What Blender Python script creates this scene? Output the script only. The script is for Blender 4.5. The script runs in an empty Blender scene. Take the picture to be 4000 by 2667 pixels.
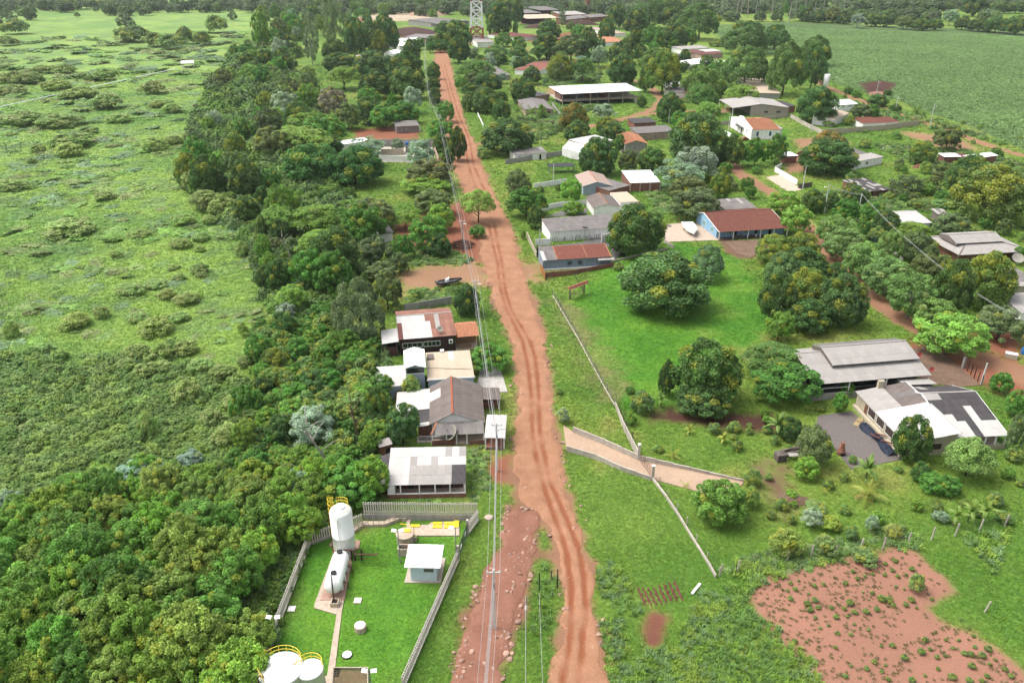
import bpy, math, random
import numpy as np
from mathutils import Vector, Matrix

# ------------------------------------------------------------------ camera, light, exposure
scn = bpy.context.scene
COL = scn.collection
R = math.radians
CAM_H, PITCH = 75.0, R(26.2)                    # drone height (m) and tilt below the horizon
cam_d = bpy.data.cameras.new('camera')
cam_d.lens, cam_d.sensor_width, cam_d.clip_end = 28.0, 36.0, 20000.0
cam = bpy.data.objects.new('camera', cam_d); COL.objects.link(cam)
cam.location = (0, 0, CAM_H); cam.rotation_euler = (math.pi / 2 - PITCH, 0, 0)
scn.camera = cam

SUN_EL, SUN_AZ = R(60), R(-78)                  # the light comes from far left, high, through thin cloud
w = bpy.data.worlds.new('World'); scn.world = w; w.use_nodes = True
nt = w.node_tree; nt.nodes.clear()
sky = nt.nodes.new('ShaderNodeTexSky'); sky.sky_type = 'NISHITA'; sky.sun_disc = False
sky.sun_elevation, sky.sun_rotation = SUN_EL, SUN_AZ
sky.air_density, sky.dust_density, sky.ozone_density = 1.0, 6.0, 0.6
hs = nt.nodes.new('ShaderNodeHueSaturation'); hs.inputs['Saturation'].default_value = 0.35   # a veiled, nearly white sky
bg = nt.nodes.new('ShaderNodeBackground'); bg.inputs['Strength'].default_value = 0.15
wo = nt.nodes.new('ShaderNodeOutputWorld')
nt.links.new(sky.outputs[0], hs.inputs['Color']); nt.links.new(hs.outputs[0], bg.inputs[0]); nt.links.new(bg.outputs[0], wo.inputs[0])
sl = bpy.data.lights.new('sun', 'SUN'); sl.energy = 0.9; sl.angle = R(28); sl.color = (1.0, 0.965, 0.91)
so = bpy.data.objects.new('sun', sl); COL.objects.link(so)
so.rotation_euler = Vector((math.sin(SUN_AZ) * math.cos(SUN_EL), math.cos(SUN_AZ) * math.cos(SUN_EL), math.sin(SUN_EL))).to_track_quat('Z', 'Y').to_euler()
so.location = (-60, 80, 120)
scn.view_settings.view_transform = 'Standard'; scn.view_settings.look = 'None'
scn.view_settings.exposure, scn.view_settings.gamma = 1.12, 1.0
scn.view_settings.use_curve_mapping = False
HAZE = .00005
cy = scn.cycles
cy.max_bounces, cy.diffuse_bounces, cy.glossy_bounces, cy.transmission_bounces, cy.transparent_max_bounces = 6, 4, 2, 4, 8
cy.caustics_reflective = cy.caustics_refractive = False
cy.use_denoising = True
cy.use_adaptive_sampling = True; cy.adaptive_threshold = 0.02

# ------------------------------------------------------------------ survey: where a sighting meets the ground
FPX = 28.0 / 36.0 * 4000
_c, _s = math.cos(PITCH), math.sin(PITCH)
def ray(x, y):
    a, b = (x - 2000) / FPX, (1333.5 - y) / FPX
    return Vector((a, _c + b * _s, -_s + b * _c))
def P(x, y, z=0.0):                             # survey sighting -> world point at height z
    d = ray(x, y); t = (z - CAM_H) / d.z
    return Vector((d.x * t, d.y * t, z))
def Q(c, x, y, z=0.0):                          # sighting on survey sheet c = 'row col'
    return P(1000 * int(c[1]) + x / 2.3515, 667 * int(c[0]) + y / 2.3515, z)
def D(x, y, z=0.0):
    return P(x * 1.70068, y * 1.70068, z)
def depth(p):                                   # metres along the optical axis
    return p.y * _c + (CAM_H - p.z) * _s

# ------------------------------------------------------------------ mesh helper
class MB:
    def __init__(s): s.v = []; s.f = []; s.m = []
    def add(s, vs, fs, m=0):
        o = len(s.v); s.v += [tuple(v) for v in vs]; s.f += [tuple(i + o for i in f) for f in fs]; s.m += [m] * len(fs); return s
    def box(s, x0, x1, y0, y1, z0, z1, m=0):
        return s.add([(x0,y0,z0),(x1,y0,z0),(x1,y1,z0),(x0,y1,z0),(x0,y0,z1),(x1,y0,z1),(x1,y1,z1),(x0,y1,z1)],
                     [(3,2,1,0),(4,5,6,7),(0,1,5,4),(1,2,6,5),(2,3,7,6),(3,0,4,7)], m)
    def beam(s, a, b, wd, ht, m=0):             # box between two points
        a, b = Vector(a), Vector(b); d = (b - a).normalized()
        up = Vector((0,0,1)) if abs(d.z) < .95 else Vector((0,1,0))
        sx = d.cross(up).normalized() * wd / 2; sy = sx.cross(d).normalized() * ht / 2
        vs = [p + i * sx + j * sy for p in (a, b) for i, j in ((-1,-1),(1,-1),(1,1),(-1,1))]
        return s.add(vs, [(3,2,1,0),(4,5,6,7),(0,1,5,4),(1,2,6,5),(2,3,7,6),(3,0,4,7)], m)
    def tube(s, pts, r, n=8, m=0, cap=True):
        pts = [Vector(p) for p in pts]; rs = r if isinstance(r, (list, tuple)) else [r] * len(pts)
        o = len(s.v); k = len(pts)
        ref = None
        for i, p in enumerate(pts):
            d = (pts[min(i + 1, k - 1)] - pts[max(i - 1, 0)]).normalized()
            if ref is None: ref = Vector((1,0,0)) if abs(d.x) < .9 else Vector((0,1,0))
            u = (ref - d * ref.dot(d)).normalized(); ref = u; v = d.cross(u)
            for j in range(n):
                a = 2 * math.pi * j / n
                s.v.append(tuple(p + (u * math.cos(a) + v * math.sin(a)) * rs[i]))
        for i in range(k - 1):
            for j in range(n):
                j2 = (j + 1) % n
                s.f.append((o + i*n + j, o + i*n + j2, o + (i+1)*n + j2, o + (i+1)*n + j)); s.m.append(m)
        if cap:
            s.f.append(tuple(o + j for j in reversed(range(n)))); s.f.append(tuple(o + (k-1)*n + j for j in range(n))); s.m += [m, m]
        return s
    def lathe(s, prof, c=(0,0,0), n=24, m=0):   # profile of (r, z)
        o = len(s.v)
        for r, z in prof:
            for j in range(n):
                a = 2 * math.pi * j / n; s.v.append((c[0] + r * math.cos(a), c[1] + r * math.sin(a), c[2] + z))
        for i in range(len(prof) - 1):
            for j in range(n):
                j2 = (j + 1) % n; s.f.append((o+i*n+j, o+i*n+j2, o+(i+1)*n+j2, o+(i+1)*n+j)); s.m.append(m)
        s.f.append(tuple(o + j for j in reversed(range(n)))); s.f.append(tuple(o + (len(prof)-1)*n + j for j in range(n))); s.m += [m, m]
        return s
    def prism(s, poly, z0, z1, m=0):
        n = len(poly); vs = [(p[0], p[1], z0) for p in poly] + [(p[0], p[1], z1) for p in poly]
        return s.add(vs, [tuple(reversed(range(n))), tuple(range(n, 2*n))] + [(i, (i+1) % n, n + (i+1) % n, n + i) for i in range(n)], m)
    def mesh(s, name, smooth=False):
        me = bpy.data.meshes.new(name); me.from_pydata(s.v, [], s.f)
        me.polygons.foreach_set('material_index', s.m)
        if smooth: me.polygons.foreach_set('use_smooth', [True] * len(s.f))
        return me
    def build(s, name, mats, parent=None, smooth=False, loc=None, rot=None):
        return link(s.mesh(name, smooth), name, mats, parent, loc, rot)

def link(me, name, mats=None, parent=None, loc=None, rot=None, sc=None):
    o = bpy.data.objects.new(name, me); COL.objects.link(o)
    if mats is not None:
        ms = mats if isinstance(mats, (list, tuple)) else [mats]
        if me.users > 1 and len(me.materials):
            for i, m in enumerate(ms): o.material_slots[i].link = 'OBJECT'; o.material_slots[i].material = m
        else:
            for m in ms: me.materials.append(m)
    if parent is not None: o.parent = parent
    if loc is not None: o.location = loc
    if rot is not None: o.rotation_euler = (0, 0, rot) if isinstance(rot, (int, float)) else rot
    if sc is not None: o.scale = sc
    return o
def tag(o, label=None, cat=None, group=None, kind=None):
    if label: o['label'] = label
    if cat: o['category'] = cat
    if group: o['group'] = group
    if kind: o['kind'] = kind
    return o
def thing(name, label, cat, loc=(0,0,0), rot=0.0, group=None):
    o = bpy.data.objects.new(name, None); COL.objects.link(o); o.location = loc; o.rotation_euler = (0, 0, rot)
    o.empty_display_size = .3
    return tag(o, label, cat, group)
def copy_tree(o, parent=None):
    c = o.copy(); COL.objects.link(c); c.parent = parent
    for ch in list(o.children): copy_tree(ch, c)
    return c

# ------------------------------------------------------------------ noise in numpy
def _h(ix, iy, seed):
    n = (ix.astype(np.int64) * 374761393 + iy.astype(np.int64) * 668265263 + seed * 1442695041) & 0x7fffffff
    n = ((n ^ (n >> 13)) * 1274126177) & 0x7fffffff
    return ((n ^ (n >> 16)) & 0xffff) / 65535.0
def vnoise(x, y, seed=0):
    x = np.asarray(x, float); y = np.asarray(y, float)
    ix, iy = np.floor(x), np.floor(y); fx, fy = x - ix, y - iy
    fx = fx*fx*(3-2*fx); fy = fy*fy*(3-2*fy)
    a, b, c, d = _h(ix,iy,seed), _h(ix+1,iy,seed), _h(ix,iy+1,seed), _h(ix+1,iy+1,seed)
    return (a*(1-fx)+b*fx)*(1-fy) + (c*(1-fx)+d*fx)*fy
def fbm(x, y, seed=0, o=4):
    t = 0; a = .5; n = 0
    for i in range(o):
        t = t + a * vnoise(x * 2**i, y * 2**i, seed + i); n += a; a *= .55
    return t / n
def sdist(px, py, poly):                        # signed distance to a polygon, negative inside
    poly = np.asarray([(p[0], p[1]) for p in poly]); n = len(poly)
    d = np.full(px.shape, 1e18); ins = np.zeros(px.shape, bool)
    for i in range(n):
        ax, ay = poly[i]; bx, by = poly[(i+1) % n]; ex, ey = bx-ax, by-ay
        t = np.clip(((px-ax)*ex + (py-ay)*ey) / (ex*ex+ey*ey+1e-12), 0, 1)
        d = np.minimum(d, (px-ax-t*ex)**2 + (py-ay-t*ey)**2)
        ins ^= ((ay > py) != (by > py)) & (px < ex*(py-ay)/(ey + (1e-12 if ey == 0 else 0)) + ax)
    d = np.sqrt(d); return np.where(ins, -d, d)
def ldist(px, py, line):
    d = np.full(px.shape, 1e18)
    for (ax, ay), (bx, by) in zip(line[:-1], line[1:]):
        ex, ey = bx-ax, by-ay; t = np.clip(((px-ax)*ex + (py-ay)*ey)/(ex*ex+ey*ey+1e-12), 0, 1)
        d = np.minimum(d, (px-ax-t*ex)**2 + (py-ay-t*ey)**2)
    return np.sqrt(d)
def sstep(a, b, x):
    t = np.clip((x - a) / (b - a), 0, 1); return t*t*(3-2*t)
def attr(me, name, data, typ='FLOAT', dom='POINT'):
    a = me.attributes.new(name, typ, dom)
    a.data.foreach_set('color' if typ == 'FLOAT_COLOR' else 'vector' if typ == 'FLOAT_VECTOR' else 'value', np.asarray(data, np.float32).ravel())

# ------------------------------------------------------------------ materials
class NT:
    def __init__(s, name):
        s.m = bpy.data.materials.new(name); s.m.use_nodes = True; s.t = s.m.node_tree; s.t.nodes.clear()
        s.out = s.n('ShaderNodeOutputMaterial')
    def n(s, typ, **kw):
        x = s.t.nodes.new(typ)
        for k, v in kw.items():
            if k in x.inputs: s.set(x.inputs[k], v)
            else: setattr(x, k, v)
        return x
    def set(s, sock, v):
        if isinstance(v, bpy.types.NodeSocket): s.t.links.new(v, sock)
        else: sock.default_value = v if not (isinstance(v, tuple) and len(v) == 3 and sock.type == 'RGBA') else (*v, 1)
    def coord(s, kind='Object'): return s.n('ShaderNodeTexCoord').outputs[kind]
    def noise(s, vec, scale, detail=3, rough=.55, out='Fac'):
        x = s.n('ShaderNodeTexNoise'); s.set(x.inputs['Vector'], vec); x.inputs['Scale'].default_value = scale
        x.inputs['Detail'].default_value = detail; x.inputs['Roughness'].default_value = rough; return x.outputs[out]
    def ramp(s, fac, stops):
        x = s.n('ShaderNodeValToRGB'); s.set(x.inputs[0], fac); e = x.color_ramp.elements
        while len(e) < len(stops): e.new(.5)
        for i, (p, c) in enumerate(stops):
            e[i].position = p; e[i].color = (*c, 1) if isinstance(c, tuple) else (c, c, c, 1)
        return x.outputs[0]
    def mix(s, a, b, fac, mode='MIX'):
        x = s.n('ShaderNodeMix', data_type='RGBA', blend_type=mode)
        s.set(x.inputs[0], fac); s.set(x.inputs[6], a); s.set(x.inputs[7], b); return x.outputs[2]
    def math(s, op, a, b=0.5, c=None):
        x = s.n('ShaderNodeMath', operation=op); s.set(x.inputs[0], a); s.set(x.inputs[1], b)
        if c is not None: s.set(x.inputs[2], c)
        return x.outputs[0]
    def att(s, name, typ='GEOMETRY', out='Color'):
        x = s.n('ShaderNodeAttribute', attribute_name=name, attribute_type=typ); return x.outputs[out]
    def bump(s, h, dist=.05, strength=.6):
        x = s.n('ShaderNodeBump'); s.set(x.inputs['Height'], h); x.inputs['Distance'].default_value = dist; x.inputs['Strength'].default_value = strength
        return x.outputs[0]
    def bsdf(s, col, rough=.9, normal=None, metal=0.0, spec=.3):
        x = s.n('ShaderNodeBsdfPrincipled'); s.set(x.inputs['Base Color'], col); s.set(x.inputs['Roughness'], rough)
        x.inputs['Metallic'].default_value = metal; x.inputs['Specular IOR Level'].default_value = spec
        if normal is not None: s.set(x.inputs['Normal'], normal)
        s.set(s.out.inputs[0], x.outputs[0]); return x
_mats = {}
def paint(name, col, rough=.6, var=.12, scale=1.2, metal=0.0, spec=.3, dirt=None, dirt_amt=.5, bump=0.0):
    """plain coloured surface with weathering: broad and fine value noise, optional stains"""
    if name in _mats: return _mats[name]
    kd = .62 + .36 * min(1, max(0, (max(col) - .56) / .2)); col = tuple(x * kd for x in col); dirt = dirt and tuple(x * kd for x in dirt)
    t = NT(name); v = t.coord()
    n1 = t.noise(v, scale, 4, .6); n2 = t.noise(v, scale * 9, 2)
    f = t.math('ADD', t.math('MULTIPLY', n1, .7), t.math('MULTIPLY', n2, .3))
    k = t.ramp(f, [(.3, 1 - var * 1.6), (.7, 1 + var)])
    rnd = t.n('ShaderNodeObjectInfo').outputs['Random']
    k = t.mix(k, t.ramp(rnd, [(0, 1 - var), (1, 1 + var * .5)]), 1.0, 'MULTIPLY')
    c = t.mix(col, k, 1.0, 'MULTIPLY')
    if dirt:
        st = t.n('ShaderNodeMapping'); t.set(st.inputs['Vector'], v); st.inputs['Scale'].default_value = (1.6, 1.6, .45)
        c = t.mix(c, dirt, t.math('MULTIPLY', t.ramp(t.noise(st.outputs[0], 1.1, 5, .65), [(.45, 0.0), (.72, 1.0)]), dirt_amt))
    t.bsdf(c, rough, t.bump(n2, .02, bump) if bump else None, metal, spec)
    _mats[name] = t.m; return t.m
# ------------------------------------------------------------------ ground
def polyD(pts): return [D(*p)[:2] for p in pts]
ROAD = [(110,1002,1026),(130,1000,1030),(160,998,1040),(200,1004,1046),(230,1010,1056),(270,1016,1066),(300,1024,1075),(330,1036,1092),(350,1040,1096),(380,1040,1106),
        (430,1062,1128),(470,1080,1146),(520,1098,1172),(560,1104,1184),(610,1108,1196),(650,1122,1212),(700,1140,1226),(760,1166,1246),(820,1184,1256),(880,1188,1262),
        (940,1186,1272),(1000,1184,1278),(1050,1182,1282),(1100,1186,1296),(1140,1196,1306),(1180,1232,1316),(1240,1276,1338),(1310,1290,1356),(1400,1291,1366),(1480,1286,1376),(1568,1272,1400),(1650,1250,1430)]
GULLY = [(1168,1166,1236),(1190,1158,1238),(1220,1152,1234),(1260,1146,1226),(1350,1098,1204),(1450,1062,1176),(1568,1036,1148),(1650,1010,1130)]
road_poly = [D(l, y)[:2] for y, l, r in ROAD] + [D(r, y)[:2] for y, l, r in reversed(ROAD)]
gully_poly = [D(l, y)[:2] for y, l, r in GULLY] + [D(r, y)[:2] for y, l, r in reversed(GULLY)]
LANE_L = [(1072,328),(1130,322),(1180,326)]                                 # the lane turning right off the main road
LANES = [  # (half width m, points)
    (2.3, [(1092,332),(1150,322),(1235,300),(1290,297),(1350,292),(1410,278),(1462,266),(1500,250),(1520,232),(1500,205),(1475,190),(1440,180)]),
    (2.0, [(1462,266),(1540,258),(1600,254),(1640,262),(1680,250)]),
    (2.2, [(2420,372),(2300,345),(2180,300),(2090,272),(2020,246),(1950,222),(1890,196),(1870,170)]),
    (2.6, [(1676,372),(1700,400),(1740,425),(1790,452),(1850,520),(1880,560),(1925,610),(2000,680),(2080,740),(2160,780),(2260,820),(2360,872)]),
    (2.0, [(1180,110),(1240,120),(1320,128),(1380,118)]),
]
SOILS = [  # (colour key, softness m, polygon)
    ('red', 2.0, [(1036,470),(1080,455),(1110,490),(1130,600),(1106,612),(1040,585),(960,590),(920,575),(900,520),(960,500)]),
    ('tan', 2.5, [(915,622),(1010,612),(1100,600),(1140,640),(1120,665),(1060,650),(1000,664),(940,668),(918,690)]),
    ('red', 1.5, [(812,298),(905,290),(965,304),(960,318),(880,322),(815,316)]),
    ('red', 1.5, [(960,370),(1030,360),(1035,390),(960,395)]),
    ('brown', 1.2, [(1650,548),(1730,560),(1745,596),(1690,592),(1660,575)]),
    ('red', 3.0, [(2080,790),(2180,790),(2250,800),(2352,850),(2400,930),(2330,905),(2250,880),(2140,870)]),
    ('red', 2.0, [(2230,750),(2352,760),(2352,850),(2260,800)]),
    ('pink', .7, [(1722,1345),(1760,1325),(1850,1296),(1960,1276),(2080,1250),(2106,1268),(2150,1310),(2200,1358),(2118,1388),(2150,1425),(2230,1445),(2300,1490),(2380,1560),(2400,1620),(1920,1620),(1880,1560),(1800,1490),(1745,1420),(1724,1380)]),
    ('dark', 1.5, [(1485,950),(1540,935),(1620,958),(1700,950),(1760,940),(1800,985),(1760,1000),(1740,990),(1640,985),(1560,972),(1500,968)]),
    ('clay', .9, [(1478,1416),(1512,1404),(1532,1412),(1524,1450),(1512,1480),(1490,1490),(1484,1450)]),
    ('red', .6, [(1800,1470),(1816,1462),(1822,1476),(1806,1484)]),
    ('sand', 4.0, [(815,42),(870,30),(960,26),(1000,40),(940,46),(860,52)]),
    ('dark', 3.0, [(895,74),(950,64),(990,76),(975,86),(905,86)]),
    ('dark', 2.0, [(1973,192),(2020,185),(2060,192),(2050,206),(2020,222),(1995,214)]),
    ('red', 2.0, [(1205,96),(1240,88),(1330,70),(1340,84),(1270,98)]),
    ('tan', 2.0, [(1255,200),(1310,205),(1320,215),(1260,220)]),
    ('brown', 2.5, [(1720,1080),(1800,1060),(1830,1140),(1850,1180),(1810,1190),(1760,1130)]),
    ('tan', 3.5, [(1185,590),(1235,610),(1250,640),(1215,655),(1195,640)]),
    ('dry', 3.5, [(1270,690),(1310,700),(1400,830),(1430,900),(1400,920),(1330,800)]),
    ('red', 1.2, [(1130,1040),(1180,1040),(1185,1110),(1150,1110),(1120,1080)]),
    ('tan', 1.5, [(1800,360),(1880,350),(1900,380),(1810,400)]),
    ('tan', 3.0, [(1820,320),(1920,310),(1950,330),(1840,345)]),
    ('tan', 3.0, [(2060,300),(2180,310),(2260,345),(2160,345)]),
    ('red', 3, [(1560,200),(1610,200),(1590,230),(1540,235)]),
]
SOILC = dict(red=(.19,.075,.043), tan=(.225,.13,.075), brown=(.12,.068,.045), pink=(.235,.118,.080), dark=(.055,.025,.018), sand=(.33,.26,.18), dry=(.15,.16,.055), clay=(.13,.052,.034))
SOY = polyD([(1640,58),(1800,52),(2000,58),(2200,66),(2420,78),(2500,150),(2480,390),(2352,346),(2240,296),(2120,255),(2050,228),(2010,224),(1960,206),(1915,190),(1880,150),(1740,120),(1650,85)])
MARSH = polyD([(-1400,0),(660,-6),(720,20),(530,90),(500,190),(450,300),(425,440),(560,540),(590,640),(640,760),(570,880),(480,1010),(270,1070),(-200,1180),(-400,1200)])
LAWN = [polyD([(1290,700),(1420,580),(1560,560),(1700,590),(1780,760),(1640,860),(1450,930),(1400,900)]),
        polyD([(640,1500),(720,1240),(950,1190),(1070,1180),(1080,1200),(900,1600),(600,1600)]),
        polyD([(1700,290),(1790,285),(1830,320),(1740,345)]), polyD([(1240,180),(1350,170),(1380,215),(1260,225)])]

n_r, n_a = 430, 460
rr = 40 * (3200 / 40) ** (np.linspace(0, 1, n_r) ** .92); aa = np.radians(np.linspace(-56, 56, n_a))
gx = np.outer(rr, np.sin(aa)).ravel(); gy = np.outer(rr, np.cos(aa)).ravel()
def ground_fields(x, y):
    """albedo (n,3) and bare-soil amount of the ground at the points"""
    nb = fbm(x / 26, y / 26, 3); nm = fbm(x / 7, y / 7, 11); nf = fbm(x / 2.2, y / 2.2, 23, 3)
    def L(a, b, t): return np.asarray(a)[None] * (1 - t[:, None]) + np.asarray(b)[None] * t[:, None]
    t = np.clip(.5 + (nb - .5) * 2.2 + (nm - .5) * 1.2, 0, 1)
    c = L((.075,.150,.022), (.140,.205,.036), t)
    dry = sstep(.56, .74, nm * .6 + nb * .4); c = c * (1 - .5 * dry[:, None]) + np.array((.21,.19,.065)) * .5 * dry[:, None]
    m = sstep(6, -6, sdist(x, y, MARSH) + (nm - .5) * 16)[:, None]
    cm = L((.105,.195,.046), (.185,.270,.060), np.clip(.5 + (nb - .5) * 2.6 + (nf - .5) * .9, 0, 1))
    cm = cm * (1 - .55 * sstep(.5, .7, nm)[:, None]) + np.array((.112,.185,.080)) * .55 * sstep(.5, .7, nm)[:, None]
    c = c * (1 - m) + cm * m
    for pl in LAWN:
        k = sstep(2.5, -2.5, sdist(x, y, pl) + (nm - .5) * 8)[:, None]
        cl = L((.052,.150,.014), (.100,.210,.022), np.clip(.5 + (nm - .5) * 2.4, 0, 1))
        cl = cl * (1 - .55 * sstep(.5, .72, nb * .5 + nm * .5)[:, None]) + np.array((.16,.175,.055)) * .55 * sstep(.5, .72, nb * .5 + nm * .5)[:, None]
        c = c * (1 - k) + cl * k
    k = sstep(1, -1, sdist(x, y, SOY))[:, None]
    c = c * (1 - k) + L((.055,.095,.030), (.075,.125,.040), nb) * k
    soil = np.zeros(len(x))
    for key, soft, pl in SOILS:
        k = sstep(soft, -soft, sdist(x, y, polyD(pl)) + (nf - .5) * soft * 2.2 + (nm - .5) * soft * 1.5)
        cs = np.asarray(SOILC[key])[None] * (.86 + .3 * nm)[:, None]
        c = c * (1 - k[:, None]) + cs * k[:, None]; soil = np.maximum(soil, k * (key != 'dry'))
    for hw, ln in LANES:
        k = sstep(hw + 1.2, hw - .4, ldist(x, y, polyD(ln)) + (nf - .5) * 3)
        cs = np.array((.23,.122,.073))[None] * (.85 + .3 * nm)[:, None]
        c = c * (1 - k[:, None]) + cs * k[:, None]; soil = np.maximum(soil, k)
    for pl, wd, cc in ((road_poly, 1.3, (.205,.108,.066)), (gully_poly, 1.3, (.18,.085,.056))):
        d = sdist(x, y, pl)
        k = sstep(wd, -.6, d + (nm - .5) * 4 + (nf - .5) * 2.5)
        c = c * (1 - k[:, None]) + np.asarray(cc)[None] * (.85 + .3 * nf)[:, None] * k[:, None]; soil = np.maximum(soil, k)
    return c, soil
galb, gsoil = ground_fields(gx, gy)
marsh_in = sstep(8, -8, sdist(gx, gy, MARSH))
gz = -.02 - .06 * fbm(gx / 3, gy / 3, 5, 2) + marsh_in * (.9 * fbm(gx / 9, gy / 5, 41) - .3)
idx = np.arange(n_r * n_a).reshape(n_r, n_a)
quads = np.stack([idx[:-1, :-1], idx[:-1, 1:], idx[1:, 1:], idx[1:, :-1]], -1).reshape(-1, 4)[:, ::-1]
def np_mesh(name, v, f):
    me = bpy.data.meshes.new(name); k = f.shape[1]
    me.vertices.add(len(v)); me.vertices.foreach_set('co', np.asarray(v, np.float32).ravel())
    me.loops.add(f.size); me.loops.foreach_set('vertex_index', np.asarray(f, np.int32).ravel())
    me.polygons.add(len(f)); me.polygons.foreach_set('loop_start', np.arange(0, f.size, k, dtype=np.int32))
    me.update(calc_edges=True); return me
gme = np_mesh('ground', np.stack([gx, gy, gz], 1), quads)
attr(gme, 'alb', np.concatenate([galb, np.ones((len(galb), 1))], 1), 'FLOAT_COLOR'); attr(gme, 'soil', gsoil)
t = NT('ground_earth_and_grass'); v = t.coord()
g1 = t.noise(v, 2.6, 4, .65); g2 = t.noise(v, .55, 3)
k = t.mix(t.ramp(g1, [(.28, .62), (.72, 1.35)]), t.ramp(g2, [(.3, .85), (.7, 1.13)]), 1.0, 'MULTIPLY')
ks = t.ramp(t.noise(v, 5.0, 5, .7), [(.3, .82), (.7, 1.14)])
soilf = t.att('soil', out='Fac')
c = t.mix(t.att('alb'), t.mix(k, ks, soilf), 1.0, 'MULTIPLY')
t.bsdf(c, .95, t.bump(g1, .12, .5), spec=.15)
tag(link(gme, 'ground', t.m), kind='structure')
MB().add([(-4500,-900,-1.6),(4500,-900,-1.6),(4500,5500,-1.6),(-4500,5500,-1.6)], [(0,1,2,3)]).build('outlying_terrain', paint('far_green', (.09,.13,.04), .95, .25, .02)).__setitem__('kind', 'structure')

hz = NT('air'); hv = hz.n('ShaderNodeVolumePrincipled'); hv.inputs['Color'].default_value = (.90, .95, 1.0, 1); hv.inputs['Density'].default_value = HAZE; hv.inputs['Anisotropy'].default_value = .2
hz.t.links.new(hv.outputs[0], hz.out.inputs['Volume'])
tag(MB().box(-4800, 4800, -1200, 5800, -2.7, 79).build('haze', hz.m), kind='stuff')
# ---- roads: strips of packed earth with wheel ruts
RUTS = [[Q('22',*p)[:2] for p in ((100,0),(150,250),(180,500),(182,700),(192,900),(232,1100),(285,1300),(350,1500))] + [Q('32',*p)[:2] for p in ((450,200),(510,400),(545,700),(545,1000),(520,1300),(460,1560))],
        [Q('22',*p)[:2] for p in ((170,0),(215,150),(242,400),(250,650),(258,850),(302,1050),(352,1300),(440,1480))] + [Q('32',*p)[:2] for p in ((560,200),(620,350),(660,600),(680,900),(655,1100),(640,1300),(610,1560))],
        [Q('11',*p)[:2] for p in ((2188,480),(2230,720),(2262,850),(2290,1100),(2351,1290))] + [Q('22',170,0)[:2]],
        [Q('11',*p)[:2] for p in ((2140,500),(2180,700),(2220,850),(2240,1050),(2290,1250))] + [Q('22',100,0)[:2]],
        [D(*p)[:2] for p in ((1013,150),(1028,200),(1042,260),(1066,320),(1076,380),(1096,440))], [D(*p)[:2] for p in ((1021,150),(1036,200),(1052,260),(1078,320),(1088,380),(1114,440))]]
def strip(name, rows, col, rutcol, nx=30, z=.035, rutd=.07, seed=1, ruts=RUTS):
    L = np.array([D(l, y)[:2] for y, l, r in rows]); Rr = np.array([D(r, y)[:2] for y, l, r in rows])
    cen = (L + Rr) / 2; s = np.concatenate([[0], np.cumsum(np.linalg.norm(np.diff(cen, axis=0), axis=1))])
    dist = np.linalg.norm(cen, axis=1)
    out = [s[0]]
    while out[-1] < s[-1]: out.append(out[-1] + max(.5, np.interp(out[-1], s, dist) / 220))
    ss = np.array(out)
    def cr(a):                                    # smooth interpolation along the road
        r = np.stack([np.interp(ss, s, a[:, k]) for k in (0, 1)], 1); ker = np.array([1,2,3,2,1]) / 9
        for _ in range(3):
            p = np.pad(r, ((2,2),(0,0)), 'edge'); r = np.stack([np.convolve(p[:, k], ker, 'valid') for k in (0, 1)], 1)
        return r
    L, Rr = cr(L), cr(Rr); nrm = (Rr - L) / np.linalg.norm(Rr - L, axis=1)[:, None]
    L = L + nrm * ((fbm(ss / 3.0, ss * 0, seed) - .5) * 2.6)[:, None]; Rr = Rr + nrm * ((fbm(ss / 3.0, ss * 0 + 9, seed + 5) - .5) * 2.6)[:, None]
    u = np.linspace(0, 1, nx); v = (L[:, None] * (1 - u)[None, :, None] + Rr[:, None] * u[None, :, None]).reshape(-1, 2)
    rut = np.zeros(len(v))
    for r_ in ruts: rut = np.maximum(rut, sstep(.62, .12, ldist(v[:, 0], v[:, 1], r_) + (fbm(v[:, 0] / 1.2, v[:, 1] / 1.2, 7, 2) - .5) * .35))
    rut = rut * (.35 + .75 * sstep(.30, .55, fbm(v[:, 0] / 5, v[:, 1] / 5, 17, 3)))
    edge = np.minimum(np.tile(u, len(ss)), 1 - np.tile(u, len(ss))) * 2
    zz = z + .05 * sstep(0, .3, edge) - rutd * rut + .03 * (fbm(v[:, 0] / .9, v[:, 1] / .9, seed + 2, 2) - .5) - .09 * sstep(.08, 0, edge)
    ii = np.arange(len(v)).reshape(len(ss), nx)
    f = np.stack([ii[:-1, :-1], ii[:-1, 1:], ii[1:, 1:], ii[1:, :-1]], -1).reshape(-1, 4)
    me = np_mesh(name, np.concatenate([v, zz[:, None]], 1), f); attr(me, 'rut', rut); attr(me, 'edge', edge)
    t = NT(name + '_earth'); vv = t.coord()
    n1 = t.noise(vv, .35, 4, .6); n2 = t.noise(vv, 3.5, 5, .7)
    c = t.mix(t.ramp(n1, [(.25, tuple(x * .80 for x in col)), (.5, col), (.75, tuple(min(1, x * 1.16 + .01) for x in col))]), rutcol, t.math('MULTIPLY', t.att('rut', out='Fac'), .8))
    c = t.mix(c, t.ramp(n2, [(.3, .84), (.7, 1.13)]), 1.0, 'MULTIPLY')
    vor = t.n('ShaderNodeTexVoronoi'); t.set(vor.inputs['Vector'], vv); vor.inputs['Scale'].default_value = 2.4
    peb = t.math('MULTIPLY', t.ramp(vor.outputs['Distance'], [(.10, 1.0), (.16, 0.0)]), t.ramp(t.noise(vv, .5, 2), [(.45, 0.0), (.6, 1.0)]))
    c = t.mix(c, (.36,.28,.22), t.math('MULTIPLY', peb, .7))
    t.bsdf(c, .95, t.bump(n2, .06, .5), spec=.15)
    return tag(link(me, name, t.m), kind='structure')
strip('dirt_road', ROAD, (.262,.135,.078), (.175,.056,.024))
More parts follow.
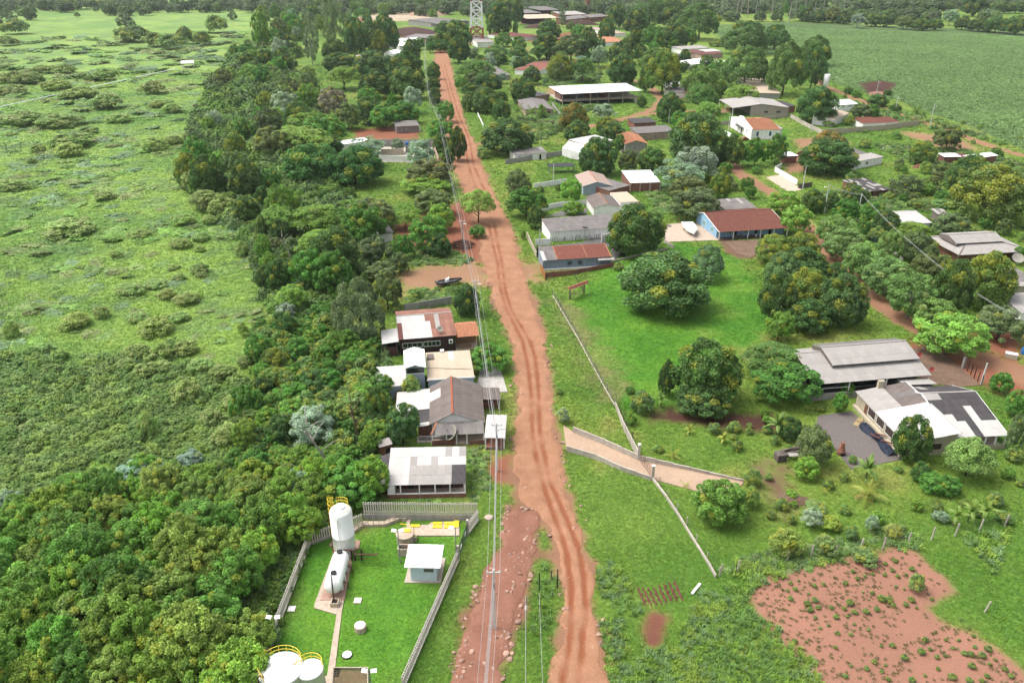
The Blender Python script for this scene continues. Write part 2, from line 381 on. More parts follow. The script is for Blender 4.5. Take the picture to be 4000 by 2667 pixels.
strip('eroded_track', GULLY, (.195,.092,.062), (.16,.065,.045), seed=9, ruts=[])
# ------------------------------------------------------------------ foliage models
LG = 2.05                                        # leaf brightness
def leaf_mat(name, young, trans=.36, sat_var=.3):
    young = tuple(min(.5, x * 1.6) for x in young)
    """leaf colour = the plant's own colour, varied leaf by leaf; some shoots carry the young colour"""
    t = NT(name)
    oc = t.n('ShaderNodeObjectInfo').outputs['Color']
    tint = t.att('tint', out='Fac'); yg = t.att('young', out='Fac')
    c = t.mix(oc, t.ramp(tint, [(0, .50), (.5, .98), (1, 1.62)]), 1.0, 'MULTIPLY')
    c = t.mix(c, young, yg)
    d = t.n('ShaderNodeBsdfPrincipled'); t.set(d.inputs['Base Color'], c); d.inputs['Roughness'].default_value = .55; d.inputs['Specular IOR Level'].default_value = .28
    tr = t.n('ShaderNodeBsdfTranslucent'); t.set(tr.inputs['Color'], t.mix(c, (1.0, 1.12, .55), .9, 'MULTIPLY'))
    mx = t.n('ShaderNodeMixShader'); mx.inputs[0].default_value = trans
    t.set(mx.inputs[1], d.outputs[0]); t.set(mx.inputs[2], tr.outputs[0]); t.set(t.out.inputs[0], mx.outputs[0])
    return t.m
LEAF = leaf_mat('leaves', (.215,.22,.025)); LEAF_FLOWER = leaf_mat('leaves_and_red_flowers', (.42,.11,.03)); LEAF_PALE = leaf_mat('leaves_with_pale_blossom', (.17,.185,.065)); LEAF_GOLD = leaf_mat('leaves_with_gold_shoots', (.27,.17,.035))
BARK = paint('bark', (.16,.125,.10), .9, .2, 2.0); BARK_PALE = paint('pale_bark', (.46,.42,.37), .85, .15, 2.0); BARK_DARK = paint('dark_bark', (.075,.055,.045), .9, .2, 2.0)

def crown_mesh(name, seed, n_lobe=60, per=130, lobe=.27, leaf=.062, lo=-.55, irr=.28, up=.35, droop=0.0, flat=1.0, young=.0, inner=.25, aspect=1.5, spike=0.0, hang=0.0):
    """a crown of radius 1: leaf clumps spread over an uneven dome, each clump a puff of folded leaves"""
    g = np.random.default_rng(seed)
    k = np.arange(n_lobe) + .5; ph = k * 2.399963; z = lo + (1 - lo) * (k / n_lobe)
    z = np.clip(z + g.normal(0, .06, n_lobe), -1, 1); r = np.sqrt(1 - z*z)
    d = np.stack([r*np.cos(ph), r*np.sin(ph), z], 1); d += g.normal(0, .10, d.shape); d /= np.linalg.norm(d, axis=1)[:, None]
    rad = 1 - lobe * .85 + irr * (fbm(d[:, 0]*1.7 + d[:, 2] + 7, d[:, 1]*1.7 + 3, seed, 2) - .62)
    ins = g.random(n_lobe) < inner; rad = np.where(ins, rad * g.uniform(.45, .8, n_lobe), rad)
    cen = d * rad[:, None]; lr = lobe * g.uniform(.65, 1.25, n_lobe)
    li = np.repeat(np.arange(n_lobe), per); n = len(li)
    u = g.normal(size=(n, 3)); u += d[li] * .75 + np.array([0, 0, .35 + spike]); u /= np.linalg.norm(u, axis=1)[:, None]
    rr_ = lr[li] * (.55 + .5 * g.random(n) ** .6); rr_ *= 1 + spike * np.clip(u[:, 2], 0, 1) * g.random(n)
    p = cen[li] + u * rr_[:, None] * np.array([1, 1, .85]); p[:, 2] -= hang * np.clip(np.hypot(p[:, 0], p[:, 1]) - .45, 0, 1) ** 1.3 * g.uniform(.4, 1.3, n)
    p[:, 2] *= flat; p[:, :2] /= np.percentile(np.hypot(p[:, 0], p[:, 1]), 96); zt = np.percentile(p[:, 2], 98)
    if hang == 0: p[:, 2] = np.where(p[:, 2] > 0, p[:, 2] * (flat / zt), p[:, 2])
    nrm = u + np.array([0, 0, up]) + g.normal(0, .55, (n, 3)); nrm /= np.linalg.norm(nrm, axis=1)[:, None]
    ax = np.cross(nrm, g.normal(size=(n, 3))); ax /= np.linalg.norm(ax, axis=1)[:, None]
    ax[:, 2] -= droop; ax /= np.linalg.norm(ax, axis=1)[:, None]
    sd = np.cross(nrm, ax); sd /= np.linalg.norm(sd, axis=1)[:, None]
    s = leaf * g.uniform(.65, 1.4, n)[:, None]
    a = p - ax * s * aspect * .5; b = p + ax * s * aspect * .5 - nrm * s * .25; l = p - sd * s * .5 - nrm * s * .12; rt = p + sd * s * .5 - nrm * s * .12
    V = np.stack([a, l, b, rt], 1).reshape(-1, 3); F = np.arange(len(V)).reshape(-1, 4)
    me = np_mesh(name, V, F)
    lt = g.random(n_lobe); tint = np.clip(.5 + (lt[li] - .5) * .55 + g.normal(0, .17, n), 0, 1)
    ly = (g.random(n_lobe) < young) & (d[:, 2] > .0); yg = np.where(ly[li], g.random(n) ** .7, (g.random(n) < young * .12) * .7)
    attr(me, 'tint', np.repeat(tint, 4)); attr(me, 'young', np.repeat(yg, 4))
    return me
def trunk_mesh(name, seed, r=.045, limbs=5, spread=.62, low=.42, lean=.06, top=1.0):
    g = random.Random(seed); m = MB()
    pts = [(0,0,-.02)] + [(lean * g.uniform(-1,1) * h, lean * g.uniform(-1,1) * h, h) for h in (.2, .45, .7, top)]
    m.tube(pts, [r * 1.25, r, r * .85, r * .6, r * .2], 7)
    for i in range(limbs):
        a = i * 2.4 + g.uniform(-.4, .4); h = low + .4 * i / max(1, limbs) ; b = g.uniform(.55, 1) * spread
        m.tube([(0,0,h), (math.cos(a)*b*.45, math.sin(a)*b*.45, h + .14), (math.cos(a)*b, math.sin(a)*b, h + .26 + g.uniform(0, .14))], [r*.62, r*.42, r*.14], 5)
    return m.mesh(name, True)
CR = dict(
    dense=[crown_mesh('dense_crown', s, 92, 190, .225, .047, -.66, .22, .3, .3, young=.10) for s in (1, 2, 3)],
    gold=[crown_mesh('gold_tipped_crown', s, 88, 180, .225, .047, -.64, .22, .3, .3, young=.42) for s in (11, 12)],
    broad=[crown_mesh('broad_crown', s, 90, 150, .19, .052, -.55, .42, .5, .1, young=.08, inner=.3) for s in (4, 5, 6)],
    spread=[crown_mesh('spreading_crown', s, 62, 180, .22, .044, -.15, .36, .8, 0, flat=.9, young=.06, inner=.2, hang=.35) for s in (7, 8)],
    light=[crown_mesh('light_crown', s, 54, 170, .22, .052, -.45, .55, .6, 0, young=.03, inner=.35) for s in (9, 10)],
    thicket=[crown_mesh('thicket_crown', s, 105, 120, .165, .046, -.35, .50, .5, .2, spike=.55, young=.10, inner=.25) for s in (13, 14, 15)],
    round=[crown_mesh('round_crown', s, 80, 170, .20, .050, -.75, .14, .3, .1, young=.06, inner=.15) for s in (16, 17)],
    tall=[crown_mesh('tall_crown', s, 46, 90, .20, .045, -.9, .6, 0, .9, aspect=2.6, inner=.4) for s in (18, 19)],
    weep=[crown_mesh('weeping_crown', s, 66, 200, .21, .038, -.5, .34, .3, .9, aspect=2.2, young=.04, inner=.2, hang=.4) for s in (20, 21)],
    shrub=[crown_mesh('shrub_crown', s, 34, 95, .30, .085, -.25, .45, .5, 0, spike=.35, young=.30, inner=.15) for s in (22, 23, 24)],
)
TR = dict(std=[trunk_mesh('trunk', s) for s in (1, 2)], slim=[trunk_mesh('slim_trunk', 5, .022, 4, .5, .5)], tall=[trunk_mesh('tall_trunk', 7, .05, 6, .8, .35, .03, 1.3)], fork=[trunk_mesh('forked_trunk', 9, .04, 8, .8, .3, .08)])
# what each kind of tree is: name, category, crown family, leaf colour, trunk family, bark, leaf material, share of height below the crown, words for its label
KIND = {
 'M': ('mango_tree','tree','dense',(.043,.083,.022),'std',BARK_DARK,LEAF,.10,'dark green dense tree with a rounded crown'),
 'Y': ('mango_tree','tree','gold',(.062,.098,.022),'std',BARK_DARK,LEAF,.10,'dense tree tipped with yellowish young leaves'),
 'G': ('mango_tree','tree','gold',(.055,.075,.024),'std',BARK_DARK,LEAF_GOLD,.10,'dense tree with golden brown shoots on top'),
 'B': ('broadleaf_tree','tree','broad',(.052,.122,.020),'std',BARK,LEAF,.14,'bright green leafy tree'),
 'L': ('broadleaf_tree','tree','broad',(.100,.180,.028),'std',BARK,LEAF,.14,'fresh light green tree'),
 'O': ('olive_tree','tree','broad',(.075,.098,.036),'std',BARK,LEAF,.14,'dull olive green tree'),
 'F': ('spreading_tree','tree','spread',(.090,.150,.024),'fork',BARK,LEAF,.22,'yellow green tree with a flat spreading crown'),
 'R': ('flowering_tree','tree','spread',(.055,.105,.024),'fork',BARK,LEAF_FLOWER,.22,'spreading tree dotted with orange red flowers'),
 'A': ('silvery_tree','tree','light',(.125,.165,.115),'fork',BARK_PALE,LEAF,.25,'airy tree with silvery grey leaves'),
 'V': ('silvery_tree','tree','weep',(.088,.125,.058),'std',BARK,LEAF,.12,'large grey green tree with drooping leaves'),
 'E': ('eucalyptus_tree','tree','tall',(.085,.115,.060),'tall',BARK_PALE,LEAF,.20,'tall thin eucalyptus with a pale trunk'),
 'W': ('fig_tree','tree','weep',(.062,.105,.028),'std',BARK,LEAF,.14,'wide soft tree with hanging foliage'),
 'C': ('clipped_tree','tree','round',(.082,.135,.038),'std',BARK_PALE,LEAF_PALE,.25,'rounded street tree with a whitewashed trunk'),
 'T': ('thicket_tree','tree','thicket',(.080,.140,.022),'slim',BARK,LEAF,.12,'feathery light green tree'),
 'S': ('shrub','shrub','shrub',(.080,.130,.034),None,None,LEAF,.0,'leafy green shrub'),
 'N': ('shrub','shrub','shrub',(.125,.172,.048),None,None,LEAF_PALE,.0,'olive shrub topped with pale blossom'),
 'K': ('shrub','shrub','shrub',(.075,.115,.036),None,None,LEAF,.0,'dark scrubby shrub'),
}
grp_rng = random.Random(77); TREES = []
def tree_at(kind, x, y, Rr, S, zc, label=None, group=None, col=None, name=None):
    nm, cat, fam, c0, tf, bark, lm, low, words = KIND[kind]
    e = thing(name or nm, label, cat, (x, y, -.05), 0, group)
    g = grp_rng; f = g.uniform(.82, 1.18); c0 = col or c0
    cl = link(g.choice(CR[fam]), 'foliage' if cat == 'shrub' else 'crown', None, e, (0, 0, zc), g.uniform(0, 6.28), (Rr * g.uniform(.93, 1.07), Rr * g.uniform(.93, 1.07), S))
    if not cl.data.materials: cl.data.materials.append(lm)
    cl.material_slots[0].link = 'OBJECT'; cl.material_slots[0].material = lm
    f *= LG; cl.color = (c0[0] * f * g.uniform(.84, 1.06), c0[1] * f, c0[2] * f * g.uniform(.85, 1.15), 1)
    if tf:
        tm = g.choice(TR[tf]); k = zc + .25 * S; rr_ = min(Rr, k * 1.3)
        link(tm, 'trunk', bark, e, None, g.uniform(0, 6.28), (rr_, rr_, k))
    TREES.append((e, kind, x, y, Rr, zc + S, words, label)); return e
def fit(cx, cy, w, h, low, smin=.4):
    """turn a crown's sighted box (survey pixels) into position, radius, half height and crown centre height"""
    S = 2.0; zc = 2.5; Rr = 3.0; h *= 1.04
    for _ in range(12):
        p = P(cx, cy, zc + .15 * S); dp = depth(p); sc = FPX / dp; Rr = w / 2 / sc
        th = math.asin(min(.99, (CAM_H - zc) / (p - Vector((0, 0, CAM_H))).length))
        hh = h / 2 / sc; q = hh * hh - (Rr * math.sin(th)) ** 2
        S = math.sqrt(max(q, 0)) / math.cos(th) / .9; S = min(max(S, smin * Rr), 2.6 * Rr)
        zc = S * (.62 + 2 * low)
    return p.x, p.y, Rr, S, zc
def plant_list(crop, rows):
    for r in rows:
        kind, cx, cy, w, h = r[:5]; label = r[5] if len(r) > 5 else None; group = r[6] if len(r) > 6 else None; col = r[7] if len(r) > 7 else None
        X, Y = 1000 * int(crop[1]) + cx / 2.3515, 667 * int(crop[0]) + cy / 2.3515
        x, y, Rr, S, zc = fit(X, Y, w / 2.3515, h / 2.3515, KIND[kind][7], .34 if kind in 'FRSNK' else .62)
        tree_at(kind, x, y, Rr, S, zc, label, group, col)
# ------------------------------------------------------------------ trees sighted one by one
plant_list('01', [
 ('M',900,340,220,320),('M',1040,330,220,290),('M',1185,300,250,320),('Y',1120,400,180,220),
 ('E',490,320,170,390),('E',690,180,180,380),('M',720,450,240,170),('O',60,440,160,110),('M',240,550,180,190),('M',90,570,190,200),
 ('S',470,680,150,130),('M',760,570,290,140),('M',1080,590,380,220),('M',1370,640,340,300),('F',800,690,320,190),
 ('M',1090,770,280,240),('M',1385,760,330,260),('B',60,690,180,190),('L',150,640,150,130),('T',470,890,210,220),('A',270,960,250,220),
 ('O',710,930,290,240,'bare grey brown twiggy tree among green crowns left of the road',None,(.115,.105,.078)),
 ('B',1030,880,200,160),('M',1040,1010,260,230),('A',1440,900,180,190),('B',1250,930,100,150),('B',1350,1030,300,180),('L',1450,1070,100,80),('B',1190,1060,280,200),
 ('O',840,1060,240,210),('O',100,1130,270,270),('F',470,1130,420,230),('B',620,1180,420,260),('F',420,1260,560,240),('M',690,1320,220,150),('O',140,1300,330,260),
 ('M',1630,650,130,140),('M',1630,770,130,110),('M',1640,860,110,110),('M',1650,920,90,90),
 ('B',1745,1020,180,170),('B',1700,1180,250,170),('M',1850,1320,180,280),('M',1690,1310,130,150),('M',1760,1450,120,140),
 ('M',530,1500,560,340,'huge dark green tree, left half of the great crown left of the road',None,(.042,.105,.024)),('M',900,1520,480,320,'huge dark green tree, right half of the great crown left of the road',None,(.042,.105,.024)),
 ('A',990,1390,320,200),('A',1510,1400,280,220),('A',1300,1330,130,110),('A',1080,1330,200,140),
 ('M',1860,450,210,220),('M',1800,320,340,230),('B',1690,420,150,100),('B',1600,430,90,90),('M',1430,460,160,180),('B',1500,400,110,90),
 ('R',2010,630,340,200),('O',2010,720,220,120),('M',2130,760,240,170),('M',1970,930,170,160),('M',2120,920,260,210),('M',2250,1010,170,170),('B',1880,760,120,110),('M',1980,820,170,110),
 ('M',2310,1250,460,290,'broad dark tree right of the road beside the lane turning'),
 ('K',2085,1410,120,100,'dry brown scrub at the corner of road and lane'),
 ('T',40,300,170,330),('O',200,260,160,180),('B',330,230,220,180),('M',240,380,200,150),('T',60,150,140,180),('B',180,110,120,120),('A',330,150,120,120),('M',520,110,140,130),('T',590,240,110,140),('L',600,230,60,60),
 ('M',840,200,90,70),('M',1020,170,90,90),('B',990,110,130,70),('T',1170,90,110,110),('M',1300,70,110,90),('S',1400,85,50,40),
 ('M',2230,180,240,260),('M',2300,60,260,160),('B',2270,360,170,110),('R',2210,470,250,130),('A',2150,550,110,130),
])
plant_list('02', [
 ('W',1270,110,340,230),('W',1500,110,340,240),('W',1730,180,370,290),('M',960,150,170,190),('M',1130,200,230,210),
 ('W',2150,330,430,260),('W',2150,600,440,330),('W',1770,750,420,270),('R',1740,880,330,230),('F',2110,850,330,170),
 ('Y',1390,660,340,350,'tall dense tree with yellowish top behind the dirt lane by the white pavilion'),('M',1225,720,130,220),('W',1330,540,350,190),
 ('M',1010,640,260,230),('M',1050,700,150,130),('M',1180,480,140,140),('M',1000,490,230,180),('A',800,510,150,160),('M',1060,410,150,120),
 ('Y',440,620,240,220),('R',650,620,220,190),('M',180,690,170,150),('M',320,420,270,210),('O',545,430,330,210),('M',340,275,230,160),
 ('B',620,290,150,130),('M',700,370,160,210),('B',800,400,130,120),('M',870,270,150,180),('E',465,145,70,150),('K',800,100,90,60),
 ('M',1140,350,140,170),('B',1290,340,210,210),('M',1490,330,250,210),('L',1490,395,120,110),('B',1610,340,200,160),
 ('M',1590,520,120,120),('M',1790,570,140,110),('L',1890,590,140,80),('M',1460,980,260,240,'dark green tree at the bend of the dirt lane right of the pavilion'),
 ('F',1800,1010,240,180),('B',1540,1090,150,140),('L',1590,1150,160,130),('M',1190,930,90,100),
 ('G',570,1100,260,280),('M',600,1210,250,190),('A',840,1020,230,130),('Y',870,1150,210,150),('M',920,1220,230,170),('B',985,1320,100,160),
 ('M',790,1430,360,310,'round dark tree in front of the cream balcony house'),('M',1700,1280,530,430,'huge dark tree rising between the pink house and the white chapel'),('A',1700,1490,390,270),
 ('O',1070,1470,210,180),('M',1290,1460,260,200),('M',2020,1380,220,270),('B',2240,1390,190,230),('S',270,1030,90,130),
 ('M',100,830,240,210),('O',40,800,120,140),('R',60,490,200,150),('R',250,470,180,120),('B',30,260,60,110),('O',540,240,90,90),
 ('B',60,400,130,120),('M',150,560,150,90),('B',1300,440,110,100),('S',1880,400,150,60),('S',1410,420,120,80),
 ('M',50,110,110,200),('B',640,340,110,90),
])
plant_list('03', [
 ('W',70,330,240,200),('W',170,600,340,440),('W',440,450,300,240),('W',420,610,260,340),('M',455,960,380,290,'round dark tree over the white houses near the soybean field'),
 ('S',745,1110,120,90),('O',860,1030,210,130),('B',960,1020,140,110),('M',1010,920,180,90),('M',740,830,80,60),('B',815,860,90,60),('M',1100,850,80,50),('M',1170,990,120,70),
 ('O',1660,1260,270,210,'round dull green tree standing alone beside the field track'),('Y',1430,1400,220,200,'small dense tree in front of the red mound near the white shed'),('G',570,1290,300,150),('M',560,1440,510,260,'large dark tree beside the grey and white bungalow'),
 ('S',890,1320,120,90),('B',80,1360,190,240),('M',1850,1510,220,160),('S',1180,1240,90,80),('S',560,1135,120,60),('S',1050,1020,70,50),
 ('M',360,130,130,120),('M',470,150,150,100),('O',600,130,140,130),('M',700,175,140,80),('A',830,180,140,100),('M',960,185,150,100),('M',1100,185,150,110),('O',1250,205,170,100),('M',1400,225,170,90),('M',1540,225,140,90),('A',1680,150,150,110),('M',1790,210,140,110),('M',1950,225,200,110),('M',2100,225,210,130),('M',2290,230,220,150),
 ('M',1900,50,230,170),('M',2120,70,160,90),('M',2280,70,160,90),('M',1640,60,130,70),('M',1450,55,130,50),('M',850,40,130,60),('O',960,35,120,60),('M',1080,45,140,60),('M',1200,45,120,50),('B',170,80,70,90),('B',310,90,60,80),('A',2020,120,120,60),
])
plant_list('11', [
 ('O',1600,20,430,110),('F',1560,110,480,160),('O',1620,280,370,200),('L',1690,420,270,220),('B',1570,560,420,300),('M',1680,680,230,200),('B',1340,690,200,200),('F',1370,430,240,160),
 ('O',1040,380,480,240,'dull brownish green tree in front of the huge dark crown'),('F',230,430,420,260,'yellow green spreading tree at the inner edge of the strip of wood'),('F',560,430,470,280,'yellow green spreading tree with pale forked limbs'),('F',600,620,420,220),('B',780,420,280,150),
 ('B',480,900,380,340),('B',700,930,380,360),('O',830,720,260,180),('O',1110,730,310,240),('O',1320,840,180,170),('O',1150,920,300,170),('O',1200,1090,310,320),
 ('V',950,1260,480,560,'tall grey green tree beside the white and rust roofed house'),('B',620,1320,280,240),('L',640,1280,220,110),('M',200,960,260,280),('A',270,1290,190,150),('A',350,1420,130,90),('M',90,980,180,220),('B',420,1440,280,180),('B',600,1490,160,160),('O',150,680,180,130),
 ('F',2040,290,340,280,'forked roadside tree leaning over the road beside the power pole'),('B',2030,550,150,110),('M',1930,1180,250,260,'round bushy tree between the rust roofed house and the road'),
 ('S',1450,1210,100,80,'big leaved shrub behind the grey wall, nearest the wall'),('S',1480,1130,120,100),('S',1300,1270,120,100),('S',1610,1200,110,50),
 ('M',60,250,150,200),('A',160,250,130,120),('B',130,90,220,200),('M',60,520,120,200),('T',60,700,140,220),('T',120,830,160,160),('A',60,60,120,120),('M',420,1050,240,160),('M',330,1180,200,140),
])
plant_list('12', [
 ('O',60,110,250,220,'grey green tree at the roadside in front of the white wall'),('B',130,270,350,260,'bright green roadside tree with slim grey trunks'),('M',220,420,160,200),('L',545,185,210,200,'small round light green tree in front of the pale blue gable'),('L',565,335,200,100,'small flat light green tree by the long white wall'),
 ('M',1140,530,510,430,'dark round tree between the long grey roof and the concrete yard'),('M',1400,1020,830,520,'great domed mango tree alone on the bright lawn'),('V',1800,830,320,300,'grey olive tree behind the great domed tree on the lawn'),
 ('O',1620,150,340,190),('O',1690,290,460,250),('A',1560,20,420,130),('Y',1910,140,210,230,'narrow dense yellowish tree beside the grey shed roof'),('B',2190,190,110,110),
 ('K',980,880,110,80),('K',260,170,80,60),('K',420,155,60,60),('S',105,590,50,90,'yellowish spiky plant by the wall corner at the road'),
])
plant_list('13', [
 ('L',150,290,340,200),('L',270,440,300,230),('C',640,530,370,240),('C',720,660,390,240),('C',900,810,390,290),('C',1110,950,430,310),('C',1330,1120,410,360),('C',1545,1310,380,270),
 ('C',1130,690,240,270),('F',1330,540,330,170),('M',1090,470,240,210),('O',1390,700,350,250),('O',1480,880,310,230),('M',1710,1080,330,500,'tall dark tree with yellow shoots right of the clipped row'),('Y',2030,1000,450,480,'big dark tree with yellow shoots below the white hipped roof'),
 ('L',1680,1500,620,190,'low wide tree of big light leaves behind the large shed'),('O',2150,1400,400,290),('O',1690,490,340,140),('B',2000,480,130,90),
 ('M',420,270,230,190),('B',730,360,230,190),('M',590,270,130,140),('B',890,520,130,160),('B',950,390,190,200),('M',820,220,210,160),
 ('O',1260,130,270,170),('L',1470,170,130,90),('S',1370,310,180,100),('S',1610,300,220,80),('Y',2060,190,640,470,'huge gold tipped tree at the right edge below the white shed'),('M',1740,60,220,200),
 ('Y',60,720,340,260),('Y',310,700,320,260),('V',130,900,330,320),('M',330,870,430,320),('M',620,960,240,230),('M',100,1150,330,420),('Y',380,1080,420,360),('M',690,1180,440,440),('M',380,1320,420,300),
 ('L',110,1420,260,250,'young light green tree under the dark giant beside the shed roof'),('B',2300,760,110,130),('S',2330,620,60,80),
])
plant_list('22', [
 ('M',1790,270,640,560,'dense dark tree on the left of the pair in front of the sheds'),('M',1760,530,460,260),('R',2420,150,560,330,'bright spreading tree with orange flowers beside the shed roof'),('B',2520,380,560,320),
 ('M',1420,330,150,300,'slender tree with a thin straight trunk near the fallen banana'),('K',1190,560,230,220),('B',1085,440,100,70),('L',1100,700,110,110),
 ('L',1920,1450,500,400,'full round fruit tree standing beside the concrete ramp',None,(.070,.140,.025)),('S',2200,1430,160,200),('S',2210,1250,180,180,'pale shrub beside the end of the ramp',None,(.115,.165,.040)),('S',2040,780,130,110),
 ('K',470,680,140,150,'pale grey spiky shrub beside the road above the ramp',None,(.14,.17,.10)),('S',430,455,70,70),('S',1340,980,100,80),
])
plant_list('23', [
 ('O',430,950,340,340),('L',360,1150,240,200),('B',740,420,140,120),('B',670,550,140,170),('M',1340,880,340,400,'upright dark tree in front of the white roof'),('F',1870,1040,460,360,'airy light green tree in front of the dark patched roof',None,(.105,.15,.035)),
 ('M',1410,1190,180,180),('B',1520,1290,260,180),('B',1660,1310,260,160),('M',210,790,210,210),('B',2150,370,200,180),('B',2290,560,180,230),('O',2290,840,160,320),('S',2260,1040,160,130),('S',780,1080,80,80),('K',2100,1450,160,140),('K',1560,1520,110,110),('K',440,1520,220,100),('S',700,1240,100,90),
])
plant_list('33', [
 ('S',170,280,300,290,'large light green shrub by the fence post above the ploughed field',None,(.125,.17,.04)),('S',530,300,210,200,'round pale green shrub between two fence posts',None,(.12,.165,.06)),('A',410,40,190,160),('S',580,90,200,160,'yellow green bush above the round pale shrub',None,(.12,.165,.03)),('K',770,190,130,150),('A',960,90,130,130),('S',1150,170,160,150,'thin yellowish bush behind the fence',None,(.14,.16,.05)),
 ('K',890,400,250,180),('A',1590,30,150,100),('K',2170,40,150,120),('S',1365,650,140,180,'tall leafy crop plant standing above the others in the ploughed field'),
])
plant_list('21', [
 ('Y',170,170,250,240,'dense tree topped bright yellow beside the slope of creepers'),('Y',170,340,330,220),('L',70,560,180,110),('L',340,620,280,220,'bright yellow green tree left of the long white roof house'),('T',100,720,260,220),('L',220,740,160,140),('M',60,880,220,200),
 ('A',500,760,420,330,'silvery tree with a leaning white trunk in the thicket'),('M',1110,600,250,370,'dark upright tree beside the low white roof'),('B',1340,740,350,360,'feathery dark tree in front of the grey gabled house',None,(.045,.10,.03)),('S',1420,420,200,230,'round bush beside the pale blue wall'),('G',1320,490,90,90),('G',1510,470,50,60),
 ('T',1050,920,210,230),('N',190,1010,270,150),('B',820,1310,560,320,'broad bright tree behind the tall white tank'),('A',390,1300,310,270),('T',300,1080,260,160),('T',150,1150,260,170),('T',560,1050,260,160),('B',760,1080,240,180),('T',450,1180,200,130),('T',80,1320,220,200),('T',200,1470,300,180),('B',1100,1130,220,180),('B',560,1460,260,200),
 ('B',2150,130,390,230,'leafy light trunked tree at the roadside by the white terrace',None,(.06,.15,.024)),('M',1100,320,110,170),
])
# ---- the thicket at the lower left: rows of feathery trees, near to far
tg = random.Random(5); k_ = 0
for row, (yd, x0, x1, w_) in enumerate([(1545,-40,560,150),(1480,-60,585,145),(1420,-30,590,135),(1360,-60,590,130),(1305,-20,620,120),(1255,-50,660,115),(1210,-20,690,105),(1170,40,700,95),(1130,170,720,85),(1100,330,860,80)]):
    x = x0; col_ = 0
    while x < x1:
        wd = w_ * tg.uniform(.8, 1.25)
        kind = tg.choices('TTTTLB', k=1)[0]
        xx, yy, Rr, S, zc = fit(x * 1.70068, (yd + tg.uniform(-16, 16)) * 1.70068, wd * 1.70068, wd * tg.uniform(.85, 1.05) * 1.70068, .12)
        kc = tg.choice([(.085,.155,.020), (.10,.155,.022), (.075,.15,.024), (.11,.15,.03), (.065,.13,.022)])
        tree_at(kind, xx, yy, Rr, S, zc, None, 'feathery trees of the thicket', kc, 'thicket_tree')
        x += wd * .74
# ---- strip of mixed wood between the marsh and the village, filled in between the sighted trees
STRIP = polyD([(640,10),(720,40),(640,90),(560,110),(510,180),(455,290),(430,430),(580,560),(600,640),(640,740),(760,760),(830,650),(860,560),(760,400),(700,330),(740,250),(690,190),(640,180),(680,120),(840,30),(780,0)])
# ------------------------------------------------------------------ building kit
FOOT = []                                        # footprints, kept clear of grass
WHITE = paint('white_paint', (.80,.79,.77), .6, .07, .6, dirt=(.42,.36,.29), dirt_amt=.35)
BRIGHT = paint('bright_white_metal', (.82,.82,.81), .4, .03, .4)
CREAM = paint('cream_plaster', (.58,.51,.38), .75, .08, .6, dirt=(.33,.25,.18), dirt_amt=.4)
GREYP = paint('grey_plaster', (.50,.48,.45), .85, .12, .7, dirt=(.20,.18,.16), dirt_amt=.5)
CONC = paint('weathered_concrete', (.60,.54,.46), .9, .14, .8, dirt=(.22,.17,.13), dirt_amt=.5)
SLABC = paint('pale_concrete', (.62,.51,.40), .9, .12, .5, dirt=(.30,.20,.14), dirt_amt=.5)
PALEB = paint('pale_blue_plaster', (.45,.53,.62), .75, .08, .6, dirt=(.34,.33,.32), dirt_amt=.3)
SKYB = paint('sky_blue_plaster', (.27,.49,.68), .75, .08, .6, dirt=(.40,.40,.38), dirt_amt=.25)
GREYB = paint('grey_blue_plaster', (.29,.36,.44), .75, .08, .6, dirt=(.2,.2,.2), dirt_amt=.3)
PINK = paint('pinkish_plaster', (.56,.40,.32), .8, .1, .6, dirt=(.30,.2,.15), dirt_amt=.4)
PLUM = paint('plum_plank', (.075,.036,.034), .7, .2, 1.5)
WOODY = paint('warm_wood', (.34,.19,.075), .7, .2, 2.5); WOODG = paint('grey_wood', (.22,.18,.155), .9, .25, 3)
DARKIN = paint('dark_interior', (.035,.028,.025), .9, .2, 1); STEELD = paint('dark_steel', (.045,.047,.05), .5, .2, 2, metal=.5)
GLASS = paint('window_glass', (.025,.03,.035), .12, .1, 1, spec=.6)
GALV = paint('galvanised_steel', (.42,.43,.44), .45, .1, 2, metal=.4)
YEL = paint('safety_yellow', (.75,.56,.035), .45, .06, 1.5); RUSTP = paint('red_oxide_pipe', (.17,.065,.055), .6, .15, 2)
BRICKR = paint('red_brick', (.33,.135,.095), .9, .2, 2.2, dirt=(.42,.33,.27), dirt_amt=.4)
BLUE = paint('blue_plastic', (.03,.20,.55), .35, .05, 1); BLACK = paint('black_plastic', (.02,.02,.022), .4, .1, 2); REDP = paint('red_paint', (.45,.06,.045), .5, .1, 2)
SH_GREY = paint('grey_fibre_cement', (.27,.25,.235), .9, .17, .9, dirt=(.12,.10,.095), dirt_amt=.6)
SH_BROWN = paint('brownish_fibre_cement', (.235,.195,.175), .9, .15, 1.1, dirt=(.11,.09,.08), dirt_amt=.6)
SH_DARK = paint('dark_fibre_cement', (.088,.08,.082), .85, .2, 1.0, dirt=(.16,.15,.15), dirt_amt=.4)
SH_PALE = paint('pale_fibre_cement', (.48,.455,.425), .85, .09, .8, dirt=(.33,.27,.23), dirt_amt=.55)
SH_WHITE = paint('white_sheet', (.60,.585,.555), .6, .06, .6, dirt=(.50,.45,.40), dirt_amt=.4)
SH_BEIGE = paint('beige_sheet', (.60,.49,.36), .7, .07, .7, dirt=(.42,.32,.22), dirt_amt=.4)
SH_RUST = paint('rust_stained_sheet', (.42,.21,.15), .85, .25, .8, dirt=(.28,.09,.06), dirt_amt=.8)
SH_MAROON = paint('maroon_sheet', (.20,.075,.065), .85, .2, .8)
TL_RED = paint('red_clay_tile', (.29,.10,.068), .85, .35, 2.6, dirt=(.12,.06,.05), dirt_amt=.5)
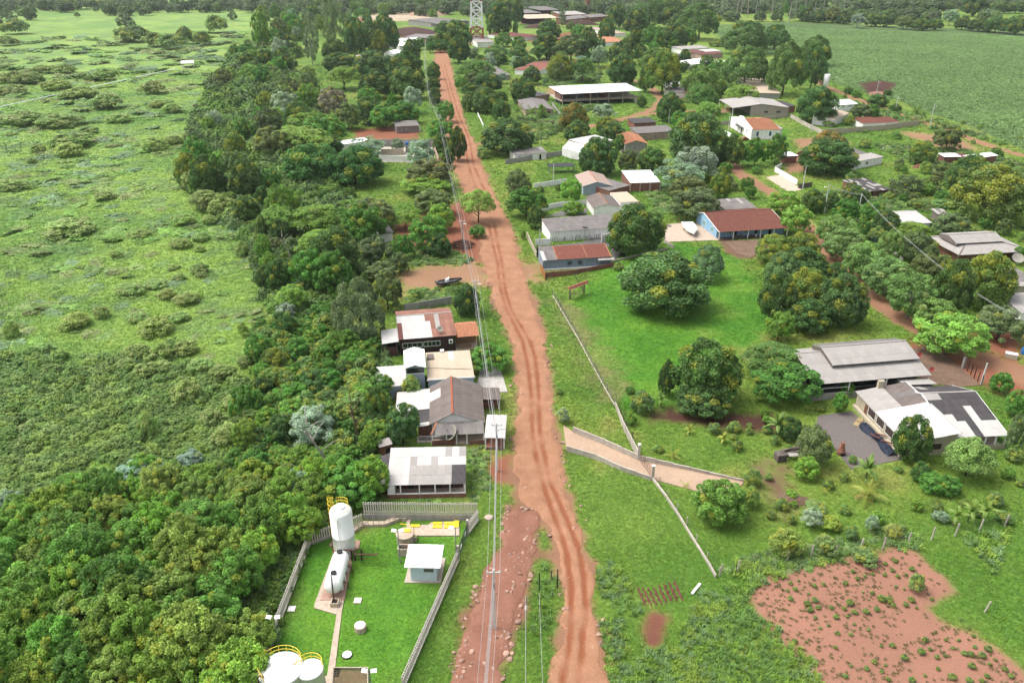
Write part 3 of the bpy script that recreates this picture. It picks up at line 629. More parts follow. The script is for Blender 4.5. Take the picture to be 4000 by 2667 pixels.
TL_OR = paint('orange_clay_tile', (.56,.245,.13), .85, .22, 2.2, dirt=(.30,.13,.08), dirt_amt=.4)
TL_PINK = paint('faded_pink_tile', (.56,.43,.36), .85, .12, 1.6, dirt=(.40,.28,.22), dirt_amt=.5)

def frame3(A, B, C):
    u = Vector((B.x - A.x, B.y - A.y)); L = u.length; u /= L; n = Vector((-u.y, u.x))
    return math.atan2(u.y, u.x), L, (C.x - A.x) * n.x + (C.y - A.y) * n.y
def corrug(name, n=5, amp=.022, rows=1):
    m = MB(); k = 2 * n
    for j in range(rows + 1):
        for i in range(k + 1): m.v.append((i / k, j / rows, amp * (1 if i % 2 else -1)))
    for j in range(rows):
        for i in range(k): m.f.append((j*(k+1)+i, j*(k+1)+i+1, (j+1)*(k+1)+i+1, (j+1)*(k+1)+i)); m.m.append(0)
    return m.mesh(name, True)
SHEET = corrug('roof_sheet'); SHEET.materials.append(SH_GREY)
def basis(o, ex, ey, flip=False):
    ex, ey = Vector(ex), Vector(ey); z = ex.cross(ey).normalized()
    if z.z < 0: o = Vector(o) + ex; ex = -ex; z = -z
    M = Matrix((ex, ey, z)).transposed().to_4x4(); M.translation = Vector(o); return M
shr = random.Random(3)
def sheets(par, o, ex, ey, pick, nx=None, ny=None, name='roof_sheet'):
    """a roof slope laid sheet by sheet: o corner, ex along the eave, ey up the slope; pick(i, j) gives the sheet's material"""
    o, ex, ey = Vector(o), Vector(ex), Vector(ey)
    nx = nx or max(1, round(ex.length / 1.1)); ny = ny or max(1, round(ey.length / 2.1))
    up = ex.cross(ey).normalized(); up = up if up.z > 0 else -up
    for j in range(ny):
        for i in range(nx):
            m = pick(i / nx, j / ny) if callable(pick) else pick
            if m is None: continue
            q = o + ex * (i / nx) + ey * (j / ny) + up * (.012 * j / ny + .02 * (j % 2) + shr.uniform(0, .008))
            s = link(SHEET, name, None, par); s.matrix_basis = basis(q, ex / nx * 1.03, ey / ny * 1.05)
            s.material_slots[0].link = 'OBJECT'; s.material_slots[0].material = m
def tiles(par, o, ex, ey, mat, name='roof', pitch=.30, amp=.05):
    """a slope of barrel tiles: ribs down the slope, steps across it, every course a little uneven"""
    o, ex, ey = Vector(o), Vector(ex), Vector(ey); up = ex.cross(ey).normalized()
    if up.z < 0: o, ex = o + ex, -ex; up = -up
    n = max(2, round(ex.length / pitch)); k = max(2, round(ey.length / .45)); m = MB(); g = random.Random(int(ex.length * 100))
    for j in range(k):
        for e in (0, 1):
            for i in range(2 * n + 1):
                q = o + ex * (i / (2 * n)) + ey * ((j + e) / k) + up * ((amp if i % 2 else -amp * .4) + (.05 if e == 0 else 0) + g.uniform(-.012, .012))
                m.v.append(tuple(q))
    w_ = 2 * n + 1
    for j in range(2 * k - 1):
        for i in range(2 * n): m.f.append((j*w_+i, j*w_+i+1, (j+1)*w_+i+1, (j+1)*w_+i)); m.m.append(0)
    return m.build(name, mat, par)
def plain_slope(par, o, ex, ey, mat, name='roof', th=.07):
    o, ex, ey = Vector(o), Vector(ex), Vector(ey); up = ex.cross(ey).normalized(); up = up if up.z > 0 else -up
    if ex.cross(ey).z < 0: o, ex = o + ex, -ex
    n = max(2, round(ex.length / .5)); m = MB()
    for j in (0, 1):
        for i in range(n + 1): m.v.append(tuple(o + ex * (i / n) + ey * j + up * (.03 if i % 2 else 0)))
    for i in range(n): m.f.append((i, i + 1, n + 2 + i, n + 1 + i)); m.m.append(0)
    q = [o - up * th, o + ex - up * th, o + ex + ey - up * th, o + ey - up * th]
    m.add(q + [o, o + ex, o + ex + ey, o + ey], [(3,2,1,0),(0,1,5,4),(1,2,6,5),(2,3,7,6),(3,0,4,7)])
    return m.build(name, mat, par)
def window(par, side, u, z, w, h, box, frame=WHITE, pane=GLASS, bars=2, name='window'):
    """a window proud of a wall box (x0, x1, y0, y1); u metres along the side"""
    x0, x1, y0, y1 = box
    org, ax, nn = {'s': ((x0, y0), (1, 0), (0, -1)), 'n': ((x0, y1), (1, 0), (0, 1)), 'w': ((x0, y0), (0, 1), (-1, 0)), 'e': ((x1, y0), (0, 1), (1, 0))}[side]
    def p(a, d, zz): return (org[0] + ax[0]*(u + a) + nn[0]*d, org[1] + ax[1]*(u + a) + nn[1]*d, zz)
    def bx(m, a0, a1, d0, d1, z0, z1):
        q = [p(a0,d0,z0),p(a1,d0,z0),p(a1,d1,z0),p(a0,d1,z0),p(a0,d0,z1),p(a1,d0,z1),p(a1,d1,z1),p(a0,d1,z1)]
        m.add(q, [(3,2,1,0),(4,5,6,7),(0,1,5,4),(1,2,6,5),(2,3,7,6),(3,0,4,7)])
    t_ = .07; m = MB()
    bx(m, -t_, w + t_, .004, .07, z - t_, z); bx(m, -t_, w + t_, .004, .07, z + h, z + h + t_); bx(m, -t_, 0, .004, .07, z, z + h); bx(m, w, w + t_, .004, .07, z, z + h)
    for i in range(1, bars + 1): bx(m, w * i / (bars + 1) - .02, w * i / (bars + 1) + .02, .03, .06, z, z + h)
    f = m.build(name, frame, par); m = MB(); bx(m, 0, w, .006, .028, z, z + h); m.build('pane', pane, f); return f
def plate(par, side, u, z, w, h, box, mat, name='door', th=.05):
    x0, x1, y0, y1 = box
    m = MB()
    if side == 's': m.box(x0+u, x0+u+w, y0-th, y0-.004, z, z+h)
    elif side == 'n': m.box(x0+u, x0+u+w, y1+.004, y1+th, z, z+h)
    elif side == 'w': m.box(x0-th, x0-.004, y0+u, y0+u+w, z, z+h)
    else: m.box(x1+.004, x1+th, y0+u, y0+u+w, z, z+h)
    return m.build(name, mat, par)
def house(name, label, A, B, C, ridge=None, rf=.5, at_ridge=False, ov=.4, wall=WHITE, roof=SH_GREY, back=None, kind=None, hip=False, wins=(), doors=(), inset=None, posts=None,
          group=None, cat='house', base=0.0, nx=None, ny=None, cap=None, floor=None, post_mat=WHITE, fascia=None, nogable=False):
    """A-B the eave sighted along the roof, C a point on the far eave (or on the ridge); heights come with the points"""
    ang, L, W = frame3(A, B, C); z0 = A.z
    z1 = C.z
    if at_ridge: zr = C.z; W = W / rf; z1 = z0
    else: zr = ridge
    W = max(W, 1.5)
    e = thing(name, label, cat, (A.x, A.y, 0), ang, group)
    ca, sa = math.cos(ang), math.sin(ang)
    loc = lambda x, y: (A.x + ca*x - sa*y, A.y + sa*x + ca*y)
    FOOT.append([loc(-.2,-.2), loc(L+.2,-.2), loc(L+.2,W+.2), loc(-.2,W+.2)])
    yr = W * rf; far = depth(A) > 330
    def rz(y):
        if zr is None: return z0 + (z1 - z0) * y / W
        return z0 + (zr - z0) * y / yr if y <= yr else zr + (z1 - zr) * (y - yr) / (W - yr)
    il, ir, fi, bi = inset or (ov, ov, ov, ov)
    box = (il, L - ir, fi, W - bi); th = .07
    if wall is not None:
        ys = [fi] + ([yr] if zr is not None and fi < yr < W - bi and not hip and not nogable else []) + [W - bi]
        prof = [(y, rz(y) - th) for y in ys]
        if hip or nogable: prof = [(fi, min(z0, z1) - .02), (W - bi, min(z0, z1) - .02)]
        pv = [(fi, base - .3), (W - bi, base - .3)] + prof[::-1]; n = len(pv)
        m = MB(); m.add([(il, y, z) for y, z in pv] + [(L - ir, y, z) for y, z in pv], [tuple(range(n))[::-1], tuple(range(n, 2*n))] + [(i, (i+1) % n, n + (i+1) % n, n + i) for i in range(n)])
        # outward faces
        me = m.mesh('wall'); link(me, 'wall', wall, e)
    kind = kind or ('plain' if far else 'sheet')
    fn = {'sheet': lambda o, ex, ey, pk: sheets(e, o, ex, ey, pk, nx, ny), 'tile': lambda o, ex, ey, pk: tiles(e, o, ex, ey, pk), 'plain': lambda o, ex, ey, pk: plain_slope(e, o, ex, ey, pk(.3, .4) if callable(pk) else pk)}[kind]
    bk = back or roof
    if hip:
        d = min(W / 2, L / 2 - .1); zt = zr; m = MB()
        rid = [(d, W/2, zt), (L - d, W/2, zt)]
        m.add([(0,0,z0),(L,0,z0),(L,W,z0),(0,W,z0)] + rid + [(0,0,z0-.12),(L,0,z0-.12),(L,W,z0-.12),(0,W,z0-.12)], [(0,1,5,4),(1,2,5),(2,3,4,5),(3,0,4),(6,7,1,0),(7,8,2,1),(8,9,3,2),(9,6,0,3),(9,8,7,6)])
        m.build('roof', roof if not callable(roof) else roof(.5,.5), e)
        m = MB()
        for a, b in (((0,0,z0), rid[0]), ((L,0,z0), rid[1]), ((L,W,z0), rid[1]), ((0,W,z0), rid[0]), (rid[0], rid[1])): m.beam(Vector(a)+Vector((0,0,.03)), Vector(b)+Vector((0,0,.03)), .28, .1)
        m.build('ridge_cap', cap or roof if not callable(roof) else SH_PALE, e)
    elif zr is None: fn((0,0,z0), (L,0,0), (0,W,z1 - z0), roof)
    else:
        fn((0,0,z0), (L,0,0), (0,yr,zr - z0), roof); fn((0,W,z1), (L,0,0), (0,yr - W,zr - z1), bk)
        MB().beam((-.02,yr,zr+.04), (L+.02,yr,zr+.04), .34, .09).build('ridge_cap', cap or (roof if not callable(roof) else SH_PALE), e)
    if fascia:
        m = MB()
        for x in (0, L):
            if zr is None: m.beam((x,0,z0-.05), (x,W,z1-.05), .08, .22)
            else: m.beam((x,0,z0-.05), (x,yr,zr-.05), .08, .22); m.beam((x,yr,zr-.05), (x,W,z1-.05), .08, .22)
        m.build('fascia', fascia, e)
    for wn in wins: window(e, wn[0], wn[1] * ((box[1]-box[0]) if wn[0] in 'sn' else (box[3]-box[2])), base + wn[2], wn[3], wn[4], box, *(wn[5:]))
    for d in doors: plate(e, d[0], d[1] * ((box[1]-box[0]) if d[0] in 'sn' else (box[3]-box[2])), base, d[2], d[3], box, d[4])
    if posts:
        for px, py in posts:
            MB().box(px*L-.09, px*L+.09, py-.09, py+.09, base - .2, rz(max(0, min(W, py))) - .08).build('post', post_mat, e)
    if floor: MB().box(.1, L - .1, .1, W - .1, -.2, base + .10).build('floor_slab', floor, e)
    return e, L, W, box, rz
def wallrun(name, label, pts, h, mat, cat='wall', th=.16, group=None, cap=None, panel=0, gap=.015, z0=-.2):
    """a masonry boundary wall along ground points; panel > 0 lays it in separate bays"""
    o = pts[0]; e = thing(name, label, cat, (o.x, o.y, 0), 0, group); hs_ = h if isinstance(h, (list, tuple)) else [h] * len(pts)
    for i in range(len(pts) - 1):
        a, b = pts[i] - o, pts[i+1] - o; ln = (b - a).length; n = max(1, round(ln / panel)) if panel else 1
        for k in range(n):
            ha = hs_[i] + (hs_[i+1] - hs_[i]) * (k + .5) / n; d = (b - a).normalized()
            p, q = a.lerp(b, k / n) + d * gap / 2, a.lerp(b, (k+1) / n) - d * gap / 2
            MB().beam((p.x, p.y, (z0 + ha) / 2), (q.x, q.y, (z0 + ha) / 2), th, ha - z0).build('bay', mat, e)
            if cap: MB().beam((p.x, p.y, ha + .032), (q.x, q.y, ha + .032), th + .06, .06).build('coping', cap, e)
    return e
def post_fence(name, label, pts, h, step, mat, wires=3, cat='fence', size=.12, group=None, lean=0.0, wire_mat=None, base=None):
    o = pts[0]; e = thing(name, label, cat, (o.x, o.y, 0), 0, group); g = random.Random(len(pts) + int(abs(o.x)))
    tops = []
    for i in range(len(pts) - 1):
        a, b = pts[i] - o, pts[i+1] - o; n = max(1, round((b - a).length / step))
        for k in range(n + (i == len(pts) - 2)):
            p = a.lerp(b, k / n); hh = h * g.uniform(.93, 1.05); t_ = (p.x + g.uniform(-.05, .05) + lean, p.y + g.uniform(-.05, .05), hh); tops.append((p, t_))
            MB().beam((p.x, p.y, -.3), t_, size, size).build('post', mat, e)
        if base: MB().beam((a.x, a.y, base[0]/2 - .1), (b.x, b.y, base[0]/2 - .1), base[1], base[0] + .2).build('base_wall', base[2], e)
    for w_ in range(wires):
        f = .25 + .7 * w_ / max(1, wires - 1); m = MB()
        for (p0, t0), (p1, t1) in zip(tops[:-1], tops[1:]):
            q0 = Vector((p0.x, p0.y, 0)).lerp(Vector(t0), f); q1 = Vector((p1.x, p1.y, 0)).lerp(Vector(t1), f); m.tube([q0, q1], .008, 3, cap=False)
        m.build('wire', wire_mat or GALV, e)
    return e
def slab(name, label, pts, mat, h=.1, cat=None, kind='structure'):
    o = MB().prism([(p.x, p.y) for p in pts] if (pts[1]-pts[0]).xy.cross(Vector((pts[2]-pts[1]).xy)) > 0 else [(p.x, p.y) for p in reversed(pts)], -.15, h).build(name, mat)
    FOOT.append([(p.x, p.y) for p in pts])
    return tag(o, label, cat, None, kind)
# ------------------------------------------------------------------ the row of houses left of the road
rg = random.Random(9)
# long veranda house with white corrugated roof
A, B, C = Q('21',1200,1320,2.5), Q('21',1925,1305,2.5), Q('21',1975,965,4.3)
def pk(u, v):
    if v < .45: return SH_DARK if u > .76 else (SH_WHITE if u < .24 else SH_PALE)
    return SH_WHITE if rg.random() < .75 else SH_PALE
e, L, W, box, rz = house('veranda_house', 'long low house with white corrugated roof and open front veranda, nearest the picket fence', A, B, C, wall=paint('brown_stucco', (.16,.075,.05), .85, .15), roof=pk, ny=4,
    inset=(.5,.5,2.4,.3), posts=[(x, .15) for x in (.015,.17,.41,.61,.80,.99)], floor=SLABC, doors=[('s',.22,.9,2.0,DARKIN),('s',.62,.9,2.0,DARKIN)], wins=[('s',.40,1.0,1.2,.9)])
m = MB(); m.box(0, L, .05, .22, 0, .75); m.build('low_wall', BRICKR, e)
MB().box(-.02, L+.02, .02, .25, .75, .84).build('sill_beam', WHITE, e)
MB().box(.05, 1.15, .1, 1.6, 0, 2.3).build('end_wall', WHITE, e)
sheets(e, (-.02,W*.97,3.7), (0,-W*.93,-1.0), (-1.7,0,-.75), lambda u, v: SH_WHITE if (u > .72 and v < .5) else SH_DARK)
MB().box(-1.4, -.2, W*.15, W*.9, -.2, 2.05).build('side_room', paint('brown_stucco', (.16,.075,.05)), e)
# brick outhouse
house('outhouse', 'tiny brick outhouse with one grey sheet roof left of the veranda house', Q('21',1132,972,2.3), Q('21',1255,940,2.3), Q('21',1272,868,2.6), wall=BRICKR, roof=SH_PALE, ov=.2, cat='outhouse', doors=[('s',.5,.7,1.7,DARKIN)])
# grey gabled house
e, L, W, box, rz = house('gabled_house', 'grey fibre cement gabled house with a red tile ridge and porch roof', Q('21',2105,740,2.6), Q('21',2070,400,2.6), Q('21',1592,712,2.6), ridge=4.7, rf=.58, wall=WHITE,
    roof=lambda u, v: SH_BROWN, back=lambda u, v: SH_WHITE if (.55 < u < .80 and v < .5) else SH_BROWN, inset=(.3,.3,.5,.4), cap=paint('red_ridge_tile', (.42,.12,.06), .8, .2, 3), fascia=GREYP,
    wins=[('s',.3,1.0,1.3,1.0),('w',.12,1.0,1.2,1.0),('w',.62,1.0,1.0,.9)], doors=[('w',.42,.9,2.0,DARKIN)])
sheets(e, (-.05,.3,2.95), (0,W*.86,0), (-2.6,0,-.75), lambda u, v: SH_GREY)
MB().beam((0,W*.86,3.0), (-2.6,W*.97,2.25), .3, .12).build('hip_tile', TL_OR, e)
for f in (.04,.34,.52,.70,.95): MB().box(-2.55,-2.4,W*f-.09,W*f+.09,-.2,2.2).build('post', WHITE, e)
MB().box(-2.5,-.1,.2,W*.97,-.2,.35).build('porch_floor', SLABC, e)
MB().box(-2.6,-2.42,W*.55,W*.96,-.2,1.0).build('porch_wall', BRICKR, e)
MB().box(-2.6,-2.42,W*.0,W*.30,-.2,.6).build('porch_wall', BRICKR, e)
sheets(e, (.2,W+2.2,2.1), (L*.45,0,0), (0,-2.3,.35), lambda u, v: SH_WHITE if u < .2 else SH_DARK, name='extension_sheet'); MB().box(.5,L*.42,W-.2,W+1.9,-.2,2.0).build('extension_wall', BRICKR, e)
sheets(e, (L*.42,W+6.0,2.0), (L*.56,0,0), (0,-6.2,.55), lambda u, v: SH_WHITE, name='extension_sheet'); MB().box(L*.46,L*.95,W-.2,W+5.6,-.2,1.9).build('extension_wall', WHITE, e)
sheets(e, (L*.62,-.02,2.45), (L*.34,0,0), (0,-3.2,-.25), lambda u, v: SH_BROWN, name='extension_sheet')
for x, y in ((.64,-3.0),(.94,-3.0)): MB().box(L*x-.07,L*x+.07,y-.07,y+.07,-.2,2.2).build('post', WHITE, e)
MB().box(L*.70,L*.94,-2.9,-.3,-.2,1.2).build('low_wall', BRICKR, e)
# roadside shelter
e, L, W, box, rz = house('roadside_shelter', 'small open shelter with white sheet roof on posts at the road, by the power pole', Q('21',2097,882,2.4), Q('21',2287,886,2.4), Q('21',2294,676,2.75), wall=None, roof=lambda u, v: SH_RUST if v > .85 else SH_WHITE,
    posts=[(.05,.2),(.95,.2),(.05,3.2),(.95,3.2)], floor=paint('red_floor', (.32,.15,.095), .85, .2), cat='shelter')
MB().box(.2,L-.2,.15,.28,0,.35).build('kerb', WOODG, e)
# white terrace house with beige metal roof
e, L, W, box, rz = house('terrace_house', 'pale house with beige metal roof and a white gabled loft', Q('21',1577,350,3.3), Q('21',2005,322,3.3), Q('21',1982,80,3.9), wall=PALEB, roof=lambda u, v: SH_WHITE if .40 < u < .52 and .55 < v else SH_BEIGE, ov=.12, nx=8, ny=3,
    wins=[('e',.3,1.0,1.2,1.0)], doors=[('e',.6,.9,2.1,STEELD)])
MB().beam((.2,W*.42,3.62), (L*.97,W*.26,3.55), .06, .05).build('gutter_pipe', WOODG, e)
MB().box(.2,1.5,W*.72,W*.94,3.7,4.0).build('skylight', WOODG, e); MB().box(L*.33,L*.42,W-.15,W+.5,3.8,4.3).build('water_box', WHITE, e)
MB().box(-.15,L+.15,-.14,-.02,3.1,3.38).build('parapet', WHITE, e)
lf = Vector((-4.0, 1.2, 0))
m = MB(); x0, x1, y0, y1 = -4.1, -.3, .9, 8.4
m.box(x0+.2, x1-.2, y0+.5, y1-.3, -.2, 5.4); m.build('loft_wall', PALEB, e)
plain_slope(e, (x0-.1,y0,5.45), (0,y1-y0,0), (2.0,0,.62), BRIGHT, 'loft_roof'); plain_slope(e, (x1+.1,y0,5.45), (0,y1-y0,0), (-2.0,0,.62), BRIGHT, 'loft_roof')
MB().box(x0+.3, x1-.3, y0+.47, y0+.495, 4.1, 5.2).build('loft_window', GLASS, e)
MB().box(x0+.2, x1-.2, y0+.42, y0+.46, 3.95, 4.1).build('loft_sill', WHITE, e)
sheets(e, (-9.6,-.9,2.9), (5.6,0,0), (0,7.3,.35), lambda u, v: SH_WHITE, name='lower_roof_sheet')
MB().box(-9.5,-4.0,-.6,6.2,-.3,2.8).build('lower_wall', PALEB, e)
plate(e, 's', 1.2, 0, 1.1, 2.1, (-9.5,-4.0,-.6,6.2), DARKIN, 'door')
slab('terrace_slab', None, [Q('21',2030,400), Q('21',2062,240), Q('21',2240,238), Q('21',2312,466), Q('21',2200,468)], paint('whitish_concrete', (.58,.55,.50), .85, .15, .8, dirt=(.25,.23,.22), dirt_amt=.6), .14)
# rust and white roofed plank house
def pk(u, v):
    if v < .66 and u < .56: return SH_WHITE if u > .06 else SH_MAROON
    if v >= .66 and u < .44: return SH_WHITE
    if .65 < u < .75 and .3 < v < .7: return SH_PALE
    return SH_RUST
e, L, W, box, rz = house('plank_house', 'plum brown plank house with white and rust stained roof sheets', Q('11',1310,1552,3.6), Q('11',1843,1510,3.6), Q('11',1838,1250,3.6), ridge=5.0, rf=.60, wall=PLUM, roof=pk, back=lambda u, v: SH_RUST, nx=12, ny=3, ov=.3)
window(e, 's', .5, 1.5, 3.9, 1.0, box, bars=3); window(e, 's', 4.8, 1.5, 3.3, 1.0, box, bars=3)
MB().box(L*.86,L*.93,-.15,.28,1.9,2.7).build('air_conditioner', WHITE, e); MB().lathe([(.26,0),(.26,.03)], (0,0,0), 14).build('fan_grille', STEELD, e, loc=(L*.895,-.16,2.3), rot=(R(90),0,0))
for k in range(22):
    x = .4 + (L - .8) * k / 21; MB().box(x-.02, x+.02, .265, .297, .1, 1.35).build('plank_batten', PLUM, e)
tiles(e, (L+.05,-.1,3.15), (4.7,0,0), (0,4.2,1.1), TL_OR, 'porch_roof', .32); tiles(e, (L+.05,6.0,3.6), (4.7,0,0), (0,-1.85,.62), TL_OR, 'porch_roof', .32)
for x, y in ((L+4.4,.2),(L+4.4,4.0)): MB().box(x-.11,x+.11,y-.11,y+.11,-.2,3.2).build('post', WOODY, e)
MB().box(L+.1,L+4.3,2.6,2.75,-.2,3.3).build('porch_wall', paint('ochre_wall', (.40,.24,.13), .8, .12), e); MB().box(L-.2,L+4.6,.0,4.2,-.2,.35).build('porch_floor', SLABC, e)
for k in range(5): MB().box(L+.2,L+3.2,.12,.17,.45+.18*k,.55+.18*k).build('rail_slat', WOODY, e)
plain_slope(e, (-3.4,-.2,3.0), (3.4,0,.3), (0,5.6,.45), SH_WHITE, 'awning')
for k in range(7): MB().box(-3.4,-.3,-.15,-.07,.5+.25*k,.62+.25*k).build('balcony_slat', paint('red_brown_wood', (.19,.085,.07), .8, .2), e)
for x in (-3.4,-.4): MB().box(x-.08,x+.08,-.2,-.02,-.2,2.95).build('post', WOODG, e)
MB().box(-3.3,-.4,.0,3.6,-.2,.3).build('balcony_floor', WOODG, e)
MB().box(-3.2,.1,3.4,5.2,-.2,2.7).build('back_room', DARKIN, e)
def dish(name, label, p, r, az, el, mat, pole=1.0, mount=0.0):
    e = thing(name, label, 'satellite dish', (p.x, p.y, p.z), az); M = Matrix.Rotation(el, 4, 'X'); m = MB(); n = 20; prof = [(.02,0),(.35,.03),(.7,.12),(1.0,.25)]
    for q, (a, b) in enumerate(prof):
        for j in range(n): th = 2*math.pi*j/n; m.v.append(tuple(M @ Vector((a*r*math.cos(th), a*r*math.sin(th), b*r)) + Vector((0,0,pole))))
    for q in range(3):
        for j in range(n): m.f.append((q*n+j, q*n+(j+1)%n, (q+1)*n+(j+1)%n, (q+1)*n+j)); m.m.append(0)
    m.build('reflector', mat, e, True)
    ft = M @ Vector((0,0,r*.75)) + Vector((0,0,pole)); MB().lathe([(.05,0),(.07,.1),(.04,.18)], tuple(ft), 8).build('receiver', STEELD, e)
    for j in range(3): th = 2*math.pi*j/3; MB().tube([M @ Vector((r*math.cos(th), r*math.sin(th), .25*r)) + Vector((0,0,pole)), ft], .015, 4).build('strut', GALV, e)
    MB().tube([(0,0,-.2),(0,0,pole-.02)], .05, 8).build('pole', GALV, e)
    for k in range(6): th = math.pi*k/3; MB().tube([M @ Vector((0,0,-.01)) + Vector((0,0,pole)), M @ Vector((.97*r*math.cos(th), .97*r*math.sin(th), .22*r)) + Vector((0,0,pole))], .012, 3).build('rib', STEELD, e)
    return e
MESHD = paint('mesh_dish', (.42,.40,.33), .6, .08, 2); 
dish('satellite_dish', 'large mesh satellite dish in the yard before the grey gabled house', Q('21',1800,925), 1.45, R(-60), R(48), MESHD, 1.9)
dish('satellite_dish', 'small dish resting on the rust stained roof', Q('11',1690,1475,4.1), .62, R(20), R(40), MESHD, .5)
wallrun('boundary_wall', 'whitish wall behind the rust and white roofed plank house', [Q('11',1365,1300), Q('11',1500,1275), Q('11',1795,1222)], 1.9, GREYP, panel=3.2)
wallrun('yard_wall', 'low rubble wall in the yard between gabled house and veranda house', [Q('21',1500,905), Q('21',1790,905)], .8, GREYP, panel=1.5, th=.4)
for k, (x, y) in enumerate(((1690,905),(1720,915),(1745,900))):
    o = Q('21',x,y); tag(MB().box(-.22,.22,-.22,.22,0,.45).build('concrete_block', CONC, None, loc=(o.x,o.y-.6,.0), rot=k), ['left','middle','right'][k] + ' one of three loose concrete blocks before the gabled house porch', 'block', 'loose concrete blocks')
slab('yard_floor', None, [Q('21',1480,880), Q('21',1640,850), Q('21',1640,925), Q('21',1480,930)], CONC, .12)
# boat on the grass
def boat(name, label, p, L, az, hull, inner, trailer=True, upside=False, zoff=.55):
    e = thing(name, label, 'boat', (p.x, p.y, 0), az)
    m = MB(); n = 14; W = L * .17; secs = []
    for i in range(n + 1):
        t = i / n; b = W * (1 - max(0, (t - .45) / .55) ** 2.2) * (.9 + .1 * min(1, t * 3)); kz = .12 * max(0, (t - .55) / .45) ** 2 * L * .35; sh = L * .085 + .06 * L * max(0, t - .5) ** 1.3
        x = (t - .5) * L; secs.append([(x,-b,kz*.3+sh),(x,-b*.86,kz+.12*L*.2),(x,0,kz),(x,b*.86,kz+.12*L*.2),(x,b,kz*.3+sh)])
    for s_ in secs: m.v += s_
    for i in range(n):
        for j in range(4): m.f.append((i*5+j, i*5+j+1, (i+1)*5+j+1, (i+1)*5+j)); m.m.append(0)
    m.f.append((0,1,2,3,4)); m.m.append(0)
    h = m.build('hull', hull, e, loc=(0,0,zoff))
    m = MB()
    for i in range(n):
        for q in (0, 4): m.beam(Vector(secs[i][q]) + Vector((0,0,.02)), Vector(secs[i+1][q]) + Vector((0,0,.02)), .12, .07)
    m.build('gunwale', hull if not upside else inner, e, loc=(0,0,zoff))
    m = MB(); 
    for i in range(n):
        a, b = secs[i], secs[i+1]; m.add([(a[0][0],a[0][1]*.92,a[1][2]+.2),(a[4][0],a[4][1]*.92,a[3][2]+.2),(b[4][0],b[4][1]*.92,b[3][2]+.2),(b[0][0],b[0][1]*.92,b[1][2]+.2)], [(0,1,2,3)])
    m.build('deck', inner, e, loc=(0,0,zoff))
    for f in (-.22, .12): MB().box(L*f-.18,L*f+.18,-W*.85,W*.85,.32,.40).build('thwart', inner if upside else BLACK, e, loc=(0,0,zoff))
    if trailer:
        MB().beam((-L*.35,-W*.5,zoff-.03),(L*.3,-W*.25,zoff-.03),.08,.08).beam((-L*.35,W*.5,zoff-.03),(L*.3,W*.25,zoff-.03),.08,.08).beam((L*.25,0,zoff-.03),(L*.62,0,.45),.09,.09).build('trailer_frame', GALV, e)
        for sgn in (-1, 1): MB().lathe([(.1,-.09),(.3,-.09),(.3,.09),(.1,.09)], (0,0,0), 14).build('wheel', BLACK, e, loc=(-L*.18,sgn*W*.8,.3), rot=(R(90),0,0))
    return e
p0, p1 = Q('11',1665,1050,.5), Q('11',1895,1015,.5)
az = math.atan2(p1.y-p0.y, p1.x-p0.x); c0 = Q('11',1775,1030,.5)
bt = boat('motor_boat', 'black motor boat with white console on a trailer on the grass', c0, (p1-p0).length*1.02, az, paint('boat_black', (.03,.032,.035), .35, .1), paint('boat_grey_deck', (.09,.09,.095), .5, .15))
MB().box(-.9,-.3,-.4,.4,.3,1.15).beam((-.3,0,1.1),(-.05,0,1.55),.7,.04).build('console', WHITE, bt, loc=(0,0,.5))
MB().box(-3.35,-2.9,-.2,.2,.3,1.0).build('outboard_motor', GALV, bt, loc=(0,0,.5))
# brush heap under the forked trees
g = random.Random(4); m = MB(); c0 = Q('11',1895,690)
for k in range(420):
    a = g.uniform(0, 6.28); r = 3.6 * math.sqrt(g.random()); z = 1.4 * (1 - (r/3.7)**2) * g.random(); d = Vector((g.gauss(0,1), g.gauss(0,1), g.gauss(0,.35))).normalized() * g.uniform(.5,1.3)
    p_ = Vector((r*math.cos(a), r*math.sin(a), z)); m.tube([p_ - d, p_ + d], [.03,.012], 3, cap=False)
tag(m.build('brush_heap', paint('dead_twigs', (.075,.055,.05), .95, .3), None, loc=(c0.x,c0.y,.1)), 'heap of dark dead branches under the forked roadside tree', 'brush heap', None, 'stuff')
# ------------------------------------------------------------------ the fenced waterworks yard
PICK = paint('concrete_picket', (.66,.62,.54), .85, .10, 1.5, dirt=(.30,.27,.22), dirt_amt=.4)
def picket_fence(label, a, b, h, wallh=0.0, step=.34, seen=300):
    o = a; e = thing('picket_fence', label, 'fence', (o.x, o.y, 0)); d = (b - a); L = d.length; az = math.atan2(d.y, d.x); e.rotation_euler = (0,0,az)
    me = MB().box(-.09,.09,-.06,.06,0,1).mesh('picket'); me.materials.append(PICK); n = int(L / step)
    for k in range(min(n, seen)):
        x = (k + .5) * L / n; s = link(me, 'picket', None, e, (x, rg.uniform(-.008,.008), wallh), None, (1,1,h * rg.uniform(.985,1.015)))
    MB().box(0,L,-.05,.05,wallh+.25,wallh+.40).build('rail', PICK, e, loc=(0,.115,0)); MB().box(0,L,-.05,.05,wallh+h*.78,wallh+h*.78+.14).build('rail', PICK, e, loc=(0,.115,0))
    if wallh > 0: MB().box(0,L,-.14,.14,-.3,wallh-.004).build('base_wall', GREYP, e)
    else: MB().box(0,L,-.08,.08,-.2,.16).build('base_wall', GREYP, e)
    return e
cL0, cL1 = Q('31',492,300), Q('31',-40,1700)
picket_fence('concrete picket fence along the left side of the waterworks yard', cL0, cL1, 2.1)
kb0, kb1 = Q('21',975,1475,3.1), Q('21',2033,1480,3.1); kb0 = Vector((kb0.x,kb0.y,0)); kb1 = Vector((kb1.x,kb1.y,0))
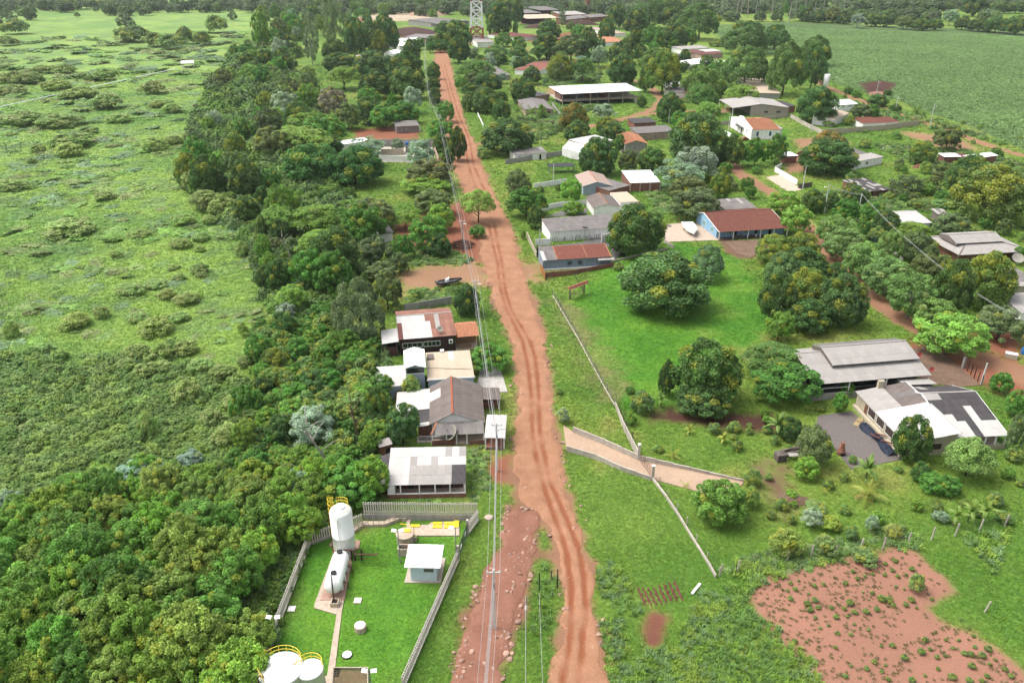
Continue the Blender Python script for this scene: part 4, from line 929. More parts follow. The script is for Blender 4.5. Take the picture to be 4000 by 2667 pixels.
picket_fence('concrete picket fence on a grey wall across the back of the waterworks yard', kb0, kb1, 2.1, 1.0)
picket_fence('short slanting picket fence between the tall tank and the back wall', cL0, Q('31',985,112), 2.0)
gR0, gR1, gA, gB = kb1 + Vector((.1,-.2,0)), Q('31',1345,1640), Q('31',1945,205), Q('31',1858,445)
picket_fence('picket fence right of the yard gate, between gate and back wall', gR0, gA, 2.1)
picket_fence('long concrete picket fence between waterworks yard and gully', gB, gR1, 2.1)
# gate
d = gB - gA; e = thing('yard_gate', 'dark mesh gate of the waterworks yard with white notice boards', 'gate', (gA.x,gA.y,0), math.atan2(d.y,d.x)); L = d.length
GREEN_ST = paint('dark_green_steel', (.04,.075,.06), .5, .1, 2)
for x in (.0, L): MB().box(x-.16,x+.16,-.16,.16,-.2,2.7).build('gate_post', CONC, e)
for s0, s1 in ((.2,L*.5-.02),(L*.5+.02,L-.2)):
    m = MB(); m.box(s0,s1,-.03,.03,.12,.2).box(s0,s1,-.03,.03,2.1,2.18).box(s0,s0+.07,-.029,.029,.2,2.1).box(s1-.07,s1,-.029,.029,.2,2.1); lf = m.build('leaf', GREEN_ST, e)
    for k in range(9): x = s0 + (s1-s0)*(k+.5)/9; MB().box(x-.02,x+.02,-.02,.02,.2,2.1).build('bar', GREEN_ST, lf)
    for k in range(5): z = .4 + .35*k; MB().box(s0+.07,s1-.07,-.012,.012,z-.015,z+.015).build('cross_bar', GREEN_ST, lf)
for x, z in ((L*.28,1.2),(L*.74,1.0)): MB().box(x-.38,x+.38,.04,.065,z,z+.55).build('notice_board', WHITE, e)
# yard slabs and paths
slab('tank_path', None, [Q('31',735,310), Q('31',540,838), Q('31',590,812), Q('31',705,470), Q('31',760,330)], SLABC, .1)
slab('tank_slab', None, [Q('31',590,812), Q('31',812,812), Q('31',880,470), Q('31',860,360), Q('31',705,330), Q('31',703,470)], paint('reddish_slab', (.48,.31,.235), .9, .15, .6), .14)
slab('tank_apron', None, [Q('31',540,838), Q('31',534,878), Q('31',740,940), Q('31',752,880), Q('31',808,812.5), Q('31',592,814)], SLABC, .12)
slab('garden_path', None, [Q('31',752,882), Q('31',740,940), Q('31',652,1505), Q('31',640,1700), Q('31',700,1700), Q('31',718,1500), Q('31',790,900), Q('31',808,814)], SLABC, .09)
slab('filter_slab', None, [Q('31',1385,216), Q('31',1868,216), Q('31',1868,80), Q('31',1605,95), Q('31',1588,116), Q('31',1414,120), Q('31',1430,20), Q('31',1382,30)], SLABC, .12)
slab('hut_slab', None, [Q('31',1363,648), Q('31',1700,648), Q('31',1742,420), Q('31',1420,420)], paint('light_slab', (.56,.49,.40), .9, .1, .5), .12)
slab('bottom_slab', None, [Q('31',590,1505), Q('31',697,1505), Q('31',690,1720), Q('31',580,1720)], SLABC, .1)
e, L, W, box, rz = house('pump_hut', 'small pale blue hut with flat white roof in the waterworks yard', Q('31',1360,502,3.0), Q('31',1692,510,3.0), Q('31',1725,296,3.15), wall=paint('icy_blue', (.55,.63,.72), .7, .05), roof=BRIGHT, kind='plain', inset=(.65,.65,.7,.7), base=.1, cat='hut')
for u in (.54, .72): window(e, 's', u*(box[1]-box[0]), 1.75, .52, .42, box, GREYP, bars=2)
plate(e, 'w', 1.6, .1, .9, 2.1, box, GREYP)
# yellow hatches on the filter slab
for k, (x, y, w_, d_) in enumerate(((1465,131,1.3,.5),(1667,108,1.3,.55),(1665,140,1.3,.55),(1775,108,1.35,.55),(1772,140,1.35,.55),(1842,100,.75,.8),(1840,132,.75,.7))):
    o = Q('31',x,y); e = thing('hatch_cover', ['leftmost yellow hatch cover, alone at the end of the filter slab','back hatch cover of the middle pair on the filter slab','front hatch cover of the middle pair on the filter slab','back hatch cover of the right hand pair on the filter slab','front hatch cover of the right hand pair on the filter slab','raised square yellow hatch at the back right corner of the slab','square yellow hatch at the front right corner of the slab'][k], 'hatch', (o.x,o.y,.12), 0, 'yellow hatch covers on the slab')
    MB().box(-w_/2,w_/2,-d_/2,d_/2,0,.14).build('lid', YEL, e); MB().beam((-.2,0,.17),(.2,0,.17),.03,.05).build('handle', YEL, e)
# round concrete tank and pump box
o = Q('31',1372,262); e = thing('round_tank', 'round beige concrete tank with yellow hatch beside the hut', 'tank', (o.x,o.y,0)); MB().lathe([(1.18,-.1),(1.18,1.25),(1.28,1.27),(1.28,1.4),(0.02,1.44)], (0,0,0), 28).build('shell', SLABC, e); MB().box(-.2,.75,.15,.9,1.445,1.52).build('hatch', YEL, e)
o = Q('31',1357,375); e = thing('pump_box', 'open concrete box with black pumps beside the hut', 'pump box', (o.x,o.y,0)); m = MB(); m.box(-.75,.75,-.55,-.43,-.1,1.2).box(-.75,.75,.43,.55,-.1,1.2).box(-.75,-.63,-.43,.43,-.1,1.2).box(.63,.75,-.43,.43,-.1,1.2); m.build('box_wall', SLABC, e)
for sx in (-.3,.3): MB().lathe([(.2,.3),(.22,.8),(.12,.95)], (sx,0,0), 12).build('pump', BLACK, e)
o = Q('31',1457,255); e = thing('valve_box', 'small concrete valve box with a yellow jib arm', 'valve box', (o.x,o.y,0)); MB().box(-.3,.3,-.3,.3,-.1,.75).build('box_wall', SLABC, e); MB().tube([(0,0,.75),(0,0,2.7),(-1.9,.1,2.85)], .06, 8).build('jib_arm', YEL, e)
# tall tank
def cage_ladder(e, p, h0, h1, out, mat=YEL):
    """caged ladder on the tank's side at p, facing away along out"""
    ox, oy = out; tx, ty = -oy, ox; m = MB()
    for s_ in (-.22,.22): m.tube([(p[0]+tx*s_, p[1]+ty*s_, h0), (p[0]+tx*s_, p[1]+ty*s_, h1)], .03, 5)
    m.build('ladder_rail', mat, e); m = MB(); z = h0 + .2
    while z < h1: m.tube([(p[0]-tx*.22,p[1]-ty*.22,z),(p[0]+tx*.22,p[1]+ty*.22,z)], .018, 4, cap=False); z += .3
    m.build('rung', mat, e); z = h0 + 2.0
    while z < h1 + .1:
        m = MB(); m.tube([(p[0]+tx*.38*math.cos(a)+ox*.75*math.sin(a), p[1]+ty*.38*math.cos(a)+oy*.75*math.sin(a), z) for a in [math.pi*q/8 for q in range(9)]], .035, 4, cap=False); m.build('cage_hoop', mat, e); z += .75
    for a in (.5, 1.05, 1.57, 2.1, 2.64):
        m = MB(); m.tube([(p[0]+tx*.38*math.cos(a)+ox*.75*math.sin(a), p[1]+ty*.38*math.cos(a)+oy*.75*math.sin(a), zz) for zz in (h0+2.0, h1)], .02, 4, cap=False); m.build('cage_bar', mat, e)
def guard(e, c, r, z, a0, a1, h=1.0, mat=YEL, n=18):
    for hh in (.5*h, h):
        MB().tube([(c[0]+r*math.cos(a0+(a1-a0)*q/n), c[1]+r*math.sin(a0+(a1-a0)*q/n), z+hh) for q in range(n+1)], .035, 5).build('guard_rail', mat, e)
    for q in range(0, n+1, 3): a = a0+(a1-a0)*q/n; MB().tube([(c[0]+r*math.cos(a),c[1]+r*math.sin(a),z-.1),(c[0]+r*math.cos(a),c[1]+r*math.sin(a),z+h)], .03, 5).build('guard_post', mat, e)
TANKW = paint('tank_white', (.80,.80,.78), .4, .03, .5, dirt=(.60,.57,.52), dirt_amt=.25)
o = Q('31',822,372); e = thing('tall_tank', 'tall upright white tank with yellow caged ladder', 'tank', (o.x,o.y,0)); H = 7.9; r = 1.5
MB().lathe([(.4,.75),(1.1,.85),(1.42,1.15),(r,1.5),(r,3.4),(r+.025,3.42),(r+.025,3.5),(r,3.52),(r,H-.75),(r-.12,H-.4),(r-.5,H-.12),(r-.9,H+.02)], (0,0,0), 40).build('shell', TANKW, e, True)
MB().lathe([(.62,H-.05),(.62,H+.14),(.66,H+.14),(.66,H+.2),(.02,H+.22)], (0,0,0), 24).build('manhole', TANKW, e)
for k in range(4): a = R(45+90*k); MB().box(-.12,.12,-.12,.12,-.1,1.5).build('leg', TANKW, e, loc=(1.1*math.cos(a),1.1*math.sin(a),0), rot=a)
cage_ladder(e, (-1.3,.9), .4, H+.9, (-.83,.56)); guard(e, (0,0), r-.35, H-.2, R(35), R(125), 1.0)
MB().tube([(-.2,-r-.1,H-.8),(-.2,-r-.1,1.1),(.1,-r-.1,.9),(.1,-r-.1,-.1)], .07, 8).build('drain_pipe', WHITE, e)
MB().tube([(-r-.12,-.2,H-.7),(-r-.12,-.2,0)], .06, 6).build('side_pipe', RUSTP, e)
m = MB().lathe([(r-.42,H-.28),(r-.42,H-.18),(r-.36,H-.18),(r-.36,H-.28)], (0,0,0), 32); m.build('top_ring', YEL, e)
slab('tank_foundation', None, [Q('31',668,305), Q('31',735,232), Q('31',960,262), Q('31',945,335), Q('31',880,360), Q('31',760,332)], paint('reddish_slab', (.48,.31,.235)), .13)
# lying tank
a, b = Q('31',778,415,1.62), Q('31',706,672,1.62); d = b - a; L = d.length; r = 1.12
e = thing('lying_tank', 'long white tank lying on saddles below the tall tank', 'tank', ((a.x+b.x)/2,(a.y+b.y)/2,0), math.atan2(d.y,d.x))
prof = [(.02,-L/2-r*.75)] + [(r*math.sin(t_), -L/2 - r*.75*math.cos(t_)) for t_ in (.4,.8,1.2)] + [(r,-L/2),(r,L/2)] + [(r*math.sin(t_), L/2 + r*.75*math.cos(t_)) for t_ in (1.2,.8,.4)] + [(.02,L/2+r*.75)]
MB().lathe(prof, (0,0,0), 36).build('shell', TANKW, e, True, loc=(0,0,1.62), rot=(0,R(90),0))
for x in (-L*.33, 0, L*.33): MB().box(x-.2,x+.2,-1.05,1.05,0,.95).build('saddle', WHITE, e)
for x in (-L*.46, L*.3): MB().lathe([(.36,0),(.36,.16),(.40,.16),(.40,.24),(.02,.25)], (x,0,1.62+r-.04), 20).build('manhole', STEELD, e)
MB().tube([(L*.5-.1,-.1,1.62+r-.1),(L*.5-.1,-.1,1.62+r+.5),(L*.5+.9,.2,1.62+r+.5),(L*.5+1.5,.35,.4)], .1, 8).build('outlet_pipe', paint('brown_pipe', (.10,.07,.065), .5, .15), e)
for x in (-L*.3, L*.25): MB().tube([(x,.9,1.2),(x,1.6,.9),(x,1.6,0)], .08, 8).build('side_pipe', RUSTP, e)
o = Q('31',728,850); e = thing('meter_box', 'open concrete meter box at the foot of the lying tank', 'meter box', (o.x,o.y,0)); m = MB(); m.box(-.5,.5,-.5,-.38,-.1,.7).box(-.5,.5,.38,.5,-.1,.7).box(-.5,-.38,-.38,.38,-.1,.7).box(.38,.5,-.38,.38,-.1,.7); m.build('box_wall', SLABC, e); MB().lathe([(.2,.0),(.2,.45),(.1,.5)], (0,0,0), 12).build('meter', STEELD, e)
# brown pipes
e = thing('pipe_run', 'two brown pipes on short legs right of the tanks', 'pipes', (*Q('31',900,430)[:2], 0)); o = Q('31',900,430); W_ = lambda x, y, z: Q('31',x,y,z) - Vector((o.x,o.y,0))
for dz in (0,.3): MB().tube([W_(800,345,1.6+dz), W_(900,348,1.6+dz), W_(905,385,1.5+dz), W_(1085,384,1.5+dz), W_(1120,384,1.5+dz)], .10, 8).build('pipe', RUSTP, e)
for x, y in ((882,432),(912,436),(975,436)): p_ = Q('31',x,y) - Vector((o.x,o.y,0)); MB().box(p_.x-.09,p_.x+.09,p_.y-.09,p_.y+.09,-.1,1.75).build('leg', paint('dark_red_steel', (.07,.03,.028), .6, .1), e)
# ramp with railing
RAIL = paint('cream_railing', (.58,.47,.27), .6, .08)
pts = [Q('31',1330,70), Q('31',1180,128), Q('31',985,132), Q('31',905,190)]
slab('ramp', None, [Q('31',1382,30), Q('31',1330,30), Q('31',1180,100), Q('31',985,100), Q('31',890,160), Q('31',905,190), Q('31',985,135), Q('31',1180,132), Q('31',1330,74), Q('31',1382,80)], SLABC, .45)
post_fence('handrail', 'cream railing along the ramp behind the tall tank', pts, 1.35, .8, RAIL, 4, 'railing', .06, wire_mat=RAIL)
# lids
def lid(name, label, p, r, h, top, side, sq=False, group=None):
    e = thing(name, label, 'cover', (p.x,p.y,0), 0, group)
    if sq: MB().box(-r,r,-r,r,-.1,h).build('rim', side, e); MB().box(-r*.86,r*.86,-r*.86,r*.86,h,h+.04).build('lid', top, e)
    else: MB().lathe([(r,-.1),(r,h),(r*.9,h+.01)], (0,0,0), 22).build('rim', side, e); MB().lathe([(r*.88,h+.005),(r*.88,h+.07),(.02,h+.09)], (0,0,0), 22).build('lid', top, e)
lid('inspection_shaft', 'squat beige shaft with white lid on the yard lawn', Q('31',960,1075), .72, .75, WHITE, SLABC)
lid('manhole_cover', 'flat white manhole cover with dark rim on the yard lawn', Q('31',837,1310), .62, .12, WHITE, BLACK)
lid('inspection_cover', 'square white cover right of the lying tank', Q('31',934,812), .48, .12, WHITE, SLABC, True)
lid('inspection_cover', 'square white cover by the left picket fence', Q('31',328,885), .45, .1, WHITE, WHITE, True)
lid('manhole_cover', 'round beige manhole cover outside the back fence by the track', Q('31',2138,50), .62, .2, SLABC, SLABC)
# floodlights
def flood(label, p, h, heads=2):
    e = thing('floodlight', label, 'floodlight', (p.x,p.y,0)); MB().tube([(0,0,-.2),(0,0,h)], [.10,.06], 8).build('pole', GALV, e); MB().beam((-.6,0,h),(.6,0,h),.06,.06).build('crossarm', GALV, e)
    for k in range(heads): x = -.5 + k; q = MB().box(-.32,.32,-.22,.22,-.06,.06).build('lamp_head', WHITE, e, loc=(x,-.12,h+.14), rot=(R(28),0,R(20*(k-.5)))); 
    return e
flood('floodlight pole beside the round concrete tank', Q('31',1325,455), 5.4)
flood('floodlight pole at the left picket fence', Q('31',215,1270), 5.4)
flood('floodlight pole by the fenced bed at the bottom edge', Q('31',1075,1760), 5.2)
flood('thin lamp pole just inside the yard gate', Q('31',1842,462), 6.0, 1)
# fenced bed
bx_ = [Q('31',712,1436), Q('31',1026,1436), Q('31',1030,1700), Q('31',690,1700)]
wallrun('bed_kerb', 'low kerb round the bare bed at the bottom edge', bx_ + [bx_[0]], .3, CREAM, 'kerb', .12, panel=3)
slab('bed_soil', None, [Q('31',720,1450), Q('31',1018,1450), Q('31',1020,1690), Q('31',702,1690)], paint('bed_soil_mat', (.20,.15,.08), .95, .3, 1.2), .05)
o = Q('31',735,1478); m = MB(); [m.box(-.35,.35,-.5+.25*k,-.42+.25*k,0,.06) for k in range(5)]; m.box(-.37,-.33,-.5,.6,0,.055).box(.33,.37,-.5,.6,0,.055)
tag(m.build('drain_grate', STEELD, None, loc=(o.x,o.y,.08)), 'dark drain grate in the corner of the bare bed', 'grate')
# the two tanks at the bottom edge
o = Q('31',222,1400,7.2); o = Vector((o.x,o.y,0)); e = thing('dome_tank', 'wide white domed tank with yellow railings at the bottom edge', 'tank', o); r = 2.35; H = 6.6
MB().lathe([(r,-.1),(r,H),(r+.04,H+.02),(r-.1,H+.12),(r*.8,H+.38),(r*.45,H+.56),(.02,H+.62)], (0,0,0), 44).build('shell', TANKW, e, True)
guard(e, (0,0), r-.12, H+.05, R(25), R(150), 1.05); guard(e, (0,0), r-.12, H+.05, R(160), R(235), 1.05); cage_ladder(e, (-2.05,1.2), .4, H+1.2, (-.86,.5)); cage_ladder(e, (.2,-2.4), .4, H+.4, (0,-1))
MB().tube([(-1.5,-1.3,H+.3),(-1.55,-1.35,H+.75),(-1.95,-1.7,H+.7),(-2.0,-1.75,0)], .12, 8).build('filling_pipe', RUSTP, e)
o2 = Q('31',490,1402,7.0); o2 = Vector((o2.x,o2.y,0)); e2 = thing('slim_tank', 'slimmer white tank joined by a yellow walkway at the bottom edge', 'tank', o2); r2 = 1.42
MB().lathe([(r2,-.1),(r2,6.4),(r2+.04,6.42),(r2-.05,6.52),(r2*.6,6.68),(.02,6.74)], (0,0,0), 36).build('shell', TANKW, e2, True)
guard(e2, (0,0), r2-.08, 6.4, R(0), R(190), 1.0); MB().box(.05,.35,-r2-.06,-r2+.1,3.6,5.2).build('level_gauge', STEELD, e2)
d = o2 - o; q = d.normalized(); MB().beam(o + q*(r-.3) + Vector((0,.4,6.75)), o2 - q*(r2-.3) + Vector((0,.4,6.75)), 1.0, .08).build('walkway_deck', YEL, None)
wk = bpy.context.scene.objects['walkway_deck']; wk.parent = e2; wk.location = -o2
for s_ in (-.1,.9):
    for hh in (.5,1.0): MB().tube([o + q*(r-.3) + Vector((0,s_,6.8+hh)) - o2, -q*(r2-.3) + Vector((0,s_,6.8+hh))], .035, 5).build('walkway_rail', YEL, e2)
MB().box(-.3,.3,-.3,.3,0,.5).build('valve_cabinet', WHITE, e2, loc=tuple(-q*(r2+.4)+Vector((0,.4,6.8))))
# ------------------------------------------------------------------ sheds and houses right of the road
# large boat shed: wide lower roof with a raised ridge roof on it
A, B = Q('23',440,395,3.4), Q('23',1505,306,3.4)
u = (B - A).normalized(); n = Vector((-u.y, u.x, 0)); rr0 = Q('23',1280,-4,6.2)
Wd = (rr0 - A).dot(n) / .62
e, L, W, box, rz = house('boat_shed', 'large pale metal roofed boat shed with a raised ridge roof', A, B, A + n * Wd, ridge=5.4, rf=.62, wall=None, roof=SH_PALE, posts=[(x,.35) for x in (.0,.30,.62,.985)] + [(.985,W_) for W_ in (5,9)], inset=(.2,.2,.2,.2), ny=5)
yr = W * .62
sheets(e, (L*.22,yr*.42,5.0), (L*.765,0,0), (0,yr*.58,1.35), SH_PALE, name='upper_roof_sheet'); sheets(e, (L*.22,yr+3.4,5.3), (L*.765,0,0), (0,-3.4,1.05), SH_GREY, name='upper_roof_sheet')
MB().beam((L*.22,yr,6.4),(L*.985,yr,6.4),.4,.1).build('ridge_cap', SH_PALE, e)
MB().add([(L*.22+.1,yr*.44,4.3),(L*.22+.1,yr+3.2,4.6),(L*.22+.1,yr+3.2,5.2),(L*.22+.1,yr,6.2),(L*.22+.1,yr*.44,4.95)], [(0,1,2,3,4)]).build('gable_infill', SH_BROWN, e)
MB().box(-.2,L*.42,.0,.3,-.4,1.25).build('front_wall', GREYP, e); MB().box(-.25,.05,.0,W*.7,-.4,1.3).build('side_wall', GREYP, e); MB().box(0,L,W*.82,W*.86,-.2,3.2).build('back_wall', GREYP, e)
MB().box(.1,L-.1,.3,W*.82,-.2,.1).build('floor_slab', paint('dark_shed_floor', (.12,.10,.095), .9, .2, .6), e)
MB().beam((-.05,.15,2.3),(L*.3,.15,2.3),.07,.07).beam((-.1,.15,1.95),(-.1,W*.5,1.95),.07,.07).build('rail', WHITE, e)
ALU = paint('aluminium_hull', (.34,.37,.42), .4, .1, 1.5, metal=.5)
def loc2w(e, x, y): c, s = math.cos(e.rotation_euler.z), math.sin(e.rotation_euler.z); return Vector((e.location.x + c*x - s*y, e.location.y + s*x + c*y, 0))
boat('aluminium_boat', 'bluish aluminium boat parked under the left end of the boat shed', loc2w(e,4.4,2.6), 6.4, e.rotation_euler.z + .05, ALU, STEELD, True, zoff=1.3)
boat('aluminium_boat', 'dark open boat whose bow sticks out at the right end of the boat shed', loc2w(e,L*.82,2.2), 7.0, e.rotation_euler.z + .12, STEELD, STEELD, True, zoff=.9)
boat('aluminium_boat', 'grey boat in the shade in the middle of the boat shed', loc2w(e,L*.52,2.8), 6.0, e.rotation_euler.z, ALU, STEELD, True, zoff=.7)
# white roofed hall with screened windows
A, B, C = Q('23',800,456,2.8), Q('23',1262,936,2.8), Q('23',1220,325,4.3)
def pk(u, v):
    if v > .38 and u < .36: return SH_BROWN if not (.12 < u < .22 and .42 < v < .8) else SH_GREY
    return SH_PALE if u < .34 else SH_WHITE
e, L, W, box, rz = house('screened_hall', 'cream hall with a pale sloping roof and a row of screened openings', A, B, C, wall=CREAM, roof=pk, ov=.35, nx=12, ny=4)
for k in range(4):
    u0 = .27 + .18 * k; window(e, 's', u0*(box[1]-box[0]), .95, 2.35, 1.45, box, WHITE, paint('brown_screen', (.085,.06,.05), .9, .15), bars=0)
plate(e, 's', .19*(box[1]-box[0]), 0, .95, 2.2, box, paint('brown_door', (.22,.10,.06), .7, .1)); window(e, 'e', .9, 1.1, (box[3]-box[2])*.62, 1.1, box, CREAM, paint('brown_screen', (.085,.06,.05)), bars=1)
MB().beam((-.1,W-.05,4.38),(L+.1,W-.05,4.38),.3,.1).build('ridge_cap', SH_WHITE, e); MB().box(-.1,.5,W*.42,W*.54,3.3,4.9).build('chimney', CREAM, e)
MB().box(.6,L-.2,-.35,.3,-.2,.45).build('plinth', CREAM, e)
# dark roofed house beside it
A, B = Q('23',1690,882,2.6), Q('23',2215,862,2.6); u = (B-A).normalized(); n = Vector((-u.y,u.x,0)); Wd = (Q('23',2112,450,5.0) - A).dot(n) / .62
def pk(u, v):
    if (u < .42 and v < .18) or (.08 < u < .28 and .12 < v < .45) or (.52 < u < .66 and v < .62) or (.66 < u < .94 and v < .22): return SH_WHITE
    if u < .26 and v > .74: return SH_PALE
    return SH_DARK
e, L, W, box, rz = house('dark_roofed_house', 'house with a dark corrugated roof patched with white sheets', A, B, A + n*Wd, ridge=5.0, rf=.62, wall=CREAM, roof=pk, back=lambda u, v: SH_PALE if .15 < u < .3 and v < .5 else SH_DARK, nx=14, ny=6, inset=(.3,.3,2.2,.3), posts=[(x,.2) for x in (.02,.35,.62,.80,.97)], floor=SLABC, wins=[('s',.15,1.0,1.4,1.0),('s',.75,1.0,1.2,1.0)], doors=[('s',.45,.9,2.1,DARKIN)], fascia=WHITE)
MB().box(0,L,.08,.2,-.3,.85).build('veranda_wall', CREAM, e); sheets(e, (L*.08,W+3.0,2.6), (L*.62,0,0), (0,-3.1,.55), SH_PALE, name='lean_to_sheet'); MB().box(L*.1,L*.66,W,W+2.8,-.2,2.5).build('lean_to_wall', GREYP, e)
# gravel yard, tarpaulin, bits and pieces
slab('gravel_yard', None, [Q('23',440,778), Q('23',590,950), Q('23',760,1172), Q('23',1080,1112), Q('23',1210,1085), Q('23',1235,1020), Q('23',905,745), Q('23',770,640), Q('23',460,680)], paint('grey_gravel', (.20,.175,.165), .95, .28, 6, bump=.6, dirt=(.28,.22,.18), dirt_amt=.4), .03)
TARP = paint('blue_black_tarpaulin', (.022,.032,.060), .6, .35, 1.5, spec=.2)
l = [Q('23',905,765), Q('23',1185,1045)]; d = l[1]-l[0]; n_ = 40; m = MB(); g = random.Random(8)
for i in range(n_ + 1):
    for j in range(13):
        f, h = i / n_, j / 12; wv = 1.7 + .4*math.sin(f*9) ; q = l[0].lerp(l[1], f) + Vector((-d.y*-1, -d.x, 0)).normalized() * 0
        sx = Vector((-d.y, d.x, 0)).normalized() * -1
        zz = .05 + .75 * math.sin(math.pi*h)**.7 * (.6 + .5*vnoise(np.array([f*14]), np.array([h*5]), 4)[0]) + g.uniform(-.06,.06)
        m.v.append(tuple(q + sx * (h - .12) * wv + Vector((g.uniform(-.06,.06), g.uniform(-.06,.06), zz if 0 < j < 12 else .04))))
for i in range(n_):
    for j in range(12): m.f.append((i*13+j, i*13+j+1, (i+1)*13+j+1, (i+1)*13+j)); m.m.append(0)
tag(m.build('tarpaulin', TARP), 'crumpled blue black tarpaulin over a heap along the cream hall', 'tarpaulin')
for k, (x, y, r_) in enumerate(((1040,890,.3),(1095,960,.2),(985,905,-.2))):
    o = Q('23',x,y); tag(MB().box(-.9,.9,-.2,.2,0,.08).build('rusty_plank', RUSTP, None, loc=(o.x-.3,o.y-.1,.80+.06*k), rot=-.8+r_), ['rusty plank lying on the tarpaulin near its middle','rusty plank lying on the lower part of the tarpaulin','rusty plank at the left edge of the tarpaulin'][k], 'plank')
o = Q('23',830,740); e = thing('plywood_sheet', 'pale plywood sheets lying on the gravel by the brown door', 'plywood', (o.x,o.y,.06), .9)
for k in range(2): MB().box(-1.5+1.6*k,-.1+1.6*k,-.5,.5,.03*k,.03+.03*k).build('board', paint('plywood', (.45,.33,.17), .8, .15), e)
o = Q('23',670,1030); e = thing('brick_grill', 'tapering red brick barbecue chimney at the edge of the gravel yard', 'barbecue', (o.x,o.y,0)); MB().lathe([(.75,-.1),(.7,.55),(.5,.9),(.36,1.3),(.3,2.1),(.34,2.2),(.2,2.2)], (0,0,0), 10).build('chimney', BRICKR, e)
for k in range(5): MB().lathe([(.60-.07*k,.35+.4*k),(.62-.07*k,.36+.4*k),(.62-.07*k,.42+.4*k),(.60-.07*k,.43+.4*k)], (0,0,0), 10).build('brick_course', TL_OR, e)
MB().box(-.35,.35,-.78,-.6,.1,.6).build('fire_opening', DARKIN, e)
# stacked pallets and boards
o = Q('23',105,1085); e = thing('pallet_stack', 'stack of grey wooden pallets in the garden left of the gravel yard', 'pallets', (o.x,o.y,0), .15)
for k in range(9):
    for q in range(5): MB().box(-.75+.34*q,-.55+.34*q,-.75,.75,.1+.15*k,.14+.15*k).build('pallet_board', WOODG, e, rot=rg.uniform(-.05,.05))
    for s_ in (-.6,0,.6): MB().box(-.75,.8,s_-.05,s_+.05,.0+.15*k,.096+.15*k).build('pallet_bearer', WOODG, e)
o = Q('23',215,1030); e = thing('timber_stack', 'stack of weathered boards beside the grey pallets', 'boards', (o.x,o.y,0), .35)
for k in range(14): MB().box(-2.1,1.6,-.10,.10,.04+.075*k,.10+.075*k).build('board', WOODG, e, loc=(rg.uniform(-.2,.2),rg.uniform(-.5,.5),0), rot=rg.uniform(-.12,.12))
o = Q('23',235,1075); e = thing('work_table', 'pale rough table with thin legs by the board stack', 'table', (o.x,o.y,0), .1); MB().box(-1.0,1.0,-.45,.45,.8,.86).build('table_top', SH_PALE, e)
for x in (-.9,.9):
    for y in (-.4,.4): MB().beam((x,y,-.1),(x*.9,y*.9,.8),.07,.07).build('leg', WOODG, e)
# yard fence and pole right of the boat shed
post_fence('steel_fence', 'dark steel fence along the brown yard right of the boat shed', [Q('23',1800,235), Q('23',1955,405)], 2.2, 1.6, STEELD, 5)
for a_, b_ in (((1780,240),(1825,180)),): wallrun('gate_pillar', 'grey concrete gate pillar at the brown yard', [Q('23',*a_), Q('23',a_[0]+16,a_[1]-6)], 2.4, GREYP, 'pillar', .4)
slab('yard_pavement', None, [Q('23',1335,60), Q('23',1560,40), Q('23',1700,180), Q('23',1960,400), Q('23',1790,415), Q('23',1520,390), Q('23',1400,385)], paint('stained_brown_concrete', (.30,.185,.125), .9, .25, .5, dirt=(.10,.08,.06), dirt_amt=.6), .06)
o = Q('23',2228,150); e = thing('white_tank_box', 'cream plastic box standing on red earth near the right edge', 'box', (o.x,o.y,0), -.5); MB().box(-1.1,1.1,-.6,.6,.0,1.0).build('body', CREAM, e); MB().box(-1.12,1.12,-.62,.62,1.004,1.08).build('lid', WHITE, e)
o = Q('23',2345,115); e = thing('water_drum', 'blue plastic drum at the right edge above the cream box', 'drum', (o.x,o.y,0)); MB().lathe([(.5,-.1),(.58,.3),(.5,.35),(.58,.6),(.58,.9),(.5,1.0),(.58,1.1),(.52,1.4)], (0,0,0), 18).build('body', BLUE, e); MB().lathe([(.4,1.405),(.38,1.48),(.02,1.5)], (0,0,0), 16).build('lid', BLUE, e)
o = Q('23',1385,215); dish('satellite_dish', 'red dish on the front edge of the upper shed roof', Vector((o.x,o.y,0)) + (Q('23',1385,140,4.6)-Vector((o.x,o.y,0))), .48, R(-20), R(62), REDP, .45)
dish('satellite_dish', 'red dish at the lower right corner of the boat shed roof', Q('23',1500,275,3.5), .45, R(-20), R(62), REDP, .45)
# hipped hall with raised clerestory
A, B = Q('13',1757,775,3.0), Q('13',2420,738,3.0); u = (B-A).normalized(); n = Vector((-u.y,u.x,0)); Wd = (Q('13',1480,600,3.0) - A).dot(n)
e, L, W, box, rz = house('hipped_hall', 'wide low hall with a pale hipped roof in two tiers', A, B, A+n*Wd, ridge=4.6, hip=True, wall=BRICKR, roof=SH_PALE, cap=paint('mossy_ridge', (.24,.17,.14), .9, .3), inset=(1.6,1.6,2.4,1.0), posts=[(x,.4) for x in (.01,.2,.4,.6,.8)], post_mat=WOODG)
m = MB(); a, b, c_, d_ = L*.10, L*.78, W*.30, W*.78
sheets(e, (a,c_,4.45), (b-a,0,0), (0,(d_-c_)*.55,1.15), SH_PALE, name='upper_roof_sheet'); sheets(e, (a,d_,4.9), (b-a,0,0), (0,-(d_-c_)*.45,.7), SH_PALE, name='upper_roof_sheet')
MB().beam((a,c_+(d_-c_)*.55,5.66),(b,c_+(d_-c_)*.55,5.66),.35,.1).build('ridge_cap', SH_PALE, e)
MB().add([(a,c_,3.9),(a,d_,3.9),(a,d_,4.86),(a,c_+(d_-c_)*.55,5.55),(a,c_,4.4)], [(0,1,2,3,4)]).build('gable_infill', SH_BROWN, e)
dish('satellite_dish', 'grey mesh dish standing behind the left corner of the hipped hall', Q('13',1672,590), 1.5, R(150), R(30), MESHD, 4.5)
